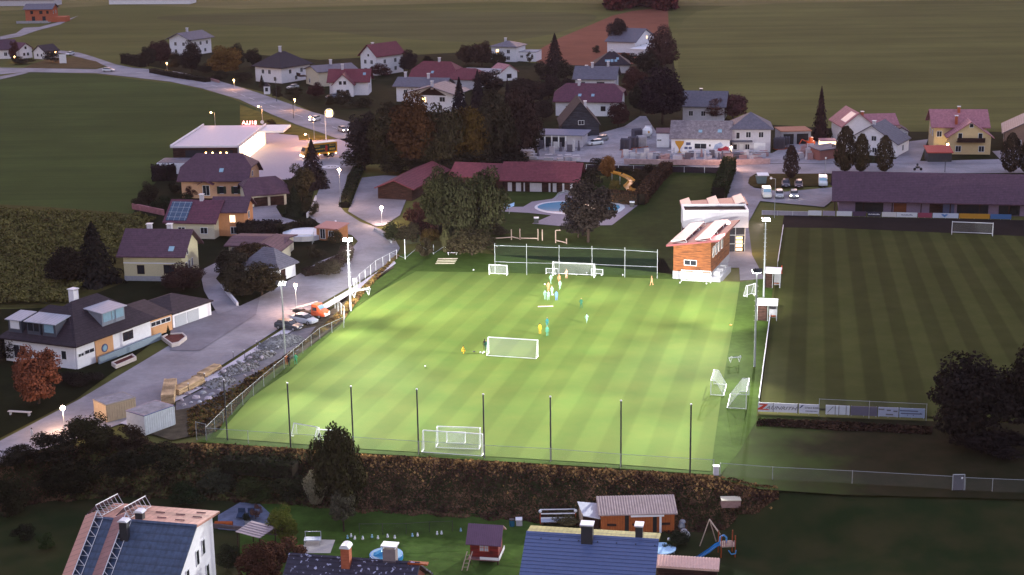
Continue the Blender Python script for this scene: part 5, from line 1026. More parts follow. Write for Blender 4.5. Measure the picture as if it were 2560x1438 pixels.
for i in range(5): m.add([W_[i]+Vector((0, .05, .6)), W_[i+1]+Vector((0, .05, .6)), W_[i+1]+Vector((0, .05, HH[i+1])), W_[i]+Vector((0, .05, HH[i]))], [(0, 1, 2, 3)])
m.build('net', mat('green_net', (.03, .06, .04), .9, 0, kind='net', p=.12), t)
# fences
def fence(label, pts, h, sp, wire=None, post=None, r=.035, base=0.0, rail=True, name='fence', gz=False, posts_only=False):
    ps = [at(x, y, base) for x, y in pts]; o0 = ps[0].copy()
    if gz:
        for q in ps: q.z = ground_z(q.x, q.y)
    t = thing(name, label, 'fence', o0); pan = MB(); rl = MB(); n_ = 0
    for a, b in zip(ps, ps[1:]):
        L_ = (b-a).length; k = max(1, round(L_/sp)); a_, b_ = a-o0, b-o0
        for i in range(k+(1 if b is ps[-1] else 0)):
            p = a_.lerp(b_, i/k)
            if n_ < 95: m = MB(); m.tube(p-Vector((0, 0, .1)), p+Vector((0, 0, h)), r, 5); m.build('post', post or M_steel, t); n_ += 1
        up = Vector((0, 0, h-.05))
        if not posts_only:
            pan.add([a_+Vector((0, 0, .05)), b_+Vector((0, 0, .05)), b_+up, a_+up], [(0, 1, 2, 3)])
            if rail: rl.tube(a_+up, b_+up, .022, 4)
    if not posts_only:
        pan.build('wire_panel', wire or M_wire, t)
        if rail: rl.build('rail', post or M_steel, t)
    return t
fence('wire fence with pale posts along the road side of the lit pitch', [(992, 650), (940, 678), (900, 712), (878, 742)], 1.9, 3, post=M_trim)
fence('wire fence in the weeds between the rubble and the pitch', [(860, 822), (800, 850), (735, 905), (660, 970), (580, 1040), (516, 1104)], 1.9, 3.5)
fence('short mesh fence corner beside the rescue truck', [(838, 775), (862, 800), (860, 823)], 2.2, 2.5)
fence('tilted mesh fence corner at the left end of the near touchline', [(492, 1100), (517, 1106)], 2.4, 3)
fence('long wire fence along the near touchline', [(517, 1106), (727, 1121), (884, 1129), (1047, 1140), (1211, 1150), (1376, 1159), (1551, 1173), (1784, 1188)], 1.9, 7.2)
fence('dim wire fence along the dark meadow at the right', [(1800, 1192), (1931, 1202), (2130, 1212), (2380, 1226)], 1.7, 8, post=M_steel)
fence('dim wire fence right of the meadow gate', [(2412, 1229), (2480, 1232), (2580, 1236)], 1.7, 3)
t = thing('gate', 'narrow grey mesh gate in the dim meadow fence', 'gate', at(2395, 1229)); m = MB(); [m.tube((x, 0, 0), (x, 0, 2.0), .05) for x in (-.65, .65)]; m.tube((-.65, 0, 2), (.65, 0, 2), .05); m.build('frame', M_steel, t); m = MB(); m.box(-.6, .6, -.02, .02, .1, 1.95); m.build('mesh_panel', mat('gate_mesh', (.2, .2, .24), .9, 0, kind='net', p=.45), t); m = MB(); m.box(.25, .45, -.06, -.03, 1.5, 1.7); m.build('sign_plate', M_trim, t)
t = thing('post_fence', 'zigzag rail fence of pale posts at the road corner of the pitch', 'fence', at(1011, 650)); o0 = at(1011, 650)
zz = [(1013, 651, 1011, 599), (1051, 638, 1050, 611), (1084, 638, 1084, 612), (1114, 633, 1113, 612)]; zp = [at(a, b)-o0 for a, b, _, _ in zz]
for (a, b, c, d), q in zip(zz, zp): m = MB(); m.tube(q, q+Vector((0, 0, height_at(at(a, b), (c, d)))), .07, 6); m.build('post', M_trim, t)
m = MB(); m.tube(at(978, 636)-o0+Vector((0, 0, .3)), zp[0]+Vector((0, 0, .4)), .035, 4); m.tube(zp[0]+Vector((0, 0, .4)), zp[1]+Vector((0, 0, 1.8)), .035, 4); m.tube(zp[1]+Vector((0, 0, 1.8)), zp[2]+Vector((0, 0, .3)), .035, 4); m.tube(zp[2]+Vector((0, 0, .3)), zp[3]+Vector((0, 0, 1.4)), .035, 4); m.build('rail', M_steel, t)
fence('dark green mesh gate panels behind the zigzag fence', [(1016, 612), (1052, 608)], 2.0, 2.4, wire=M_netd, post=M_darkm)
fence('pool fence of dark panels in a white frame along the street', [(1466, 428), (1546, 430), (1660, 432), (1812, 436)], 1.6, 4.1, wire=mat('dark_screen', (.045, .03, .04), .9, .1), post=M_trim, r=.06)
# white rail between the pitches
t = thing('barrier', 'long white barrier rail on the left side of the match pitch', 'barrier', at(1897, 1014)); o0 = at(1897, 1014); a, b = at(1925, 800)-o0, Vector((0, 0, 0))
m = MB(); m.path([a+Vector((0, 0, 1)), b+Vector((0, 0, 1))], .07, 5); m.build('top_rail', M_trim, t); n_ = 12
for k in range(n_+1): m = MB(); q = b.lerp(a, k/n_); m.tube(q, q+Vector((0, 0, 1)), .045, 5); m.build('post', M_steel, t)
d_ = (a-b).normalized(); m = MB(); m.add([b+Vector((.02, 0, .1)), a+Vector((.02, 0, .1)), a+Vector((.02, 0, .9)), b+Vector((.02, 0, .9))], [(0, 1, 2, 3)]); m.build('panel', mat('rail_panel', (.10, .06, .05), .8, .1), t)
t = thing('barrier', 'white barrier rail beyond the farther dugout', 'barrier', at(1944, 668)); o0 = at(1944, 668); a = at(1958, 575)-o0
m = MB(); m.path([a+Vector((0, 0, 1)), Vector((0, 0, 1))], .07, 5); m.build('top_rail', M_trim, t)
for k in range(7): m = MB(); q = a*(k/6); m.tube(q, q+Vector((0, 0, 1)), .045, 5); m.build('post', M_steel, t)
# advertising boards
def board(label, x0, x1, y0, y1, h, c, txt=None, tc=None, size=.5, extra=None, shear=0, tx_off=0):
    A, B = at(x0, y0), at(x1, y1); d = B-A; L_ = d.length; t = thing('advertising_board', label, 'board', (*((A+B)/2).xy, .2), math.atan2(d.y, d.x))
    m = MB(); m.box(-L_/2+.03, L_/2-.03, -.04, .04, .05, h); m.build('panel', mat('board_'+'_'.join(str(int(v*100)) for v in c), c, .6, .04), t)
    m = MB(); [m.tube((x, .1, -.1), (x, .1, h), .04, 5) for x in (-L_/2+.15, 0, L_/2-.15)]; m.build('supports', M_steel, t)
    if txt:
        o = text_mesh(txt, size, tc or m_na, t, shear=shear); o.rotation_euler = (R(90), 0, 0); o.location = (tx_off, -.06, h*.52)
    return t
Wt = (.62, .64, .68)
by = lambda x: 541+(x-2000)*.020
for x0, x1, c, l, tx_ in ((2020, 2054, Wt, 'first white board from the left behind the match pitch', None), (2056, 2088, (.30, .26, .34), 'grey board behind the match pitch', None), (2091, 2130, Wt, 'white board left of the dark ones behind the match pitch', None), (2131, 2165, (.07, .04, .08), 'dark plum board behind the match pitch', None),
    (2168, 2202, (.03, .03, .06), 'navy board with pale lettering behind the match pitch', ('HEIZUNG', Wt)), (2204, 2241, (.60, .58, .58), 'plain white board next to the lettered one', None), (2241, 2293, Wt, 'white board with dark lettering behind the match pitch', ('Bauunternehmung', None)), (2294, 2330, (.26, .05, .09), 'dark red board behind the match pitch', None),
    (2331, 2396, (.5, .55, .66), 'pale blue board with a blue heart shaped mark', 'mark'), (2397, 2474, (.45, .22, .02), 'orange yellow board behind the far goal', None), (2475, 2528, (.05, .13, .30), 'blue board right of the orange yellow one', None)):
    t = board(l, x0, x1, by(x0), by(x1), 1.0, c, None if tx_ in (None, 'mark') or tx_[0] != 'Bauunternehmung' else None)
    if tx_ == 'mark': m = MB(); m.extr([(-.9, .75), (-.5, .85), (-.2, .7), (.1, .85), (.5, .75), (-.2, .2)][::-1], -.07, -.045, 'y'); m.build('emblem', mat('mark_blue', (.08, .2, .45), .6, .05), t)
    elif tx_:   # unreadable line of small letters: drawn as a broken dark stroke
        m = MB(); q = random.Random(3); x = -1.1
        while x < 1.1: w_ = q.uniform(.08, .22); m.box(x, x+w_, -.065, -.045, .42, .42+q.uniform(.12, .25)); x += w_+.05
        m.build('lettering', M_trim if tx_[1] else m_na, t)
fence('low rail behind the match pitch left of the boards', [(1905, 538), (2020, 541)], 1.0, 3, wire=mat('grey_screen', (.3, .28, .34), .9, .1), post=M_trim)
nb = lambda x: 1041+(x-1893)*.0405
m_red = mat('sign_red', (.55, .05, .03), .6, .05); m_gr = mat('sign_grey', (.16, .16, .18), .6, .05)
t = board('white board reading ZAUNRITH with a large red Z', 1894, 1995, nb(1894)-8, nb(1995)-8, 1.25, (.66, .67, .72))
o = text_mesh('AUNRITH', 1.02, m_gr, t, shear=.35); o.rotation_euler = (R(90), 0, 0); o.location = (.35, -.06, .60); o.scale = (.86, .62, 1)
m = MB(); z = [(-2.35, 1.1), (-1.3, 1.1), (-1.3, .98), (-1.95, .42), (-1.25, .42), (-1.0, .3), (-2.55, .3), (-2.55, .42), (-1.8, .95), (-2.35, .95)]
m.extr(z[::-1], -.07, -.045, 'y'); m.build('emblem', m_red, t); m = MB(); m.box(-.62, -.56, -.08, .0, .02, 1.3); m.box(2.42, 2.5, -.08, 0, .02, 1.3); m.build('strut', M_darkm, t)
t = board('white board with blue tick and two lines of small figures', 1996, 2047, nb(1996)-8, nb(2047)-8, 1.25, (.60, .62, .70)); m = MB(); m.extr([(-1.2, .7), (-1.0, .75), (-.6, 1.15), (-.9, 1.1)][::-1], -.07, -.045, 'y'); m.build('emblem', m_na, t)
o = text_mesh('07662 8300', .36, m_gr, t); o.rotation_euler = (R(90), 0, 0); o.location = (.35, -.06, .8); m = MB(); [m.box(-.4+k*.17, -.28+k*.17, -.065, -.045, .3, .42) for k in range(9)]; m.build('small_print', m_gr, t)
t = board('white board with thin grey slash on the near side of the match pitch', 2063, 2124, nb(2063)-8, nb(2124)-8, 1.25, (.62, .66, .74)); m = MB(); m.extr([(-1.3, .3), (-1.2, .3), (-.5, 1.1), (-.6, 1.1)][::-1], -.065, -.045, 'y'); [m.box(x, x+.09, -.065, -.045, .06, 1.24) for x in (-.35, .1, 1.0)]; m.build('strokes', m_gr, t)
board('plain grey violet board on the near side of the match pitch', 2125, 2193, nb(2125)-8, nb(2193)-8, 1.25, (.12, .105, .17))
t = board('pale board with brown and blue pictures near the corner tree', 2194, 2246, nb(2194)-8, nb(2246)-8, 1.25, (.42, .46, .62)); m = MB(); [m.box(x, x+w_, -.065, -.045, z_, z_+.18) for x, w_, z_ in ((-1.2, .7, .9), (-.2, .5, .8), (.6, .5, .7), (-.3, .9, .25))]; m.build('pictures', m_gr, t)
t = board('pale blue board with dark strokes beside the corner tree', 2247, 2312, nb(2247)-8, nb(2312)-8, 1.25, (.36, .45, .66)); m = MB(); [m.box(x, x+w_, -.065, -.045, z_, z_+.12) for x, w_, z_ in ((-1.5, 2.2, .85), (-1.4, 2.6, .5), (-.6, .1, .3), (.1, .1, .3), (1.0, .1, .6))]; m.build('strokes', m_na, t)
fence('mesh fence standing behind the right half of the near boards', [(2047, 1040), (2172, 1046), (2315, 1053)], 2.3, 7)
# ------------------------------------------------------------ club building
t = thing('wooden_clubhouse', 'club building clad in orange brown boards with red roof and two pale slanted panels', 'building', at(1729, 702), -.02)
o0 = at(1729, 702); A = at(1682, 700)-o0; B = at(1777, 704)-o0; w_ = (B-A).length/2; Hc = 6.9; D_ = 15.0
t.rotation_euler = (0, 0, math.atan2((B-A).y, (B-A).x)-R(7))
m = MB(); m.extr([(-w_, 1.5), (w_, 1.5), (w_, 7.2), (-w_, 6.2)], 0, D_, 'y'); m.build('wall', mat('clubhouse_boards', (.21, .066, .018), .75, .15, 1.5, kind='boards', p=.28), t)
m = MB(); m.box(-w_-.05, w_+.05, -.05, D_+.05, -.2, 1.5); m.box(w_, w_+1.8, -.5, 8, -.2, .9); m.build('plinth', M_conc, t)
m = MB(); m.shell([(-w_-1.0, -1.0, 6.15), (w_+1.6, -1.0, 7.55), (w_+1.6, D_+.6, 7.55), (-w_-1.0, D_+.6, 6.15)], [(0, 1, 2, 3)], .28); ro = m.build('roof', mat('club_red_metal', (.22, .05, .06), .5, .1, 2, kind='seamsy', p=.6), t)
window(t, 'F', (-w_, w_, 0, D_), w_*.92, 3.1, 2.0, .8)
for k in range(4): window(t, 'R', (-w_, w_, 0, D_), 2+k*2.2, 4.8, .9, 1.7)
M_pan = mat('sky_lit_collector', (.72, .60, .58), .25, .06, emit=None)  # bright pinkish sky reflection put into the collector colour
def tilted_panel(t, x0, w_, y0, y1, z0, lean=1.2, name='solar_panel', m_=None):
    b = MB(); P = [(x0, y0, z0), (x0+w_, y0, z0+lean), (x0+w_, y1, z0+lean), (x0, y1, z0)]; b.shell(P, [(0, 1, 2, 3)], .12); o = b.build(name, m_ or M_pan, t)
    f = MB(); n = 3
    for k in range(n+1): y = y0+(y1-y0)*k/n; f.tube((x0+w_, y, z0+lean-.1), (x0+w_+.25, y, z0-.1), .035, 4); f.tube((x0, y, z0-.12), (x0+w_+.25, y, z0-.12), .03, 4)
    f.tube((x0+w_+.25, y0, z0-.1), (x0+w_+.25, y1, z0-.1), .04, 4); f.build('panel_frame', M_trim, o); return o
tilted_panel(t, -w_-.4, 2.5, -.3, D_-1, 6.75, .45); tilted_panel(t, w_-2.6, 2.5, -.3, D_-.5, 7.3, .5)
for k in range(3): b = MB(); b.box(w_+.3, w_+1.4, 1+k*2.4, 2.6+k*2.4, .9, 1.6); b.build('stair_wall', M_conc, t)
t2 = thing('white_clubhouse', 'white upper club block with roof terrace, glass stairwell and three pale panels on red roof', 'building', at(1862, 632), -.04)
m = MB(); m.box(-11.2, .5, -.3, 5.2, 4.7, 7.5); m.build('upper_wall', M_white2, t2)
m = MB(); m.box(-11.2, -10.9, -.3, 5.2, 7.5, 7.95); m.box(.2, .5, -.3, 5.2, 7.5, 7.95); m.box(-10.9, .2, -.3, -.05, 7.5, 7.95); m.box(-10.9, .2, 4.95, 5.2, 7.5, 7.95); m.build('parapet', M_trim, t2)
m = MB(); m.box(-10.9, .2, -.05, 4.95, 7.5, 7.56); m.build('roof_felt', M_dwood, t2)
m = MB(); m.box(-3.4, -.1, .1, 5.4, 0, 4.7); m.build('glass_stairwell', M_glass, t2); m = MB(); [m.box(x, x+.1, .02, .1, 0, 4.7) for x in (-3.4, -1.8, -.1)]; [m.box(-3.4, 0, .02, .09, z, z+.1) for z in (1.6, 3.2)]; m.build('mullions', M_steel, t2)
m = MB(); [m.box(-1.6, -.5, .0, .06, z, z+.45) for z in (.4, 1.1, 1.8, 2.5)]; m.build('lit_panel', M_lit, t2); m = MB(); m.box(-11.0, -3.4, .4, 5.0, 0, 4.7); m.build('lower_wall', M_dwood, t2)
m = MB(); m.shell([(-11.0, 5.4, 7.0), (1.0, 5.4, 7.9), (1.0, 12, 7.9), (-11.0, 12, 7.0)], [(0, 1, 2, 3)], .3); m.build('red_roof', mat('club_red_metal'), t2)
m = MB(); m.box(-10.6, .4, 5.6, 11.5, 0, 6.8); m.build('rear_wall', M_white2, t2)
for x in (-11.6, -6.6, -1.9): tilted_panel(t2, x+.6, 1.7, 5.3, 12.2, 7.2+(x+12)*.07, .55)
point(t2, (1.2, -1.4, 3.0), 140, (1, .62, .35))
# wall stands between the pitches: dugouts
for l, a, b, e in (('dugout', (1908, 722), (1951, 724), 'farther white roofed dugout between the pitches'), ('dugout', (1891, 805), (1943, 807), 'nearer white roofed dugout between the pitches')):
    A, B = at(*a), at(*b); d = B-A; t = thing('dugout', e, 'dugout', (*((A+B)/2).xy, .2), math.atan2(d.y, d.x)); h_ = d.length/2
    m = MB(); m.shell([(-h_, -.4, 2.65), (h_, -.4, 2.65), (h_, 2.6, 2.9), (-h_, 2.6, 2.9)], [(0, 1, 2, 3)], .12); m.build('roof', M_trim, t)
    m = MB(); m.box(-h_+.1, -h_+1.5, .1, 2.2, 0, 2.5); m.build('cabin_wall', M_dwood, t); m = MB(); m.box(.2, h_-.1, 1.9, 2.1, 0, 2.4); m.box(h_-.2, h_-.1, 0, 1.9, 0, 1.1); m.build('rear_wall', M_conc, t)
    m = MB(); m.box(.2, h_-.3, 1.3, 1.7, .4, .48); m.build('bench', M_vwood, t); m = MB(); [m.tube((x, 0, 0), (x, 0, 2.6), .05) for x in (-h_+.1, .1, h_-.1)]; m.build('post', M_steel, t)
ORDW = ['first', 'second', 'third', 'fourth', 'fifth', 'sixth', 'seventh', 'eighth', 'ninth', 'tenth', 'eleventh', 'twelfth', 'thirteenth', 'fourteenth', 'fifteenth', 'sixteenth', 'seventeenth', 'eighteenth', 'nineteenth', 'twentieth']
ORDW += ['twenty-'+w for w in ORDW[:9]]+['thirtieth']+['thirty-'+w for w in ORDW[:9]]+['fortieth']+['forty-'+w for w in ORDW[:9]]
# ------------------------------------------------------------ vehicles
def xpaint(c): k = 'paint_'+'_'.join(str(int(v*100)) for v in c); return mat(k, c, .28, .03, spec=.6)
M_tyre = mat('tyre', (.02, .02, .02), .9, .1); M_rim = mat('alloy', (.4, .4, .42), .35, .05, metal=.6)
M_head = mat('headlamp_glass', (.7, .7, .7), .2, .02); M_headl = mat('lit_headlamp', (1, .95, .8), .2, 0, emit=(1, .85, .6), es=18); M_tail = mat('tail_lamp', (.35, .01, .01), .3, .02)
def loft(sts, m=None):
    """stations along x: (x, half width low, half width top, z low, z mid, z top) joined into one closed body"""
    mb = MB(); V = []; n = 8
    for (x, wl, wt, z0, z1, z2) in sts:
        V += [(x, -wl*.94, z0), (x, -wl, z0+.12), (x, -wl, z1), (x, -wt, z2), (x, wt, z2), (x, wl, z1), (x, wl, z0+.12), (x, wl*.94, z0)]
    Fc = []
    for i in range(len(sts)-1):
        for j in range(n): Fc.append((i*n+j, i*n+(j+1) % n, (i+1)*n+(j+1) % n, (i+1)*n+j))
    Fc.append(tuple(range(n-1, -1, -1))); Fc.append(tuple((len(sts)-1)*n+i for i in range(n)))
    mb.add(V, [tuple(reversed(f)) for f in Fc]); return mb
def wheels(t, xs, w, r=.33):
    for x in xs:
        for s in (-1, 1):
            m = MB(); m.tube((x, s*(w-.12), r), (x, s*(w+.08), r), r, 12); o = m.build('wheel', M_tyre, t)
            m = MB(); m.tube((x, s*(w+.07), r), (x, s*(w+.10), r), r*.58, 8); m.build('rim', M_rim, o)
def car(label, rear, front, c, kind='hatch', lights=False, name='parked_car', cat='car', group=None, base=.18):
    A, B = at(*rear), at(*front); d = B-A; M_ = (A+B)/2; t = thing(name, label, cat, (M_.x, M_.y, base), math.atan2(d.y, d.x), group)
    P = xpaint(c)
    if kind == 'van':
        L_, W_, Hh = 4.9, .95, 1.95
        loft([(-L_/2, .90, .84, .3, 1.0, Hh-.05), (-L_/2+.15, W_, .86, .28, 1.0, Hh), (.9, W_, .86, .28, 1.0, Hh), (1.5, W_, .72, .28, 1.0, 1.25), (2.2, .93, .7, .28, .9, 1.08), (L_/2, .82, .62, .35, .7, .92)]).build('body', P, t)
        g = MB(); g.add([(.98, -.78, 1.83), (.98, .78, 1.83), (1.5, .74, 1.28), (1.5, -.74, 1.28)], [(0, 3, 2, 1)]); g.add([(x+.02, y, z+.02) for x, y, z in g.v], [(0, 1, 2, 3)])
        g.build('windscreen', M_glass2, t)
        g = MB(); [g.box(.1, 1.1, s*.90-.02, s*.90+.02, 1.1, 1.55) for s in (-1, 1)]; g.build('side_windows', M_glass, t); ws = (-1.5, 1.55)
    else:
        L_, W_ = 4.3, .89
        loft([(-L_/2, .78, .70, .35, .75, .92), (-L_/2+.12, W_, .80, .25, .78, 1.0), (-1.0, W_, .8, .22, .8, 1.0), (.8, W_, .8, .22, .8, .98), (1.6, .87, .74, .22, .72, .84), (L_/2-.1, .80, .66, .28, .6, .72), (L_/2, .7, .6, .34, .5, .6)]).build('body', P, t)
        back = -1.95 if kind == 'hatch' else -1.6
        loft([(back, .76, .60, .93, .96, 1.0), (back+.35, .79, .60, .93, 1.0, 1.38), (-.2, .8, .62, .93, 1.0, 1.44), (.35, .79, .60, .93, 1.0, 1.36), (1.05, .75, .62, .88, .93, .96)]).build('windows', M_glass, t)
        m = MB(); m.shell([(back+.35, -.58, 1.42), (.35, -.58, 1.39), (.35, .58, 1.39), (back+.35, .58, 1.42), (-.5, -.6, 1.47), (-.5, .6, 1.47)], [(0, 4, 5, 3), (4, 1, 2, 5)], .05); m.build('roof', P, t); ws = (-1.32, 1.36)
    fx = L_/2
    for s in (-1, 1):
        m = MB(); m.box(fx-.2, fx-.02, s*.62-.14, s*.62+.14, .55, .72); m.build('headlight', M_headl if lights else M_head, t)
        m = MB(); m.box(-fx-.02, -fx+.1, s*.62-.12, s*.62+.12, .7, .9); m.build('tail_light', M_tail, t)
    m = MB(); m.box(fx-.02, fx+.03, -.26, .26, .38, .48); m.build('number_plate', M_trim, t)
    wheels(t, ws, W_-.08)
    return t
car('dark grey hatchback parked beside the gravel heap', (697, 822), (748, 829), (.03, .04, .05))
car('silver estate car parked between the dark hatchback and the orange truck', (735, 805), (789, 815), (.45, .47, .52), 'estate')
car('white car parked at the side of the showroom', (1506, 362), (1468, 366), (.65, .68, .72))
car('grey car half hidden behind the white one at the showroom', (1512, 352), (1494, 356), (.18, .19, .22))
car('white van at the left end of the front parking row', (1914, 487), (1919, 501), (.7, .68, .62), 'van', name='parked_van', cat='van')
car('pale grey car in the front parking row', (1948, 488), (1949, 501), (.32, .34, .38)); car('grey car with both headlights on in the front parking row', (1984, 488), (1985, 501), (.24, .26, .3), lights=True)
car('dark blue car parked nose out against the verge', (1964, 462), (1965, 473), (.02, .02, .045)); car('dark red car parked nose out against the verge', (1996, 463), (1997, 475), (.05, .015, .03))
car('large white van parked at the right end against the verge', (2056, 458), (2058, 472), (.62, .66, .68), 'van', name='parked_van', cat='van')
car('white car driving past the far left junction', (256, 180), (288, 180), (.6, .62, .66), name='moving_car'); car('white car with headlights driving on the main road', (800, 300), (776, 308), (.65, .62, .6), lights=True, name='moving_car'); car('grey car with headlights coming to the crossing by the grove', (846, 326), (870, 335), (.3, .3, .33), lights=True, name='moving_car')
car('pale car in the drive beside the far left bush', (186, 137), (165, 141), (.5, .52, .56)); car('pale car parked behind the bushes of the red roofed house', (742, 222), (722, 225), (.42, .42, .40)); car('dark car parked below the red roofed house', (842, 246), (822, 248), (.10, .11, .15))
car('red car under the bright red carport', (2370, 398), (2335, 401), (.42, .02, .015)); car('white van parked beyond the showroom lane', (1622, 330), (1618, 345), (.6, .62, .66), 'van', name='parked_van', cat='van')
# orange rescue truck with a raised ladder frame
A, B = at(738, 790), at(820, 797); d = B-A; t = thing('recovery_truck', 'orange recovery truck with slanted metal ramp bed', 'truck', (*((A+B)/2).xy, .18), math.atan2(d.y, d.x)-.12)
P = xpaint((.62, .085, .02)); loft([(.6, .95, .78, .4, 1.1, 2.15), (1.5, .95, .76, .4, 1.1, 2.15), (2.1, .95, .72, .4, 1.05, 1.4), (2.75, .9, .7, .4, .9, 1.15), (2.95, .78, .6, .45, .7, .95)]).build('cab', P, t)
g = MB(); g.add([(1.56, -.7, 2.06), (1.56, .7, 2.06), (2.14, .68, 1.44), (2.14, -.68, 1.44)], [(0, 3, 2, 1), (0, 1, 2, 3)]); g.build('windscreen', M_glass2, t); g = MB(); [g.box(.85, 1.6, s*.93-.03, s*.93+.03, 1.25, 1.8) for s in (-1, 1)]; g.build('side_windows', M_glass, t)
m = MB(); m.box(2.9, 3.0, -.7, .7, .45, .8); m.build('bumper', M_trim, t); m = MB(); m.box(-3.2, .5, -.5, .5, .45, .75); m.build('chassis', M_darkm, t)
m = MB(); [m.tube((-3.4, s*.95, .85), (.6, s*.95, 2.2), .09, 5) for s in (-1, 1)]; [m.tube((-3.4+k*.55, -.95, .85+k*.186), (-3.4+k*.55, .95, .85+k*.186), .06, 4) for k in range(8)]; m.add([(-3.3, -.9, .9), (.5, -.9, 2.18), (.5, .9, 2.18), (-3.3, .9, .9)], [(0, 1, 2, 3)]); m.build('ramp', M_steel, t)
for s in (-1, 1): m = MB(); m.box(2.86, 2.98, s*.62-.14, s*.62+.14, .82, 1.0); m.build('headlight', M_head, t)
wheels(t, (-2.0, 2.0), .85, .4)
# yellow delivery truck
A, B = at(836, 391), at(756, 400); d = B-A; L_ = 9.0; t = thing('delivery_truck', 'yellow lorry with dark green lettered panel and white roof turning out of the lot', 'truck', (*((A+B)/2).xy, .14), math.atan2(d.y, d.x))
m = MB(); m.box(-4.6, 2.2, -1.2, 1.2, 1.0, 3.7); bx = m.build('cargo_box', xpaint((.62, .30, .02)), t); m = MB(); m.box(-4.6, 2.2, -1.2, 1.2, 3.7, 3.78); m.build('box_roof', mat('white_box_roof', (.8, .78, .74), .5, .03), t)  # plain white roof on the cargo box
m = MB(); m.box(-4.2, 1.8, 1.2, 1.23, 1.5, 3.3); m.build('side_panel', mat('dark_green_panel', (.02, .045, .03), .6, .1), t)
m_ye = mat('lorry_yellow', (.7, .42, .05), .6, .05)
for s_, x, z, sz in (('FRISCH', .9, 2.9, .55), ('BILLA', -3.2, 2.95, .6)):
    o = text_mesh(s_, sz, m_ye, bx, 'lettering'); o.rotation_euler = (R(90), 0, R(180)); o.location = (x, 1.26, z)
m = MB(); [m.box(-1.2+k*.42, -.95+k*.42, 1.24, 1.26, 2.1, 2.35) for k in range(6)]; [m.box(-3.9+k*.5, -3.5+k*.5, 1.24, 1.26, 1.8, 2.3) for k in range(3)]; m.build('small_lettering', m_ye, bx)
m = MB(); m.extr([(-1.9, 1.6), (-1.3, 1.7), (-1.5, 3.1), (-2.0, 2.9)], 1.24, 1.27, 'y'); m.build('red_motif', M_red_p, bx)
loft([(2.3, 1.15, 1.05, .5, 1.6, 3.0), (3.6, 1.15, 1.0, .5, 1.6, 2.9), (4.1, 1.12, .95, .5, 1.5, 1.9), (4.3, 1.1, .9, .6, 1.2, 1.6)]).build('cab', xpaint((.5, .22, .03)), t); g = MB(); g.add([(3.68, -.95, 2.8), (3.68, .95, 2.8), (4.15, .95, 1.95), (4.15, -.95, 1.95)], [(0, 1, 2, 3), (0, 3, 2, 1)]); g.build('windscreen', M_glass, t)
for s in (-1, 1): m = MB(); m.ball((4.3, s*.85, .85), .17); m.build('headlight', M_headl, t)
for x in (-4.2, -2.2, .2): m = MB(); m.ball((x, 1.25, .95), .1, 6); m.build('marker_light', M_globeo, t)
wheels(t, (-3.3, -2.2, 3.0), 1.0, .5)
# motorcycle
t = thing('motorcycle', 'small motorcycle riding along the street past the drive', 'motorcycle', (*at(2294, 428).xy, .15)); m = MB(); m.box(-.5, .4, -.15, .15, .5, .95); m.tube((.4, 0, .9), (.75, 0, .35), .05); m.ball((-.1, 0, 1.35), .28, 6, sq=1.3); m.build('frame', M_darkm, t)
for x in (-.7, .75): m = MB(); m.tube((x, -.06, .32), (x, .06, .32), .32, 10); m.build('wheel', M_tyre, t)
# ------------------------------------------------------------ people
SKIN = mat('skin', (.5, .28, .2), .7, .05); HAIRS = [mat('dark_hair', (.04, .025, .02), .8, .1), mat('fair_hair', (.35, .22, .1), .8, .1)]
POSE = {'stand': dict(kl=(-.11, .02, .5), kr=(.11, .0, .5), fl=(-.13, .0, .06), fr=(.13, 0, .06), el=(-.27, .02, 1.12), er=(.27, .02, 1.12), hl=(-.27, -.06, .86), hr=(.27, -.06, .86)),
        'walk': dict(kl=(-.10, -.16, .50), kr=(.10, .08, .5), fl=(-.1, -.22, .06), fr=(.1, .30, .12), el=(-.26, .12, 1.15), er=(.26, -.06, 1.14), hl=(-.25, -.02, .92), hr=(.24, -.26, 1.0)),
        'run': dict(kl=(-.10, -.30, .62), kr=(.10, .06, .5), fl=(-.1, -.22, .22), fr=(.1, .42, .24), el=(-.28, .2, 1.2), er=(.28, -.12, 1.16), hl=(-.24, .1, 1.0), hr=(.22, -.34, 1.22)),
        'hips': dict(kl=(-.14, .0, .5), kr=(.14, .0, .5), fl=(-.18, .0, .06), fr=(.18, .0, .06), el=(-.38, .06, 1.16), er=(.38, .06, 1.16), hl=(-.17, -.06, 1.02), hr=(.17, -.06, 1.02)),
        'crouch': dict(kl=(-.16, -.34, .5), kr=(.16, -.34, .5), fl=(-.16, -.1, .06), fr=(.16, -.1, .06), el=(-.26, -.25, .62), er=(.26, -.25, .62), hl=(-.12, -.42, .5), hr=(.12, -.42, .5))}
BODY = {}
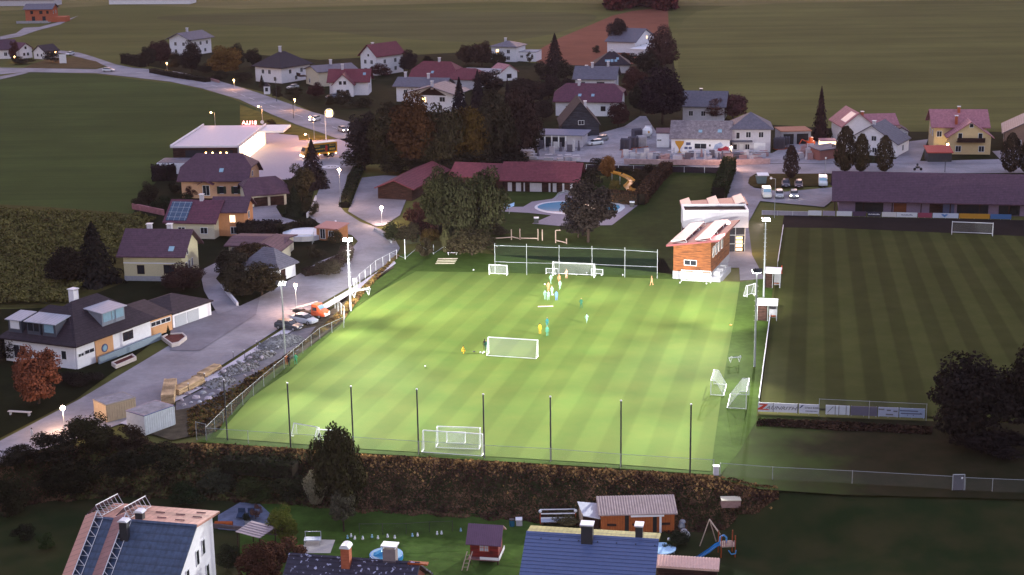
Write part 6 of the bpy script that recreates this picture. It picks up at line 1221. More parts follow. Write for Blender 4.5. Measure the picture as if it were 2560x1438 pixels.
def body_mesh(pose):
    if pose in BODY: return BODY[pose]
    q = POSE[pose]; dz = -.48 if pose == 'crouch' else 0; dy = .12 if pose == 'crouch' else 0; ly = -.2 if pose == 'crouch' else 0
    J = {'p': ((0, dy, .95+dz), .15), 'w': ((0, dy+ly*.3, 1.12+dz), .13), 'c': ((0, dy+ly, 1.34+dz), .165), 'n': ((0, dy+ly*1.1, 1.50+dz), .06), 'h0': ((0, dy+ly*1.2-.01, 1.60+dz), .085), 'h1': ((0, dy+ly*1.2-.015, 1.70+dz), .10), 'h2': ((0, dy+ly*1.2, 1.77+dz), .06)}
    J['sl'] = ((-.19, dy+ly, 1.42+dz), .07); J['sr'] = ((.19, dy+ly, 1.42+dz), .07); J['hl_'] = ((-.10, dy, .88+dz), .11); J['hr_'] = ((.10, dy, .88+dz), .11)
    for s in 'lr':
        J['k'+s] = (q['k'+s], .065); f = q['f'+s]; J['f'+s] = (f, .045); J['t'+s] = ((f[0], f[1]-.17, max(.04, f[2]-.02)), .035); J['e'+s] = (q['e'+s], .045); J['w'+s+'_'] = (q['h'+s], .032)
        h = Vector(q['h'+s]); e = Vector(q['e'+s]); d = (h-e).normalized(); J['g'+s] = (tuple(h+d*.10), .036)
    E = [('p', 'w'), ('w', 'c'), ('c', 'n'), ('n', 'h0'), ('h0', 'h1'), ('h1', 'h2'), ('c', 'sl'), ('c', 'sr'), ('p', 'hl_'), ('p', 'hr_')]
    for s in 'lr': E += [('h'+s+'_', 'k'+s), ('k'+s, 'f'+s), ('f'+s, 't'+s), ('s'+s, 'e'+s), ('e'+s, 'w'+s+'_'), ('w'+s+'_', 'g'+s)]
    ks = list(J); me = bpy.data.meshes.new('b'); me.from_pydata([J[k][0] for k in ks], [(ks.index(a), ks.index(b)) for a, b in E], []); ob = bpy.data.objects.new('b', me); col.objects.link(ob)
    sk = ob.modifiers.new('s', 'SKIN'); sk.use_smooth_shade = True
    for i, k in enumerate(ks): me.skin_vertices[0].data[i].radius = (J[k][1], J[k][1]); me.skin_vertices[0].data[i].use_root = (k == 'p')
    ob.modifiers.new('u', 'SUBSURF').levels = 1; dg = bpy.context.evaluated_depsgraph_get(); r = bpy.data.meshes.new_from_object(ob.evaluated_get(dg)); bpy.data.objects.remove(ob)
    idx = []
    for p in r.polygons:
        c = p.center; d = {k: (Vector(J[k][0])-c).length for k in ks}; n_ = min(d, key=d.get)
        idx.append(0 if n_ in ('w', 'c', 'sl', 'sr') or (n_ in ('el', 'er')) else 1 if n_ in ('p', 'hl_', 'hr_') else 2 if n_ in ('fl', 'fr', 'tl', 'tr') else 4 if n_ in ('kl', 'kr') else 3)
    r.polygons.foreach_set('material_index', idx); hp = J['h1'][0]
    BODY[pose] = (r, hp); return BODY[pose]
def person(label, x, y, pose, top, low, sock=None, leg=None, rz=0, hair=0, base=.24, group=None, sc=.88, pos=None):
    me, hp = body_mesh(pose); me = me.copy(); me.materials.clear()
    for m_ in (xm(top), xm(low), xm(sock or low), SKIN, xm(leg) if leg else SKIN): me.materials.append(m_)
    p = pos or at(x, y); t = thing('person', label, 'person', (p.x, p.y, base), rz, group); t.scale = (sc,)*3; link('body', me, t)
    m = MB(); m.ball((hp[0], hp[1]+.02, hp[2]+.05), .115, 8); m.build('hair', HAIRS[hair], t); return t
def xm(c): return mat('cloth_'+'_'.join(str(int(v*100)) for v in c), c, .85, .05)
TE, OR2, WH, BK, DG, YE, BL = (.26, .42, .34), (.55, .24, .13), (.75, .72, .68), (.02, .02, .025), (.02, .10, .06), (.70, .42, .04), (.12, .22, .60)
for l, x, y, po_, tp, lw, sk, lg, rz, ha in (
    ('keeper in pale orange standing in the mouth of the far goal', 1416, 699, 'stand', (.78, .42, .30), (.7, .45, .36), WH, WH, .3, 1), ('player in pale teal shirt at the back of the huddle', 1377, 712, 'walk', TE, WH, WH, None, .5, 0),
    ('player in orange right of the huddle back', 1398, 712, 'stand', OR2, WH, WH, None, -.4, 1), ('player in teal shirt right of the huddle', 1400, 727, 'walk', TE, BK, WH, None, 0, 0), ('player in orange in the middle of the huddle', 1371, 731, 'stand', OR2, BK, WH, None, .2, 0),
    ('player in teal shirt and black shorts in the huddle front', 1380, 742, 'walk', TE, BK, WH, None, 0, 1), ('leftmost teal player at the front of the huddle', 1363, 752, 'stand', TE, BK, WH, None, 0, 0), ('teal player facing the camera next to the blue one', 1371, 754, 'stand', TE, BK, WH, None, 0, 1),
    ('person in blue shirt and dark trousers beside the huddle', 1391, 754, 'stand', BL, BK, BK, BK, .1, 0), ('player in dark green standing apart to the right', 1453, 774, 'hips', DG, BK, (.6, .4, .2), None, 0, 1), ('player in teal jogging farthest to the right of midfield', 1467, 813, 'run', TE, BK, WH, None, .3, 0),
    ('player in dark teal behind another at midfield', 1368, 823, 'walk', (.03, .18, .18), BK, BK, None, 0, 1), ('player in yellow at midfield', 1350, 838, 'stand', YE, BK, YE, None, 0, 0), ('player in green in front of the dark teal one', 1368, 844, 'stand', (.10, .35, .24), BK, (.5, .3, .2), None, 0, 1),
    ('coach in black standing at the post of the middle goal', 1212, 878, 'stand', (.03, .02, .02), BK, BK, BK, 0, 0), ('coach in dark green leaning on the post of the middle goal', 1216, 882, 'hips', DG, BK, BK, BK, .3, 1), ('player in orange alone by the touchline near the club building', 1629, 717, 'walk', OR2, OR2, WH, None, -1.2, 1),
    ('person in orange vest at the left mast', 717, 916, 'stand', (.6, .15, .04), BK, BK, BK, .2, 0), ('person in black beside the orange vest at the left mast', 722, 920, 'stand', BK, BK, BK, BK, -.2, 0), ('person in bright green jacket and white cap at the left mast', 740, 915, 'hips', (.08, .45, .22), BK, BK, BK, 0, 1),
    ('person in orange standing beside the farther dugout', 1954, 688, 'stand', (.75, .12, .05), BK, BK, BK, 1.2, 0), ('person in white walking on the lower left road', 82, 1106, 'walk', (.6, .56, .55), (.5, .48, .5), WH, WH, -.5, 0), ('player in yellow bending over near the cones left of the middle goal', 1157, 888, 'crouch', YE, BK, BK, None, 1.2, 0)):
    person(l, x, y, po_, tp, lw, sk, lg, rz, ha)
# balls: copies of one
BL_L = ['white ball far left of the small far goal', 'white ball beside the players in the huddle', 'white ball alone on the open grass at the left', 'white ball at the left post of the far goal', 'white ball inside the far goal right of the keeper', 'white ball highest against the far goal net', 'white ball outside the right post of the far goal', 'white ball at the foot of the fifth white net post',
 'leftmost ball of the three beside the coaches', 'middle ball of the three beside the coaches', 'rightmost ball of the three beside the coaches', 'white ball at the left foot of the parked goal', 'white ball in front of the parked goal, nearest the camera', 'white ball on the ground bar of the parked goal', 'white ball at the right foot of the small far goal', 'white ball at the feet of the huddle front']
m = MB(); m.ball((0, 0, 0), .13, 8); b0 = m.build('ball', M_trim, None); first = True
for x, y in ((1184, 680), (1362, 716), (1063, 922), (1388, 690), (1441, 692), (1467, 687), (1504, 693), (1557, 693), (1201, 887), (1207, 889), (1210, 886), (1700, 712), (1766, 714), (1758, 709), (1267, 685), (1382, 742)):
    p = at(x, y); o = b0 if first else b0.copy()
    if not first: col.objects.link(o)
    first = False; o.location = (p.x, p.y, .37); tag(o, BL_L.pop(0), 'ball', 'white footballs on the lit pitch')
o = b0.copy(); col.objects.link(o); o.scale = (1.6, 1.6, .5); o.location = (*at(1827, 817).xy, .3); o.name = 'marker_disc'; o.data = o.data.copy(); o.data.materials[0] = xpaint((.75, .25, .02)); tag(o, 'orange marker disc on the right touchline', 'marker'); del o['group']
o2 = o.copy(); col.objects.link(o2); o2.location = (*at(1185, 884).xy, .3); o2.data = o2.data.copy(); o2.data.materials[0] = M_darkm; tag(o2, 'dark flat disc beside the bending yellow player', 'marker')
t = thing('pole_set', 'bundle of pale poles lying on the pitch below the huddle', 'training poles', (*at(1364, 771).xy, .27)); m = MB(); [m.tube((-1.2, k*.12, 0), (1.2, k*.12+.1, 0), .04, 4) for k in range(3)]; m.build('poles', xpaint((.7, .5, .45)), t)
# free-kick mannequins behind the parked goal
m = MB(); m.ball((0, 0, 1.62), .14, 8); m.box(-.2, .2, -.05, .05, .35, 1.45); m.box(-.28, .28, -.04, .04, .9, 1.42); mq = m.build('mannequin', M_trim, None); ff = True
for k in range(5):
    o = mq if ff else mq.copy()
    if not ff: col.objects.link(o)
    ff = False; p = at(1737+k*7, 703); o.location = (p.x, p.y-.2, .2); tag(o, 'white free kick mannequin, %s from the left before the clubhouse plinth' % ORDW[k], 'mannequin', 'white training mannequins behind the parked goal')
t = thing('ramp_bench', 'short white bench at the field gate', 'bench', (*at(1131, 640).xy, .2)); m = MB(); m.box(-.9, .9, -.2, .2, .38, .45); m.build('seat', M_trim, t); m = MB(); [m.box(x-.05, x+.05, -.18, .18, 0, .38) for x in (-.7, .7)]; m.build('legs', M_steel, t)
t = thing('plank_stack', 'pale planks lying in the grass at the road corner', 'planks', (*at(1115, 656).xy, .22)); m = MB(); [m.box(-1.8+k*.1, 1.6+k*.15, k*1.2-2, k*1.2-1.85, 0, .1) for k in range(4)]; m.build('planks', mat('bleached_wood', (.45, .40, .30), .9, .2), t)
# ------------------------------------------------------------ rubble, gravel, timber, containers
def heap(name, label, px, rx, ry, h, c, n, s0, s1, c2=None, kind='stuff', base=.24):
    p = at(*px); m = MB(); rr = random.Random(n)
    for k in range(n):
        a = rr.uniform(0, 6.28); q = rr.uniform(0, 1)**.5; x, y = rx*q*math.cos(a), ry*q*math.sin(a); z = h*(1-q**1.5)*rr.uniform(.75, 1.0); s = rr.uniform(s0, s1)
        vs = [(x+s*rr.uniform(.5, 1)*ax, y+s*rr.uniform(.5, 1)*ay, z+s*rr.uniform(.4, .8)*az) for ax, ay, az in ((1, 0, 0), (0, 1, 0), (-1, 0, 0), (0, -1, 0), (0, 0, 1), (0, 0, -1))]
        m.add(vs, [(0, 1, 4), (1, 2, 4), (2, 3, 4), (3, 0, 4), (1, 0, 5), (2, 1, 5), (3, 2, 5), (0, 3, 5)], m=rr.randrange(2))
    q = [(rx*.95*math.cos(k*math.pi/8), ry*.95*math.sin(k*math.pi/8), 0) for k in range(16)]+[(rx*.5*math.cos(k*math.pi/8), ry*.5*math.sin(k*math.pi/8), h*.62) for k in range(16)]+[(0, 0, h*.85)]
    m.add(q, [(k, (k+1) % 16, 16+(k+1) % 16, 16+k) for k in range(16)]+[(16+k, 16+(k+1) % 16, 32) for k in range(16)], m=0)
    o = m.build(name, [mat(name+'_a', c, .95, .2, 2), mat(name+'_b', c2 or tuple(v*.6 for v in c), .95, .2, 2)], None); o.location = (p.x, p.y, base); o.rotation_euler = (0, 0, R(55)); return tag(o, kind='stuff')
heap('gravel_heap', '', (702, 862), 4.2, 2.5, 1.3, (.24, .24, .25), 1700, .08, .20, (.15, .15, .16)); heap('rubble_heap', '', (650, 896), 2.8, 1.7, .9, (.27, .26, .26), 420, .10, .32, (.13, .12, .11)); heap('rubble_heap', '', (598, 928), 3.6, 1.8, .8, (.27, .26, .26), 520, .10, .32, (.14, .12, .11)); heap('rubble_heap', '', (548, 962), 2.8, 1.9, .5, (.20, .15, .13), 260, .10, .35, (.25, .18, .15))
def rock_mesh(seed):
    rr = random.Random(seed); m = MB(); m.ball((0, 0, 0), 1, 8); m.v = [tuple(c*rr.uniform(.72, 1.15) for c in v) for v in m.v]
    me = bpy.data.meshes.new('boulder'); me.from_pydata(m.v, [], m.f); me.materials.append(mat('boulder_stone', (.62, .6, .6), .95, .3, 1.5, kind='ocol')); return me
RK = [rock_mesh(k) for k in range(5)]; rr = random.Random(4)
bl = [(455, 1005), (470, 990), (490, 1000), (508, 988), (520, 1003), (500, 1012), (478, 1012), (460, 1018), (530, 992), (512, 975), (492, 976), (530, 975), (548, 980), (540, 960), (560, 965), (574, 950), (588, 945), (560, 940), (605, 935), (620, 925), (598, 915), (625, 905), (640, 915), (655, 905), (640, 885), (665, 880), (680, 890), (695, 878), (672, 866), (650, 870), (612, 950), (632, 938)]
for k, (x, y) in enumerate(bl):
    p = at(x, y); o = link('boulder', RK[k % 5]); s = rr.uniform(.28, .62) if x < 560 else rr.uniform(.2, .42); o.scale = (s, s*rr.uniform(.6, 1), s*rr.uniform(.45, .8)); o.location = (p.x, p.y, .3+(0 if x < 560 else .35)); o.rotation_euler = (rr.uniform(-.3, .3), rr.uniform(-.3, .3), rr.uniform(0, 6)); g = rr.uniform(.4, .75); o.color = (g*rr.uniform(.9, 1.1), g*.95, g*1.05, 1)
    tag(o, 'grey broken boulder, %s in the rubble line counted from the timber' % ORDW[k], 'boulder', 'grey boulders in the roadside rubble')
M_tim = mat('fresh_timber', (.55, .38, .22), .8, .15, 1.5, kind='boards', p=.12)
for l, a, b, w_, h_ in (('nearest bundle of fresh timber beside the containers', (420, 1018), (428, 975), 1.7, 1.3), ('long middle bundle of fresh timber along the footpath', (436, 994), (502, 962), 1.6, .8), ('farthest bundle of fresh timber along the footpath', (502, 950), (546, 926), 1.3, .6), ('thin timber stack leaning between the two long bundles', (484, 958), (506, 952), 1.2, .5)):
    A, B = at(*a), at(*b); d = B-A; L_ = d.length; t = thing('timber_bundle', l, 'timber', (*A.xy, .26), math.atan2(d.y, d.x)); m = MB(); n_ = 5
    for k in range(n_):
        for j in range(3): m.box(0+.05*((k*3+j) % 3), L_-.07*((k+j) % 3), -w_/2+k*w_/n_, -w_/2+(k+.93)*w_/n_, .12+j*h_/3, .12+(j+.93)*h_/3)
    m.build('boards', M_tim, t); m = MB(); [m.box(x, x+.1, -w_/2, w_/2, 0, .12) for x in (L_*.15, L_*.5, L_*.85)]; m.build('bearers', M_vwood, t)
def container(label, a, b, w_, h_, c, rim, base=.2):
    A, B = at(*a), at(*b); d = B-A; L_ = d.length; t = thing('container', label, 'container', (*A.xy, base), math.atan2(d.y, d.x)); m = MB(); m.box(0, L_, 0, w_, 0, h_); 
    k = 0.15
    while k < L_: m.box(k, k+.12, -.05, 0, .1, h_-.1); k += .35
    m.build('wall', mat(label[:12].replace(' ', '_'), c, .7, .1, 2), t); m = MB(); m.box(-.05, L_+.05, -.06, w_+.05, h_, h_+.12); m.build('rim', rim, t); m = MB(); m.box(.1, L_-.1, .1, w_-.1, h_+.12, h_+.14); m.build('roof_sheet', mat('dusty_roof_sheet', (.27, .25, .27), .9, .25, 1.2), t); return t
container('white ribbed container with a blue rim beside the timber', (364, 1093), (438, 1066), 3.4, 2.5, (.52, .55, .60), xpaint((.03, .08, .22)))
container('tan container behind the blue rimmed one', (268, 1060), (342, 1040), 3.2, 2.2, (.40, .31, .21), mat('tan_rim', (.3, .25, .2), .8, .1))
# white marker posts and cords along the gravel apron
for i, (x, y, tx_, ty) in enumerate(((642, 878, 639, 850), (628, 905, 627, 868), (584, 905, 581, 880), (512, 960, 510, 933), (472, 985, 470, 952), (612, 900, 610, 876))):
    p = at(x, y); h = 1.3; t = thing('marker_post', ['thin white topped post nearest the gravel heap', 'thin white topped post second from the gravel heap', 'thin white topped post at the roadside edge of the apron', 'thin white topped post over the far timber', 'thin white topped post over the middle timber', 'thin white topped post at the rubble edge'][i], 'post', (*p.xy, .2), 0, 'thin marker posts along the gravel apron'); m = MB(); m.tube((0, 0, 0), (0, 0, h), .035, 5); m.build('shaft', M_darkm, t); m = MB(); m.ball((0, 0, h), .09, 6); m.build('post_cap', M_trim, t)
# planters, garden walls of the corner house
for l, pts in (('oval white rimmed planter with a tiny conifer beside the garages', [(404, 853), (420, 845), (458, 843), (468, 852), (448, 868), (430, 872)]), ('long white rimmed planter at the foot of the ramp wall', [(279, 918), (290, 926), (342, 904), (332, 896)])):
    ps = [at(x, y) for x, y in pts]; c = sum(ps, Vector())/len(ps); t = thing('planter', l, 'planter', (*c.xy, .2)); m = MB(); n_ = len(ps)
    for k in range(n_):
        a, b = (ps[k]-c), (ps[(k+1) % n_]-c); ai, bi = a*.86, b*.86; m.add([(*a.xy, 0), (*b.xy, 0), (*bi.xy, 0), (*ai.xy, 0), (*a.xy, .55), (*b.xy, .55), (*bi.xy, .55), (*ai.xy, .55)], [(0, 3, 2, 1), (4, 5, 6, 7), (0, 1, 5, 4), (2, 3, 7, 6), (1, 2, 6, 5), (3, 0, 4, 7)])
    m.build('rim', mat('pale_stone_rim', (.55, .48, .45), .85, .1), t); m = MB(); m.add([(*((p-c)*.88).xy, .4) for p in ps], [tuple(range(n_))[::-1]]); m.build('soil', mat('red_soil', (.12, .035, .03), .9, .4, 4), t)
def wall(label, pts, h, w_, m_, base=.1, name='garden_wall', cat='wall'):
    ps = [at(x, y) for x, y in pts]; o0 = ps[0]; m = MB()
    for a, b in zip(ps, ps[1:]):
        d = (b-a).normalized()*w_/2; n = Vector((-d.y, d.x, 0)); q = [a-o0+n, a-o0-n, b-o0-n, b-o0+n]; m.prism([(v.x, v.y) for v in q], 0, h)
    o = m.build(name, m_, None); o.location = (*o0.xy, base); return tag(o, label, cat)
wall('grey blue ramp wall before the corner house', [(248, 912), (403, 850)], 1.0, .3, mat('blue_grey_wall', (.24, .30, .36), .8, .1)); wall('low pale retaining wall beside the yard lane', [(556, 722), (594, 768)], .7, .35, M_white2); wall('low salmon garden wall of the solar house', [(332, 524), (350, 527), (410, 540)], 1.2, .4, M_pink); wall('low wall along the road beside the villa conifers', [(790, 500), (780, 530), (768, 546)], .9, .3, M_white2); wall('white rounded wall at the garden hut', [(836, 602), (843, 590), (840, 580)], 2.2, .3, M_white)
wall('low kerb wall along the outer edge of the road bend', [(936, 577), (962, 592), (979, 610)], .5, .25, M_conc); wall('reddish garden kerb wall below the hill house hedge', [(440, 192), (520, 200), (548, 208)], .8, .4, mat('rose_wall', (.35, .2, .2), .8, .1))
wall('rosy street wall behind the pool pavilion', [(1190, 404), (1240, 408), (1330, 412), (1440, 414)], .9, .4, M_pink); wall('rosy lit stone wall below the workshop yard', [(1560, 412), (1700, 414), (1836, 414), (1925, 411)], 1.3, .4, mat('rose_stone_wall', (.42, .30, .30), .85, .2, 1.5))
# ------------------------------------------------------------ pool furniture, slide, play things
t = thing('water_slide', 'long curving yellow water slide running down to the pool', 'slide', at(1527, 440)); o0 = at(1527, 440)
SP = [(1530, 432, 2.6), (1550, 437, 2.3), (1570, 446, 2.1), (1580, 454, 1.9), (1573, 462, 1.7), (1566, 468, 1.5), (1572, 474, 1.3), (1592, 480, 1.1), (1608, 484, .9), (1598, 490, .8), (1580, 497, .7), (1545, 501, .6), (1528, 503, .5)]
sp = [at(x, y, z)-o0 for x, y, z in SP]; m = MB()
for a, b in zip(sp, sp[1:]):
    d = (b-a); d.z = 0; d.normalize(); n = Vector((-d.y, d.x, 0)); w_ = .75
    vs = [a+n*w_+Vector((0, 0, .35)), a+n*w_*.7, a-n*w_*.7, a-n*w_+Vector((0, 0, .35)), b+n*w_+Vector((0, 0, .35)), b+n*w_*.7, b-n*w_*.7, b-n*w_+Vector((0, 0, .35))]; m.add(vs, [(0, 1, 5, 4), (1, 2, 6, 5), (2, 3, 7, 6), (4, 5, 1, 0), (5, 6, 2, 1), (6, 7, 3, 2)])
m.build('chute', xpaint((.70, .36, .04)), t); m = MB(); [m.tube(p-Vector((0, 0, .05)), (p.x, p.y, 0), .08, 5) for p in sp]; m.build('supports', M_steel, t)
t = thing('climbing_frame', 'arched metal climbing frame behind the pool', 'climbing frame', at(1415, 500)); m = MB(); [m.path([(-2.6, y, 0), (-1.6, y, 1.3), (0, y, 1.9), (1.6, y, 1.3), (2.6, y, 0)], .05, 5) for y in (-1, 0, 1)]; m.build('arches', M_steel, t)
for l, x, y in (('small dark lidded bin at the right end of the pool', 1580, 520), ('small dark lidded bin on the near side of the pool deck', 1341, 560)):
    t = thing('litter_bin', l, 'bin', (*at(x, y).xy, .2)); m = MB(); m.box(-.45, .45, -.4, .4, 0, 1.0); m.build('body', M_darkm, t); m = MB(); m.box(-.5, .5, -.45, .45, 1.0, 1.15); m.build('lid', M_trim, t)
t = thing('sun_umbrella', 'pale blue folded parasols and loungers at the left end of the pool', 'parasol', (*at(1262, 537).xy, .2)); m = MB(); [m.tube((x, 0, 0), (x, 0, 2), .05) for x in (-1, .9)]; m.build('poles', M_steel, t); m = MB(); m.add([(-2.2, -1, 1.6), (-.2, -1.1, 1.5), (0, .8, 2.0), (-1.8, 1, 1.9)], [(0, 1, 2, 3)]); m.add([(.2, -1, 1.2), (1.9, -.6, 1.7), (2.0, 1, 2.1), (.5, .9, 1.6)], [(0, 1, 2, 3)]); m.build('canopies', mat('pale_blue_cloth', (.35, .55, .75), .8, .1), t)
M_log = mat('pale_log', (.40, .30, .24), .85, .15)
for l, x, y, pt in (('log rope swing frame left of the lone pool tree', 1300, 602, [((-1.6, 0, 0), (-1.6, 0, 2.0)), ((0, 0, 0), (0, 0, 2.1)), ((-4.6, .2, .3), (-1.6, 0, .5)), ((-1.6, 0, .6), (0, 0, .2))]), ('pair of upright logs with a hanging rope in the play area', 1348, 604, [((-.2, 0, 0), (-.2, 0, 2.2)), ((.6, 0, 0), (.6, 0, 2.1)), ((-3.4, 0, .5), (-.2, 0, .4))]), ('low log beam frame nearest the lone pool tree', 1400, 610, [((-.8, 0, 0), (-.8, 0, 2.4)), ((1.2, -.8, 0), (1.2, -.8, 1.0)), ((-.8, 0, .5), (1.2, -.8, .2)), ((-.8, 0, 2.4), (.1, 0, 2.4))])):
    t = thing('rope_swing', l, 'play frame', (*at(x, y).xy, .2)); 
    for a, b in pt: m = MB(); m.tube(a, b, .11, 6); m.build('log', M_log, t)
t = thing('info_stand', 'small white notice stand at the fence by the left mast', 'sign', (*at(888, 722).xy, .2)); m = MB(); m.box(-.35, .35, -.04, .04, 1.1, 1.6); m.build('panel', M_trim, t); m = MB(); m.tube((0, .05, 0), (0, .05, 1.2), .04); m.build('post', M_steel, t)
t = thing('gate_post', 'short pale stone post at the right end of the near fence', 'post', (*at(1790, 1190).xy, .15)); m = MB(); m.box(-.3, .3, -.25, .25, 0, 1.0); m.build('post', M_white2, t); m = MB(); m.box(-.36, .36, -.3, .3, 1.0, 1.1); m.build('post_cap', M_trim, t)
# stone yard: slabs, statues, pallets and the cement mixer
rr = random.Random(12); M_st = [mat('pale_granite', (.5, .48, .52), .8, .15, 2), mat('dark_granite', (.10, .09, .12), .6, .2, 2), mat('rose_granite', (.38, .24, .24), .8, .15, 2)]
def stone_item(kind, x, y, m_, label, grp=None):
    t = thing({'slab': 'stone_slab', 'statue': 'garden_statue', 'block': 'stone_block', 'rack': 'slab_rack'}[kind], label, {'slab': 'slab', 'statue': 'statue', 'block': 'block', 'rack': 'rack'}[kind], (*at(x, y).xy, .18), rr.uniform(-.4, .4), grp); t.scale = (1.3,)*3; m = MB()
    if kind == 'slab': m.box(-.5, .5, -.08, .12, 0, rr.uniform(1.1, 1.7)); m.box(-.6, .6, -.3, .3, 0, .12); m.build('stone', m_, t)
    elif kind == 'statue':
        h = rr.uniform(1.3, 2.1); m.tube((0, 0, 0), (0, 0, h*.3), .32, 6, .26); m.tube((0, 0, h*.3), (0, 0, h*.8), .2, 6, .14); m.ball((0, 0, h*.9), .18, 6); m.build('figure', m_, t)
    elif kind == 'block': w_ = rr.uniform(.5, 1.1); m.box(-w_, w_, -.5, .5, 0, rr.uniform(.4, 1.0)); m.box(-w_*.8, w_*.8, -.4, .4, 1.0, 1.06); m.build('stone', m_, t)
    else:
        for k in range(7): m.extr([(-.7, .1), (.7, .1), (.7, 2.0), (0, 2.3), (-.7, 2.0)], k*.28, k*.28+.1, 'x')
        m.build('slabs', m_, t); m = MB(); m.box(-.1, 2.1, -.75, .75, 0, .1); m.build('pallet', M_vwood, t)
    return t
for i, (x, y) in enumerate(((1352, 372), (1362, 378), (1376, 380), (1390, 377), (1402, 380), (1414, 377), (1424, 381), (1434, 378), (1447, 378), (1380, 388), (1345, 392), (1332, 390))): stone_item('statue' if i % 3 else 'slab', x, y, M_st[0 if i % 2 else 1], '%s stone piece from the left in the showroom front display' % ORDW[i], 'stone figures in the showroom display')
for i, (x, y) in enumerate(((1316, 384), (1322, 392), (1334, 400), (1372, 402), (1400, 404), (1420, 402), (1440, 404))): stone_item('block', x, y, M_st[i % 3 and 0], 'cut stone block, %s along the showroom side yard edge' % ORDW[i], 'cut stone blocks at the yard edge')
for l, x, y, m_ in (('dark rack of upright slabs nearest the street', 1553, 376, M_st[1]), ('dark rack of upright slabs right of the nearest rack', 1572, 372, M_st[1]), ('dark rack of upright slabs farthest up the yard', 1582, 352, M_st[1]), ('pale rack of rounded slabs in the yard middle', 1592, 370, M_st[0]), ('dark slab rack beside the hip roofed house', 1936, 375, M_st[1]), ('second dark slab rack beside the hip roofed house', 1950, 372, M_st[1])): stone_item('rack', x, y, m_, l)
for i in range(42):
    x = 1556+i*8.6; y = 398+rr.uniform(-6, 7); kd = rr.choice(['block', 'slab', 'block', 'statue']); mi = rr.choice([0, 0, 2, 1]); stone_item(kd, x, y, M_st[mi], '%s %s, %s piece from the left along the rosy yard wall' % (['pale', 'dark', 'rosy'][mi], kd, ORDW[i]), 'stone pieces in the row along the yard wall')
XX = sorted(rr.uniform(1998, 2042) for _ in range(26))
for i in range(26): kd = rr.choice(['block', 'slab', 'statue']); stone_item(kd, XX[i], rr.uniform(376, 402), rr.choice([M_st[0], M_st[0], M_st[2]]), 'stone %s, %s from the left in the cluster before the brick kiosk' % (kd, ORDW[i]), 'stone pieces before the brick kiosk')
t = thing('tank', 'white rounded tank with a yellow mark standing in the yard', 'tank', (*at(1618, 345).xy, .18)); m = MB(); m.ball((0, 0, 1.5), 1.35, 10, sq=1.0); m.build('vessel', M_trim, t); m = MB(); [m.tube((sx, sy, 0), (sx*.7, sy*.7, 1), .08, 5) for sx in (-.8, .8) for sy in (-.8, .8)]; m.build('legs', M_steel, t); m = MB(); m.box(.1, .5, -1.38, -1.25, 1.3, 1.8); m.build('yellow_mark', m_cup, t)
t = thing('digger', 'small orange red machine parked before the open shed', 'machine', (*at(2026, 368).xy, .18)); m = MB(); m.box(-1, 1, -.7, .7, .4, 1.4); m.box(-.4, .5, -.5, .5, 1.4, 2.3); m.build('body', xpaint((.6, .08, .02)), t); m = MB(); m.tube((-.9, 0, 1.2), (-2.2, 0, 1.8), .12); m.tube((-2.2, 0, 1.8), (-2.8, 0, .5), .1); m.build('arm', xpaint((.6, .08, .02)), t); wheels(t, (-.7, .7), .7, .35)
t = thing('crane', 'red crane arm leaning inside the open shed', 'crane', (*at(2008, 352).xy, .18)); m = MB(); m.tube((-1.2, -.3, 1.0), (1.0, -.3, 2.6), .14); m.box(-1.6, -.8, -.6, 0, 0, 1.1); m.build('arm', M_red_p, t)
t = thing('site_shelter', 'grey green tank shelter on the parking verge', 'shelter', (*at(1905, 462).xy, .2)); m = MB(); m.extr([(-1.3, 1.7), (-1.0, 0), (.9, 0), (1.1, 1.7)][::-1], 0, 1.4, 'y'); m.build('body', mat('grey_green', (.16, .21, .21), .7, .1), t); m = MB(); m.shell([(-1.0, -.2, 1.9), (1.5, -.2, 1.9), (1.5, 1.8, 2.2), (-1.0, 1.8, 2.2)], [(0, 1, 2, 3)], .12); m.build('cover', M_trim, t)
# garden pool and party tent between hut and bungalow
t = thing('pool_cover', 'pale round garden pool under a whitish cover beside the garden hut', 'garden pool', (*at(762, 594).xy, .15)); m = MB(); m.tube((0, 0, 0), (0, 0, .9), 4.2, 20); m.build('pool_wall', M_white2, t); m = MB(); m.tube((0, 0, .9), (0, 0, 1.0), 3.9, 20, 3.4); m.build('cover', mat('blue_white_cover', (.48, .58, .68), .5, .1, .8), t)
t = thing('awning', 'white awning over a terrace left of the garden hut', 'awning', (*at(756, 612).xy, .15)); m = MB(); m.shell([(-2.2, -1, 2.1), (2.2, -1, 2.1), (2.0, 1.3, 2.5), (-2.0, 1.3, 2.5)], [(0, 1, 2, 3)], .08); m.build('cloth', M_trim, t); m = MB(); [m.tube((x, y, 0), (x, y, 2.1), .05) for x in (-2, 2) for y in (-.9, 1.1)]; m.build('poles', M_steel, t)
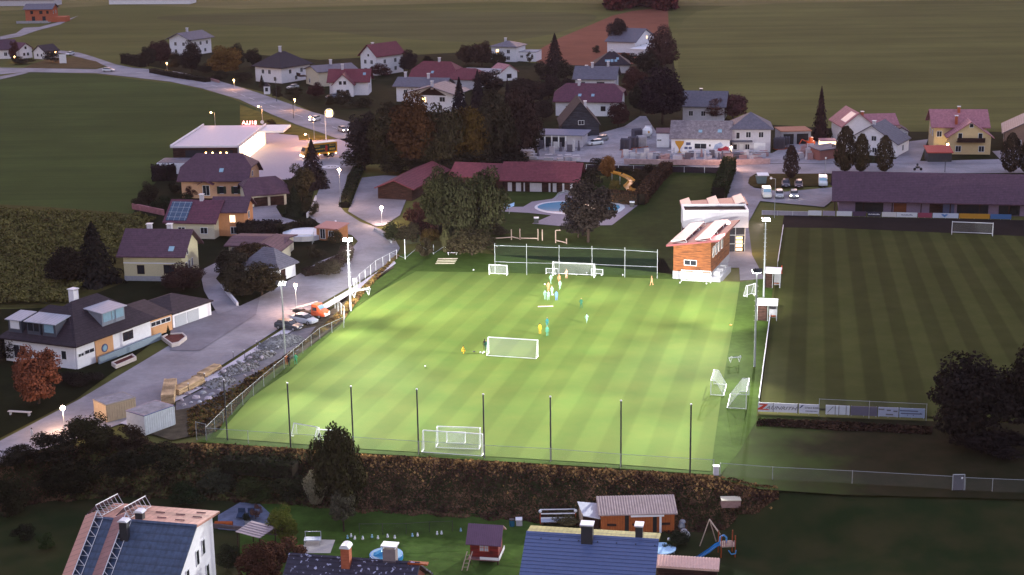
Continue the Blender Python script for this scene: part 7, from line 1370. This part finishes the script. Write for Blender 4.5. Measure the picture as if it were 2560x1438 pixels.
# ------------------------------------------------------------ foreground gardens (level LOW)
def lowhouse(name, label, cat, rl, rr_, zr, fd, bd, drop_f, drop_b, wallm, roofm, roofm2=None, ov=.5, wz=None):
    """house given by the two ends of its ridge (photo pixels) at height zr above LOW, slope lengths in plan fd (front) and bd (back)"""
    A, B = at(*rl, LOW+zr), at(*rr_, LOW+zr); d = B-A; W = d.length; rz = math.atan2(d.y, d.x); M_ = (A+B)/2; t = thing(name, label, cat, (M_.x, M_.y, LOW), rz)
    h = W/2; m = MB(); m.shell([(-h, -fd, zr-drop_f), (h, -fd, zr-drop_f), (h, 0, zr), (-h, 0, zr)], [(0, 1, 2, 3)], .22); ro = m.build('roof', roofm, t)
    m = MB(); m.shell([(h, bd, zr-drop_b), (-h, bd, zr-drop_b), (-h, .01, zr-.01), (h, .01, zr-.01)], [(0, 1, 2, 3)], .22); rb = m.build('rear_roof', roofm2 or roofm, t)
    kf, kb = drop_f/fd, drop_b/bd; m = MB(); m.extr([(-fd+ov, -.5), (bd-ov, -.5), (bd-ov, zr-kb*(bd-ov)-.25), (0, zr-.25), (-fd+ov, zr-kf*(fd-ov)-.25)], -h+ov, h-ov, 'x'); m.build('wall', wallm, t)
    m = MB(); m.extr([(-.25, zr-.02), (.25, zr-.02), (0, zr+.12)], -h, h, 'x'); m.build('ridge_cap', roofm, t)
    return t, h, ro, rb, kf, kb
M_bt = mat('blue_slate_rows', (.055, .085, .15), .45, .25, 2.5, kind='tile', p=2.0, bump=.4, world=False); M_sunpink = mat('sunset_pink_tiles', (.50, .25, .20), .7, .12, 2, kind='tile', p=2.2, bump=.4, world=False)  # rear slope tiles: pink sunset glow put into their colour
t, h, ro, rb, kf, kb = lowhouse('blue_house', 'white house with slate blue roof, pinkish rear slope and two tilted solar racks', 'house', (222, 1292), (492, 1314), 8.8, 8.5, 5.6, 6.2, .8, M_white, M_bt, M_sunpink, .6)
for y, z, m_ in ((2.4, 5.4, M_glass), (.9, 4.9, M_glass), (-1.6, 3.9, M_glass), (3.0, 2.4, M_glass)): window(t, 'R', (-h+.6, h-.6, -7.9, 4.0), y+7.9, z, .6, 1.5, pm=m_)
def rack(t, x, y0, y1, zr, k, w_, m_, lean=1.25, n=9):
    z = lambda y: zr-abs(y)*k; b = MB(); P = [(x, y0, z(y0)+.25), (x+w_, y0, z(y0)+lean), (x+w_, y1, z(y1)+lean), (x, y1, z(y1)+.25)]; b.shell(P, [(0, 1, 2, 3)], .08); o = b.build('solar_panel', m_, t); f = MB()
    for q in range(n+1):
        y = y0+(y1-y0)*q/n; f.tube((x+w_, y, z(y)+lean-.05), (x+w_+.55, y, z(y)+.12), .035, 4); f.tube((x, y, z(y)+.16), (x+w_+.55, y, z(y)+.12), .03, 4)
    f.tube((x+w_, y0, z(y0)+lean+.02), (x+w_, y1, z(y1)+lean+.02), .05, 4); f.tube((x+w_+.55, y0, z(y0)+.12), (x+w_+.55, y1, z(y1)+.12), .035, 4); f.build('panel_frame', M_trim, o)
M_pco = mat('sunset_panel', (.52, .24, .17), .35, .08, 1, kind='seamsy', p=.5)  # sunset glow on the racks put into both panel colours
rack(t, -h-.3, -8.0, -.1, 8.8, kf, 1.35, M_pco, .85); rack(t, -h+2.8, -8.0, -.1, 8.8, kf, 1.35, mat('dusk_panel', (.30, .13, .11), .3, .2, 1, kind='seamsy', p=.5), .85); rack(t, -h-.3, .3, 5.0, 8.8, kb, 1.0, M_purple, 1.2, 6); rack(t, -h+2.8, .3, 5.0, 8.8, kb, 1.0, M_purple, 1.2, 6)
for cx, cy, r_ in ((-h+5.2, .8, rb), (-h+4.7, -1.7, ro)):
    m = MB(); m.box(cx-.4, cx+.4, cy-.3, cy+.3, 7.4, 9.3); o = m.build('chimney', M_darkm, t); m = MB(); m.extr([(cx-.55, 9.45), (cx+.55, 9.45), (cx+.3, 9.65), (cx-.3, 9.65)], cy-.45, cy+.45, 'y'); m.build('chimney_cap', M_trim, o)
m = MB(); [m.box(x-.5, x+.5, y-.03, y+.03, 8.8-y*kb+.02, 8.8-y*kb+.1) for x, y in ((h-4.5, 1.6), (h-2.4, 1.3), (h-3.2, 3.2), (h-1.2, 2.8), (h-5.5, 3.4), (h-1.5, 4.4))]; m.build('snow_guard', M_maroon, rb)
# mottled dark roof
M_mot = mat('lichen_tiles', (.035, .03, .05), .6, .3, 2, kind='spots', bump=.3)
t, h, ro, rb, kf, kb = lowhouse('lichen_roof_house', 'house with very dark lichen spotted roof and salmon gable at the bottom edge', 'house', (722, 1384), (1050, 1408), 5.2, 7, 5, 4.8, 3.4, M_salmon, M_mot, M_mot, .7)
for (x, y, w_, zt, mm, arch) in ((-h+6.2, -.6, .85, 6.6, M_brick, 1), (h-3.1, .3, 1.3, 6.5, mat('taupe_render', (.25, .2, .2), .85, .1), 0)):
    m = MB(); m.box(x-w_/2, x+w_/2, y-.45, y+.45, 3.5, zt); o = m.build('chimney', mm, ro); m = MB()
    if arch: m.extr([(x+math.cos(a_)*w_*.62, zt+.05+math.sin(a_)*.4) for a_ in [k*math.pi/8 for k in range(9)]], y-.6, y+.6, 'y')
    else: m.box(x-w_/2-.15, x+w_/2+.15, y-.6, y+.6, zt+.25, zt+.37); m.box(x-w_/2, x-w_/2+.1, y-.4, y+.4, zt, zt+.25); m.box(x+w_/2-.1, x+w_/2, y-.4, y+.4, zt, zt+.25)
    m.build('chimney_cap', M_trim, o)
m = MB(); m.box(h-1.2, h+.8, -.3, .3, 5.1, 5.25); m.build('ridge_board', M_vwood, t); m = MB(); m.box(-h+7.2, -h+7.9, -2.6, -1.6, 5.2-2.1*kf+.1, 5.2-2.1*kf+.25); m.build('skylight', M_glass2, ro)
# blue metal tile roof
M_bm = mat('blue_metal_tiles', (.085, .12, .25), .35, .08, 2, kind=None)
def rows_roof(t, h, fd, zr, kf, m_, n, name='tile_rows', x0=None, x1=None):
    m = MB(); st = fd/n
    for k in range(n): y0, y1 = -k*st, -(k+1)*st; z0, z1 = zr-abs(y0)*kf+.03, zr-abs(y1)*kf+.10; m.add([(-h, y1, z1), (h, y1, z1), (h, y0, z0), (-h, y0, z0), (-h, y1, z1-.09), (h, y1, z1-.09)], [(0, 1, 2, 3), (4, 5, 1, 0)])
    return m.build(name, m_, t)
t, h, ro, rb, kf, kb = lowhouse('blue_metal_house', 'house with ribbed blue metal roof and mossy yellow green rear slope', 'house', (1316, 1330), (1647, 1350), 6.6, 8, 2.6, 5.0, .4, M_white2, M_bm, mat('mossy_tiles', (.24, .20, .06), .8, .2, 2, kind='tile', p=1.5, world=False), .5)
rows_roof(ro, h, 8, 6.6, kf, M_bm, 22)
for x, y, w_, z1 in ((-h/16, -.5, 1.15, 8.2), (h*.70, .5, .7, 8.0)):
    m = MB(); m.box(x-w_/2, x+w_/2, y-.45, y+.45, 5.2, z1-.25); o = m.build('chimney', M_darkm, ro); m = MB(); m.box(x-w_/2-.1, x+w_/2+.1, y-.6, y+.6, z1-.12, z1); m.build('chimney_cap', M_trim, o)
t.name = 'blue_metal_house'; LBH = (t, h)
m = MB(); [m.ball((x, -y, 6.6-y*kf+.15), .09, 5) for y in (.7,) for x in [-h+1.6+k*1.9 for k in range(7)]]; m.build('snow_guard', M_darkm, ro)
A = at(1640, 1386, LOW+3.2); B = at(1800, 1396, LOW+3.2); d = B-A; t = thing('annex', 'low annex with corrugated copper pink roof beside the blue metal roof', 'building', (*((A+B)/2).xy, LOW), math.atan2(d.y, d.x)); h = d.length/2
m = MB(); P = []; n_ = 44
for k in range(n_+1): P.append((-h+2*h*k/n_, 3.2+(.06 if k % 2 else -.02)))
m.extr([(p[0], p[1]) for p in P]+[(h, 3.0), (-h, 3.0)], -1.7, 0, 'y'); m.v = [(x, y, z+y*.28) for x, y, z in m.v]; m.build('roof', mat('copper_sheet', (.80, .50, .40), .55, .1), t)
m = MB(); m.box(-h+.2, h-.2, -1.5, -.3, -.4, 2.4); m.build('wall', M_dwood, t)
# long garden shed with pale corrugated roof
def px_roof(t, pts, th, m_, name='roof', parent=None):
    o = t.location; inv = t.matrix_basis.inverted(); return None
A = at(1502, 1332, LOW); B = at(1686, 1330, LOW); d = B-A; W = d.length; t = thing('garden_shed', 'long orange brown garden shed with weathered corrugated roof', 'shed', (*((A+B)/2).xy, LOW), math.atan2(d.y, d.x)+.03); h = W/2
m = MB(); m.extr([(0, -.3), (2.6, -.3), (2.6, 2.95), (0, 2.35)], -h, h, 'x'); m.build('wall', mat('shed_boards', (.36, .10, .03), .8, .2, 2, kind='vboards', p=.28), t)
m = MB(); P = [(-h-.3+(2*h+.6)*k/60, (.05 if k % 2 else 0)) for k in range(61)]; m.extr([(p[0], 2.45+p[1]) for p in P]+[(h+.3, 2.35), (-h-.3, 2.35)], -.5, 3.0, 'y'); m.v = [(x, y, z+(y)*.23) for x, y, z in m.v]; ro = m.build('roof', mat('weathered_sheet', (.33, .25, .24), .8, .15, 1.5), t)
m = MB(); m.box(-.8, h-1.2, -.45, -.38, 2.0, 2.3); m.build('fascia', M_trim, t)
for x in (-1.2, 1.9): m = MB(); m.box(x-.22, x+.22, -.06, .01, 0, 2.1); m.build('door_gap', M_black, t)
for x in (-h+1.2, -.1, h-1.0): m = MB(); m.box(x-.5, x+.5, -.25, -.02, .9, 1.1); m.build('flower_box', M_dwood, t)
m = MB(); m.box(h-1.7, h-1.45, -.3, -.22, 0, 2.0); m.build('paddle', M_trim, t)
t2 = thing('lean_to', 'lean-to with pale tarpaulin roof at the left end of the long shed', 'shed', (*at(1478, 1330, LOW).xy, LOW), .1); m = MB(); m.shell([(-.9, 0, 2.0), (1.0, -.2, 1.6), (1.0, 2.6, 2.3), (-1.2, 2.4, 2.7)], [(0, 1, 2, 3)], .08); m.build('tarpaulin', mat('pale_tarp', (.5, .5, .56), .7, .1), t2); m = MB(); m.box(-.9, .9, .3, 2.2, 0, 1.7); m.build('wall', M_dwood, t2); m = MB(); m.box(-1.05, -.9, .2, 2.3, 0, 2.1); m.build('side_board', M_log, t2)
# red playhouse
A = at(1178, 1398, LOW+.4); B = at(1244, 1400, LOW+.4); d = B-A; t = thing('playhouse', 'small dark red playhouse on stilts with pink and plum roof', 'playhouse', (*((A+B)/2).xy, LOW), math.atan2(d.y, d.x)-.08); h = d.length/2
m = MB(); m.extr([(0, .55), (2.2, .55), (2.2, 2.1), (1.1, 3.05), (0, 2.1)], -h, h, 'x'); m.build('wall', mat('red_boards', (.20, .018, .015), .75, .15, 2, kind='boards', p=.16), t)
m = MB(); m.shell([(-h-.35, -.5, 1.9), (h+.35, -.5, 1.9), (h+.35, 1.1, 3.3), (-h-.35, 1.1, 3.3)], [(0, 1, 2, 3)], .08); m.build('roof', mat('plum_sheet', (.13, .07, .12), .6, .1, 2, kind='seams', p=.2, world=False), t); m = MB(); m.shell([(-h-.35, 1.11, 3.3), (h+.35, 1.11, 3.3), (h+.35, 2.8, 2.35), (-h-.35, 2.8, 2.35)], [(0, 1, 2, 3)], .08); m.build('rear_roof', mat('sunset_plum_sheet', (.42, .26, .26), .6, .1, 2, kind='seams', p=.2, world=False), t)  # rear slope: sunset pink put into the plum sheet's colour
fr = MB(); fr.box(-.5, .5, -.05, 0, 1.1, 1.85); o = fr.build('window', xpaint((.45, .08, .02)), t); m = MB(); [m.box(x, x+.17, -.08, -.05, z, z+.28) for x in (-.42, -.22, .05, .25) for z in (1.16, 1.5)]; m.build('pane', mat('pale_pane', (.5, .52, .6), .3, .05), o)
m = MB(); m.box(-h-.15, h+.15, -.5, 2.6, .40, .52); m.build('deck', mat('deck_boards', (.2, .1, .1), .8, .1), t); m = MB(); [m.box(x-.06, x+.06, y-.06, y+.06, -.1, .4) for x in (-h, h) for y in (-.3, 2.3)]; m.build('stilts', M_dwood, t); m = MB(); t.scale = (1.08, 1.0, 1.2); m.box(-h*.25, h+.1, -.52, -.48, .5, .75); m.box(h+.12, h+.17, -.5, 2.6, .5, .8); m.build('white_railing', M_trim, t)
t = thing('ladder', 'wooden ladder leaning left of the playhouse', 'ladder', at(1160, 1428, LOW)); m = MB(); [m.tube((x, 0, 0), (x+.6, 1.2, 1.7), .05, 5) for x in (-.25, .3)]; [m.tube((-.25+k*.12, k*.24, k*.34), (.3+k*.12, k*.24, k*.34), .03, 4) for k in range(1, 5)]; m.build('rails', M_log, t)
# paddling pool, ornaments, fence posts, bins
t = thing('paddling_pool', 'bright blue paddling pool behind the lichen spotted roof', 'paddling pool', at(966, 1398, LOW)); m = MB(); m.tube((0, 0, 0), (0, 0, .6), 1.8, 20); m.build('pool_wall', xpaint((.03, .25, .55)), t); m = MB(); m.tube((0, 0, .6), (0, 0, .62), 1.65, 20); m.build('water', mat('pool_water'), t); m = MB(); m.extr([(-1.4, .6), (.2, .6), (.1, 1.3)], -.5, .3, 'y'); m.build('float', xpaint((.05, .35, .65)), t)
M_orn = [M_trim, xpaint((.25, .45, .6)), xpaint((.6, .5, .2))]; rr = random.Random(5)
for i, (x, y) in enumerate(((869, 1348), (878, 1344), (887, 1350), (907, 1350), (930, 1346), (945, 1349), (969, 1345), (987, 1348), (1031, 1343), (1044, 1342), (1093, 1338), (1104, 1337), (1152, 1330))):
    t = thing('garden_ornament', 'small pale garden ornament, %s from the left along the wire garden fence' % ORDW[i], 'ornament', at(x, y, LOW), 0, 'small ornaments along the garden fence'); m = MB(); m.ball((0, 0, .16), .15, 7, sq=1.1); m.ball((0, 0, .40), .10, 6); m.build('figure', M_orn[0 if i % 4 else 1], t)
fence('thin dark garden fence along the lower lawn', [(899, 1338), (957, 1338), (1016, 1337), (1074, 1333), (1132, 1331)], 1.4, 2.4, wire=mat('thin_wire', (.08, .08, .08), .9, 0, kind='net', p=.05), post=M_darkm, base=LOW, r=.03)
t = thing('water_barrel', 'blue lidded barrel in the grass right of the playhouse', 'barrel', at(1280, 1316, LOW)); m = MB(); m.tube((0, 0, 0), (0, 0, .75), .3, 10); m.build('body', xpaint((.01, .09, .16)), t); m = MB(); m.tube((0, 0, .75), (0, 0, .85), .32, 10); m.build('lid', M_darkm, t)
t = thing('garden_box', 'grey garden box with pale lid beside the blue barrel', 'box', at(1298, 1314, LOW)); m = MB(); m.box(-.35, .35, -.3, .5, 0, .75); m.build('body', M_conc, t); m = MB(); m.box(-.4, .35, -.35, .5, .75, .82); m.build('lid', M_trim, t)
t = thing('pergola', 'white rail terrace with a round lamp at each end', 'pergola', at(1395, 1312, LOW)); m = MB(); [m.box(-1.95, 1.95, y-.05, y+.05, z, z+.09) for y, z in ((0, 1.3), (0, .8), (1.2, 1.3))]; m.build('rail', M_trim, t); m = MB(); m.box(-1.9, 1.9, -.1, .9, .35, .42); m.build('table', mat('pale_blue_table', (.4, .45, .55), .6, .1), t)
for x in (-1.98, 1.98): m = MB(); m.box(x-.06, x+.06, -.06, .06, 0, 1.45); m.build('post', M_vwood, t); m = MB(); m.ball((x, 0, 1.65), .2, 10); m.build('globe', M_trim, t)
t = thing('compost_crate', 'slatted wooden crate with a pale lid at the edge of the dark meadow', 'crate', at(1826, 1292, LOW+1.0)); t.location.z = ground_z(t.location.x, t.location.y); m = MB(); [m.box(-1.05, 1.05, -.5, .6, .1+k*.16, .22+k*.16) for k in range(5)]; m.build('slats', mat('crate_slats', (.35, .22, .2), .8, .15), t); m = MB(); m.box(-1.1, 1.1, -.55, .7, .92, 1.0); m.build('lid', mat('pale_lid', (.65, .58, .42), .7, .08), t)
# play tower with a blue slide
t = thing('play_tower', 'wooden play tower with blue slide and swing beam in the garden', 'play tower', at(1820, 1394, LOW), .08); zb = 0
m = MB(); [m.tube((x, y, 0), (x, y, 2.5), .07, 6) for x in (-.75, .75) for y in (0, 1.4)]; m.build('posts', M_vwood, t); m = MB(); m.box(-.8, .8, -.05, 1.45, 1.2, 1.3); m.build('platform', M_log, t)
m = MB(); [m.box(-.8+k*.2, -.68+k*.2, -.08, -.04, 1.3, 1.95) for k in range(8)]; m.build('balustrade', mat('pink_slats', (.35, .2, .2), .8, .1), t)
m = MB(); SL = [(-.8, .5, 1.35), (-1.3, .4, 1.2), (-2.0, .2, .75), (-2.6, 0, .5), (-3.3, -.2, .15), (-3.8, -.3, .12)]
for a, b in zip(SL, SL[1:]): a, b = Vector(a), Vector(b); n = Vector((0, .32, 0)); u = Vector((0, 0, .16)); m.add([a+n+u, a+n, a-n, a-n+u, b+n+u, b+n, b-n, b-n+u], [(0, 1, 5, 4), (1, 2, 6, 5), (2, 3, 7, 6), (4, 5, 1, 0), (5, 6, 2, 1), (6, 7, 3, 2)])
M_bs = xpaint((.04, .26, .58)); m.build('slide', M_bs, t); m = MB(); m.path([(-.75, .9, 1.3), (-.7, .9, 2.0), (-.3, .9, 2.2), (0, .9, 1.9), (0, .9, 1.3)], .09, 6); m.build('arch', M_bs, t); m = MB(); m.path([(.0, -.2, .9), (.3, -.2, .45), (.75, -.2, .5), (.8, -.2, .9)], .06, 6); m.build('tyre_swing', M_bs, t)
m = MB(); m.tube((-.6, 1.4, 2.1), (-1.3, 3.6, 2.9), .09, 6); m.tube((-1.3, 3.6, 2.9), (-2.4, 3.2, 0), .06, 5); m.tube((-1.3, 3.6, 2.9), (-.4, 4.2, 0), .06, 5); m.build('swing_beam', M_log, t)
t = thing('trampoline', 'pale blue round trampoline beside the blue metal roof', 'trampoline', at(1655, 1385, LOW)); m = MB(); m.tube((0, 0, .6), (0, 0, .68), 1.5, 18); m.build('mat_pad', mat('pale_blue_cloth'), t); m = MB(); [m.tube((1.3*math.cos(a_), 1.3*math.sin(a_), 0), (1.3*math.cos(a_), 1.3*math.sin(a_), .6), .04, 5) for a_ in (0, 1.57, 3.14, 4.7)]; m.build('legs', M_steel, t)
t = thing('globe_lamp', 'white round garden lamp beside the long shed', 'garden lamp', at(1672, 1362, LOW)); m = MB(); m.tube((0, 0, 0), (0, 0, .5), .04); m.build('post', M_darkm, t); m = MB(); m.ball((0, 0, .65), .18, 10); m.build('globe', M_trim, t)
rr = random.Random(9)
for i, (x, y, c) in enumerate(((1694, 1296, (.06, .10, .14)), (1700, 1306, (.3, .2, .18)), (1706, 1315, (.35, .35, .4)), (1704, 1324, (.14, .16, .2)), (1710, 1338, (.4, .38, .4)), (1716, 1346, (.5, .5, .5)))):
    t = thing('garden_sack', ['dark blue covered heap at the shed corner', 'brownish sack at the right end of the shed', 'pale sack at the right end of the shed', 'dark tub below the pale sack', 'greyish tub beside the shed bushes', 'whitish bucket beside the shed bushes'][i], ['heap', 'sack', 'sack', 'tub', 'tub', 'bucket'][i], at(x, y, LOW)); m = MB(); m.ball((0, 0, .4), .42, 8, sq=.9+.3*rr.random()); m.build('bulk', xpaint(c), t)
# striped pergola roof and patio things
A = at(640, 1376, LOW+2.3); t = thing('slatted_canopy', 'canopy of grey boards beside the patio', 'canopy', (*at(642, 1374, LOW).xy, LOW), R(-32)); m = MB()
for k in range(6): m.box(-1.7, 1.7, -1.35+k*.46, -.93+k*.46, 2.2+k*.05, 2.26+k*.05)
m.build('boards', mat('grey_rose_boards', (.30, .24, .27), .8, .1), t); m = MB(); [m.tube((x, y, 0), (x, y, 2.2), .06) for x in (-1.6, 1.6) for y in (-1.2, 1.3)]; m.build('posts', M_dwood, t)
for l, x, y, n_ in (('pair of dark patio loungers', 620, 1292, 0), ('dark potted plant on the patio', 618, 1310, 1), ('rust coloured log seat on the patio edge', 560, 1315, 2)):
    t = thing(['lounger', 'potted_plant', 'rustic_bench'][n_], l, ['lounger', 'plant', 'seat'][n_], at(x, y, LOW+.1)); m = MB()
    if n_ == 0: m.box(-1.2, -.4, -.9, .9, .25, .35); m.box(-.1, .7, -.9, .9, .25, .35); m.box(-1.2, -.4, .6, .7, .35, .8); m.box(-.1, .7, .6, .7, .35, .8); m.build('pads', mat('navy_cloth', (.03, .05, .10), .9, .1), t)
    elif n_ == 1: m.tube((0, 0, 0), (0, 0, .4), .25, 8, .32); m.build('pot', M_conc, t); o = link('foliage', CR['round'][0], t); o.scale = (.5, .5, .5); o.location = (0, 0, .3); o.color = (.04, .05, .03, 1)
    else: m.tube((-1, 0, .3), (1, -.1, .3), .3, 8); m.build('log', mat('rust_log', (.35, .08, .02), .8, .2), t)
t = thing('garden_table', 'pale garden table under a light frame right of the vine tree', 'table', at(782, 1362, LOW)); m = MB(); m.box(-.9, .9, -.5, .5, .68, .74); m.build('tabletop', mat('pale_blue_table'), t); m = MB(); [m.tube((x, y, 0), (x, y, 1.3 if y > 0 else .68), .04) for x in (-.85, .85) for y in (-.4, .6)]; m.tube((-.85, .6, 1.3), (.85, .6, 1.3), .04); m.build('frame', M_steel, t)
wall('dark low garden wall below the left bank', [(270, 1216), (420, 1224), (560, 1240), (700, 1256)], .5, .3, mat('dark_stone_wall', (.10, .08, .09), .9, .2), LOW)
t = thing('garden_bench', 'long pale bench in the dark garden at the left edge', 'bench', (*at(50, 1040).xy, .1), -.2); m = MB(); m.box(-1.6, 1.6, -.25, .25, .45, .52); m.build('seat', mat('pale_stone_rim'), t); m = MB(); [m.box(x-.08, x+.08, -.2, .2, 0, .45) for x in (-1.3, 1.3)]; m.build('legs', M_conc, t)
# antenna mast on the corner house

# ------------------------------------------------------------ thin evening haze
m = MB(); m.box(-4300, 4300, -400, 5700, LOW-1.0, 900.0); hz = m.build('haze', None, None); hz.data.materials.clear()
mh = bpy.data.materials.new('haze_air'); mh.use_nodes = True; t_ = mh.node_tree; t_.nodes.clear(); o_ = t_.nodes.new('ShaderNodeOutputMaterial'); pv = t_.nodes.new('ShaderNodeVolumePrincipled')
pv.inputs['Color'].default_value = (.95, .74, .74, 1); pv.inputs['Density'].default_value = .00006; pv.inputs['Anisotropy'].default_value = .2; t_.links.new(pv.outputs[0], o_.inputs['Volume']); hz.data.materials.append(mh); tag(hz, kind='stuff')
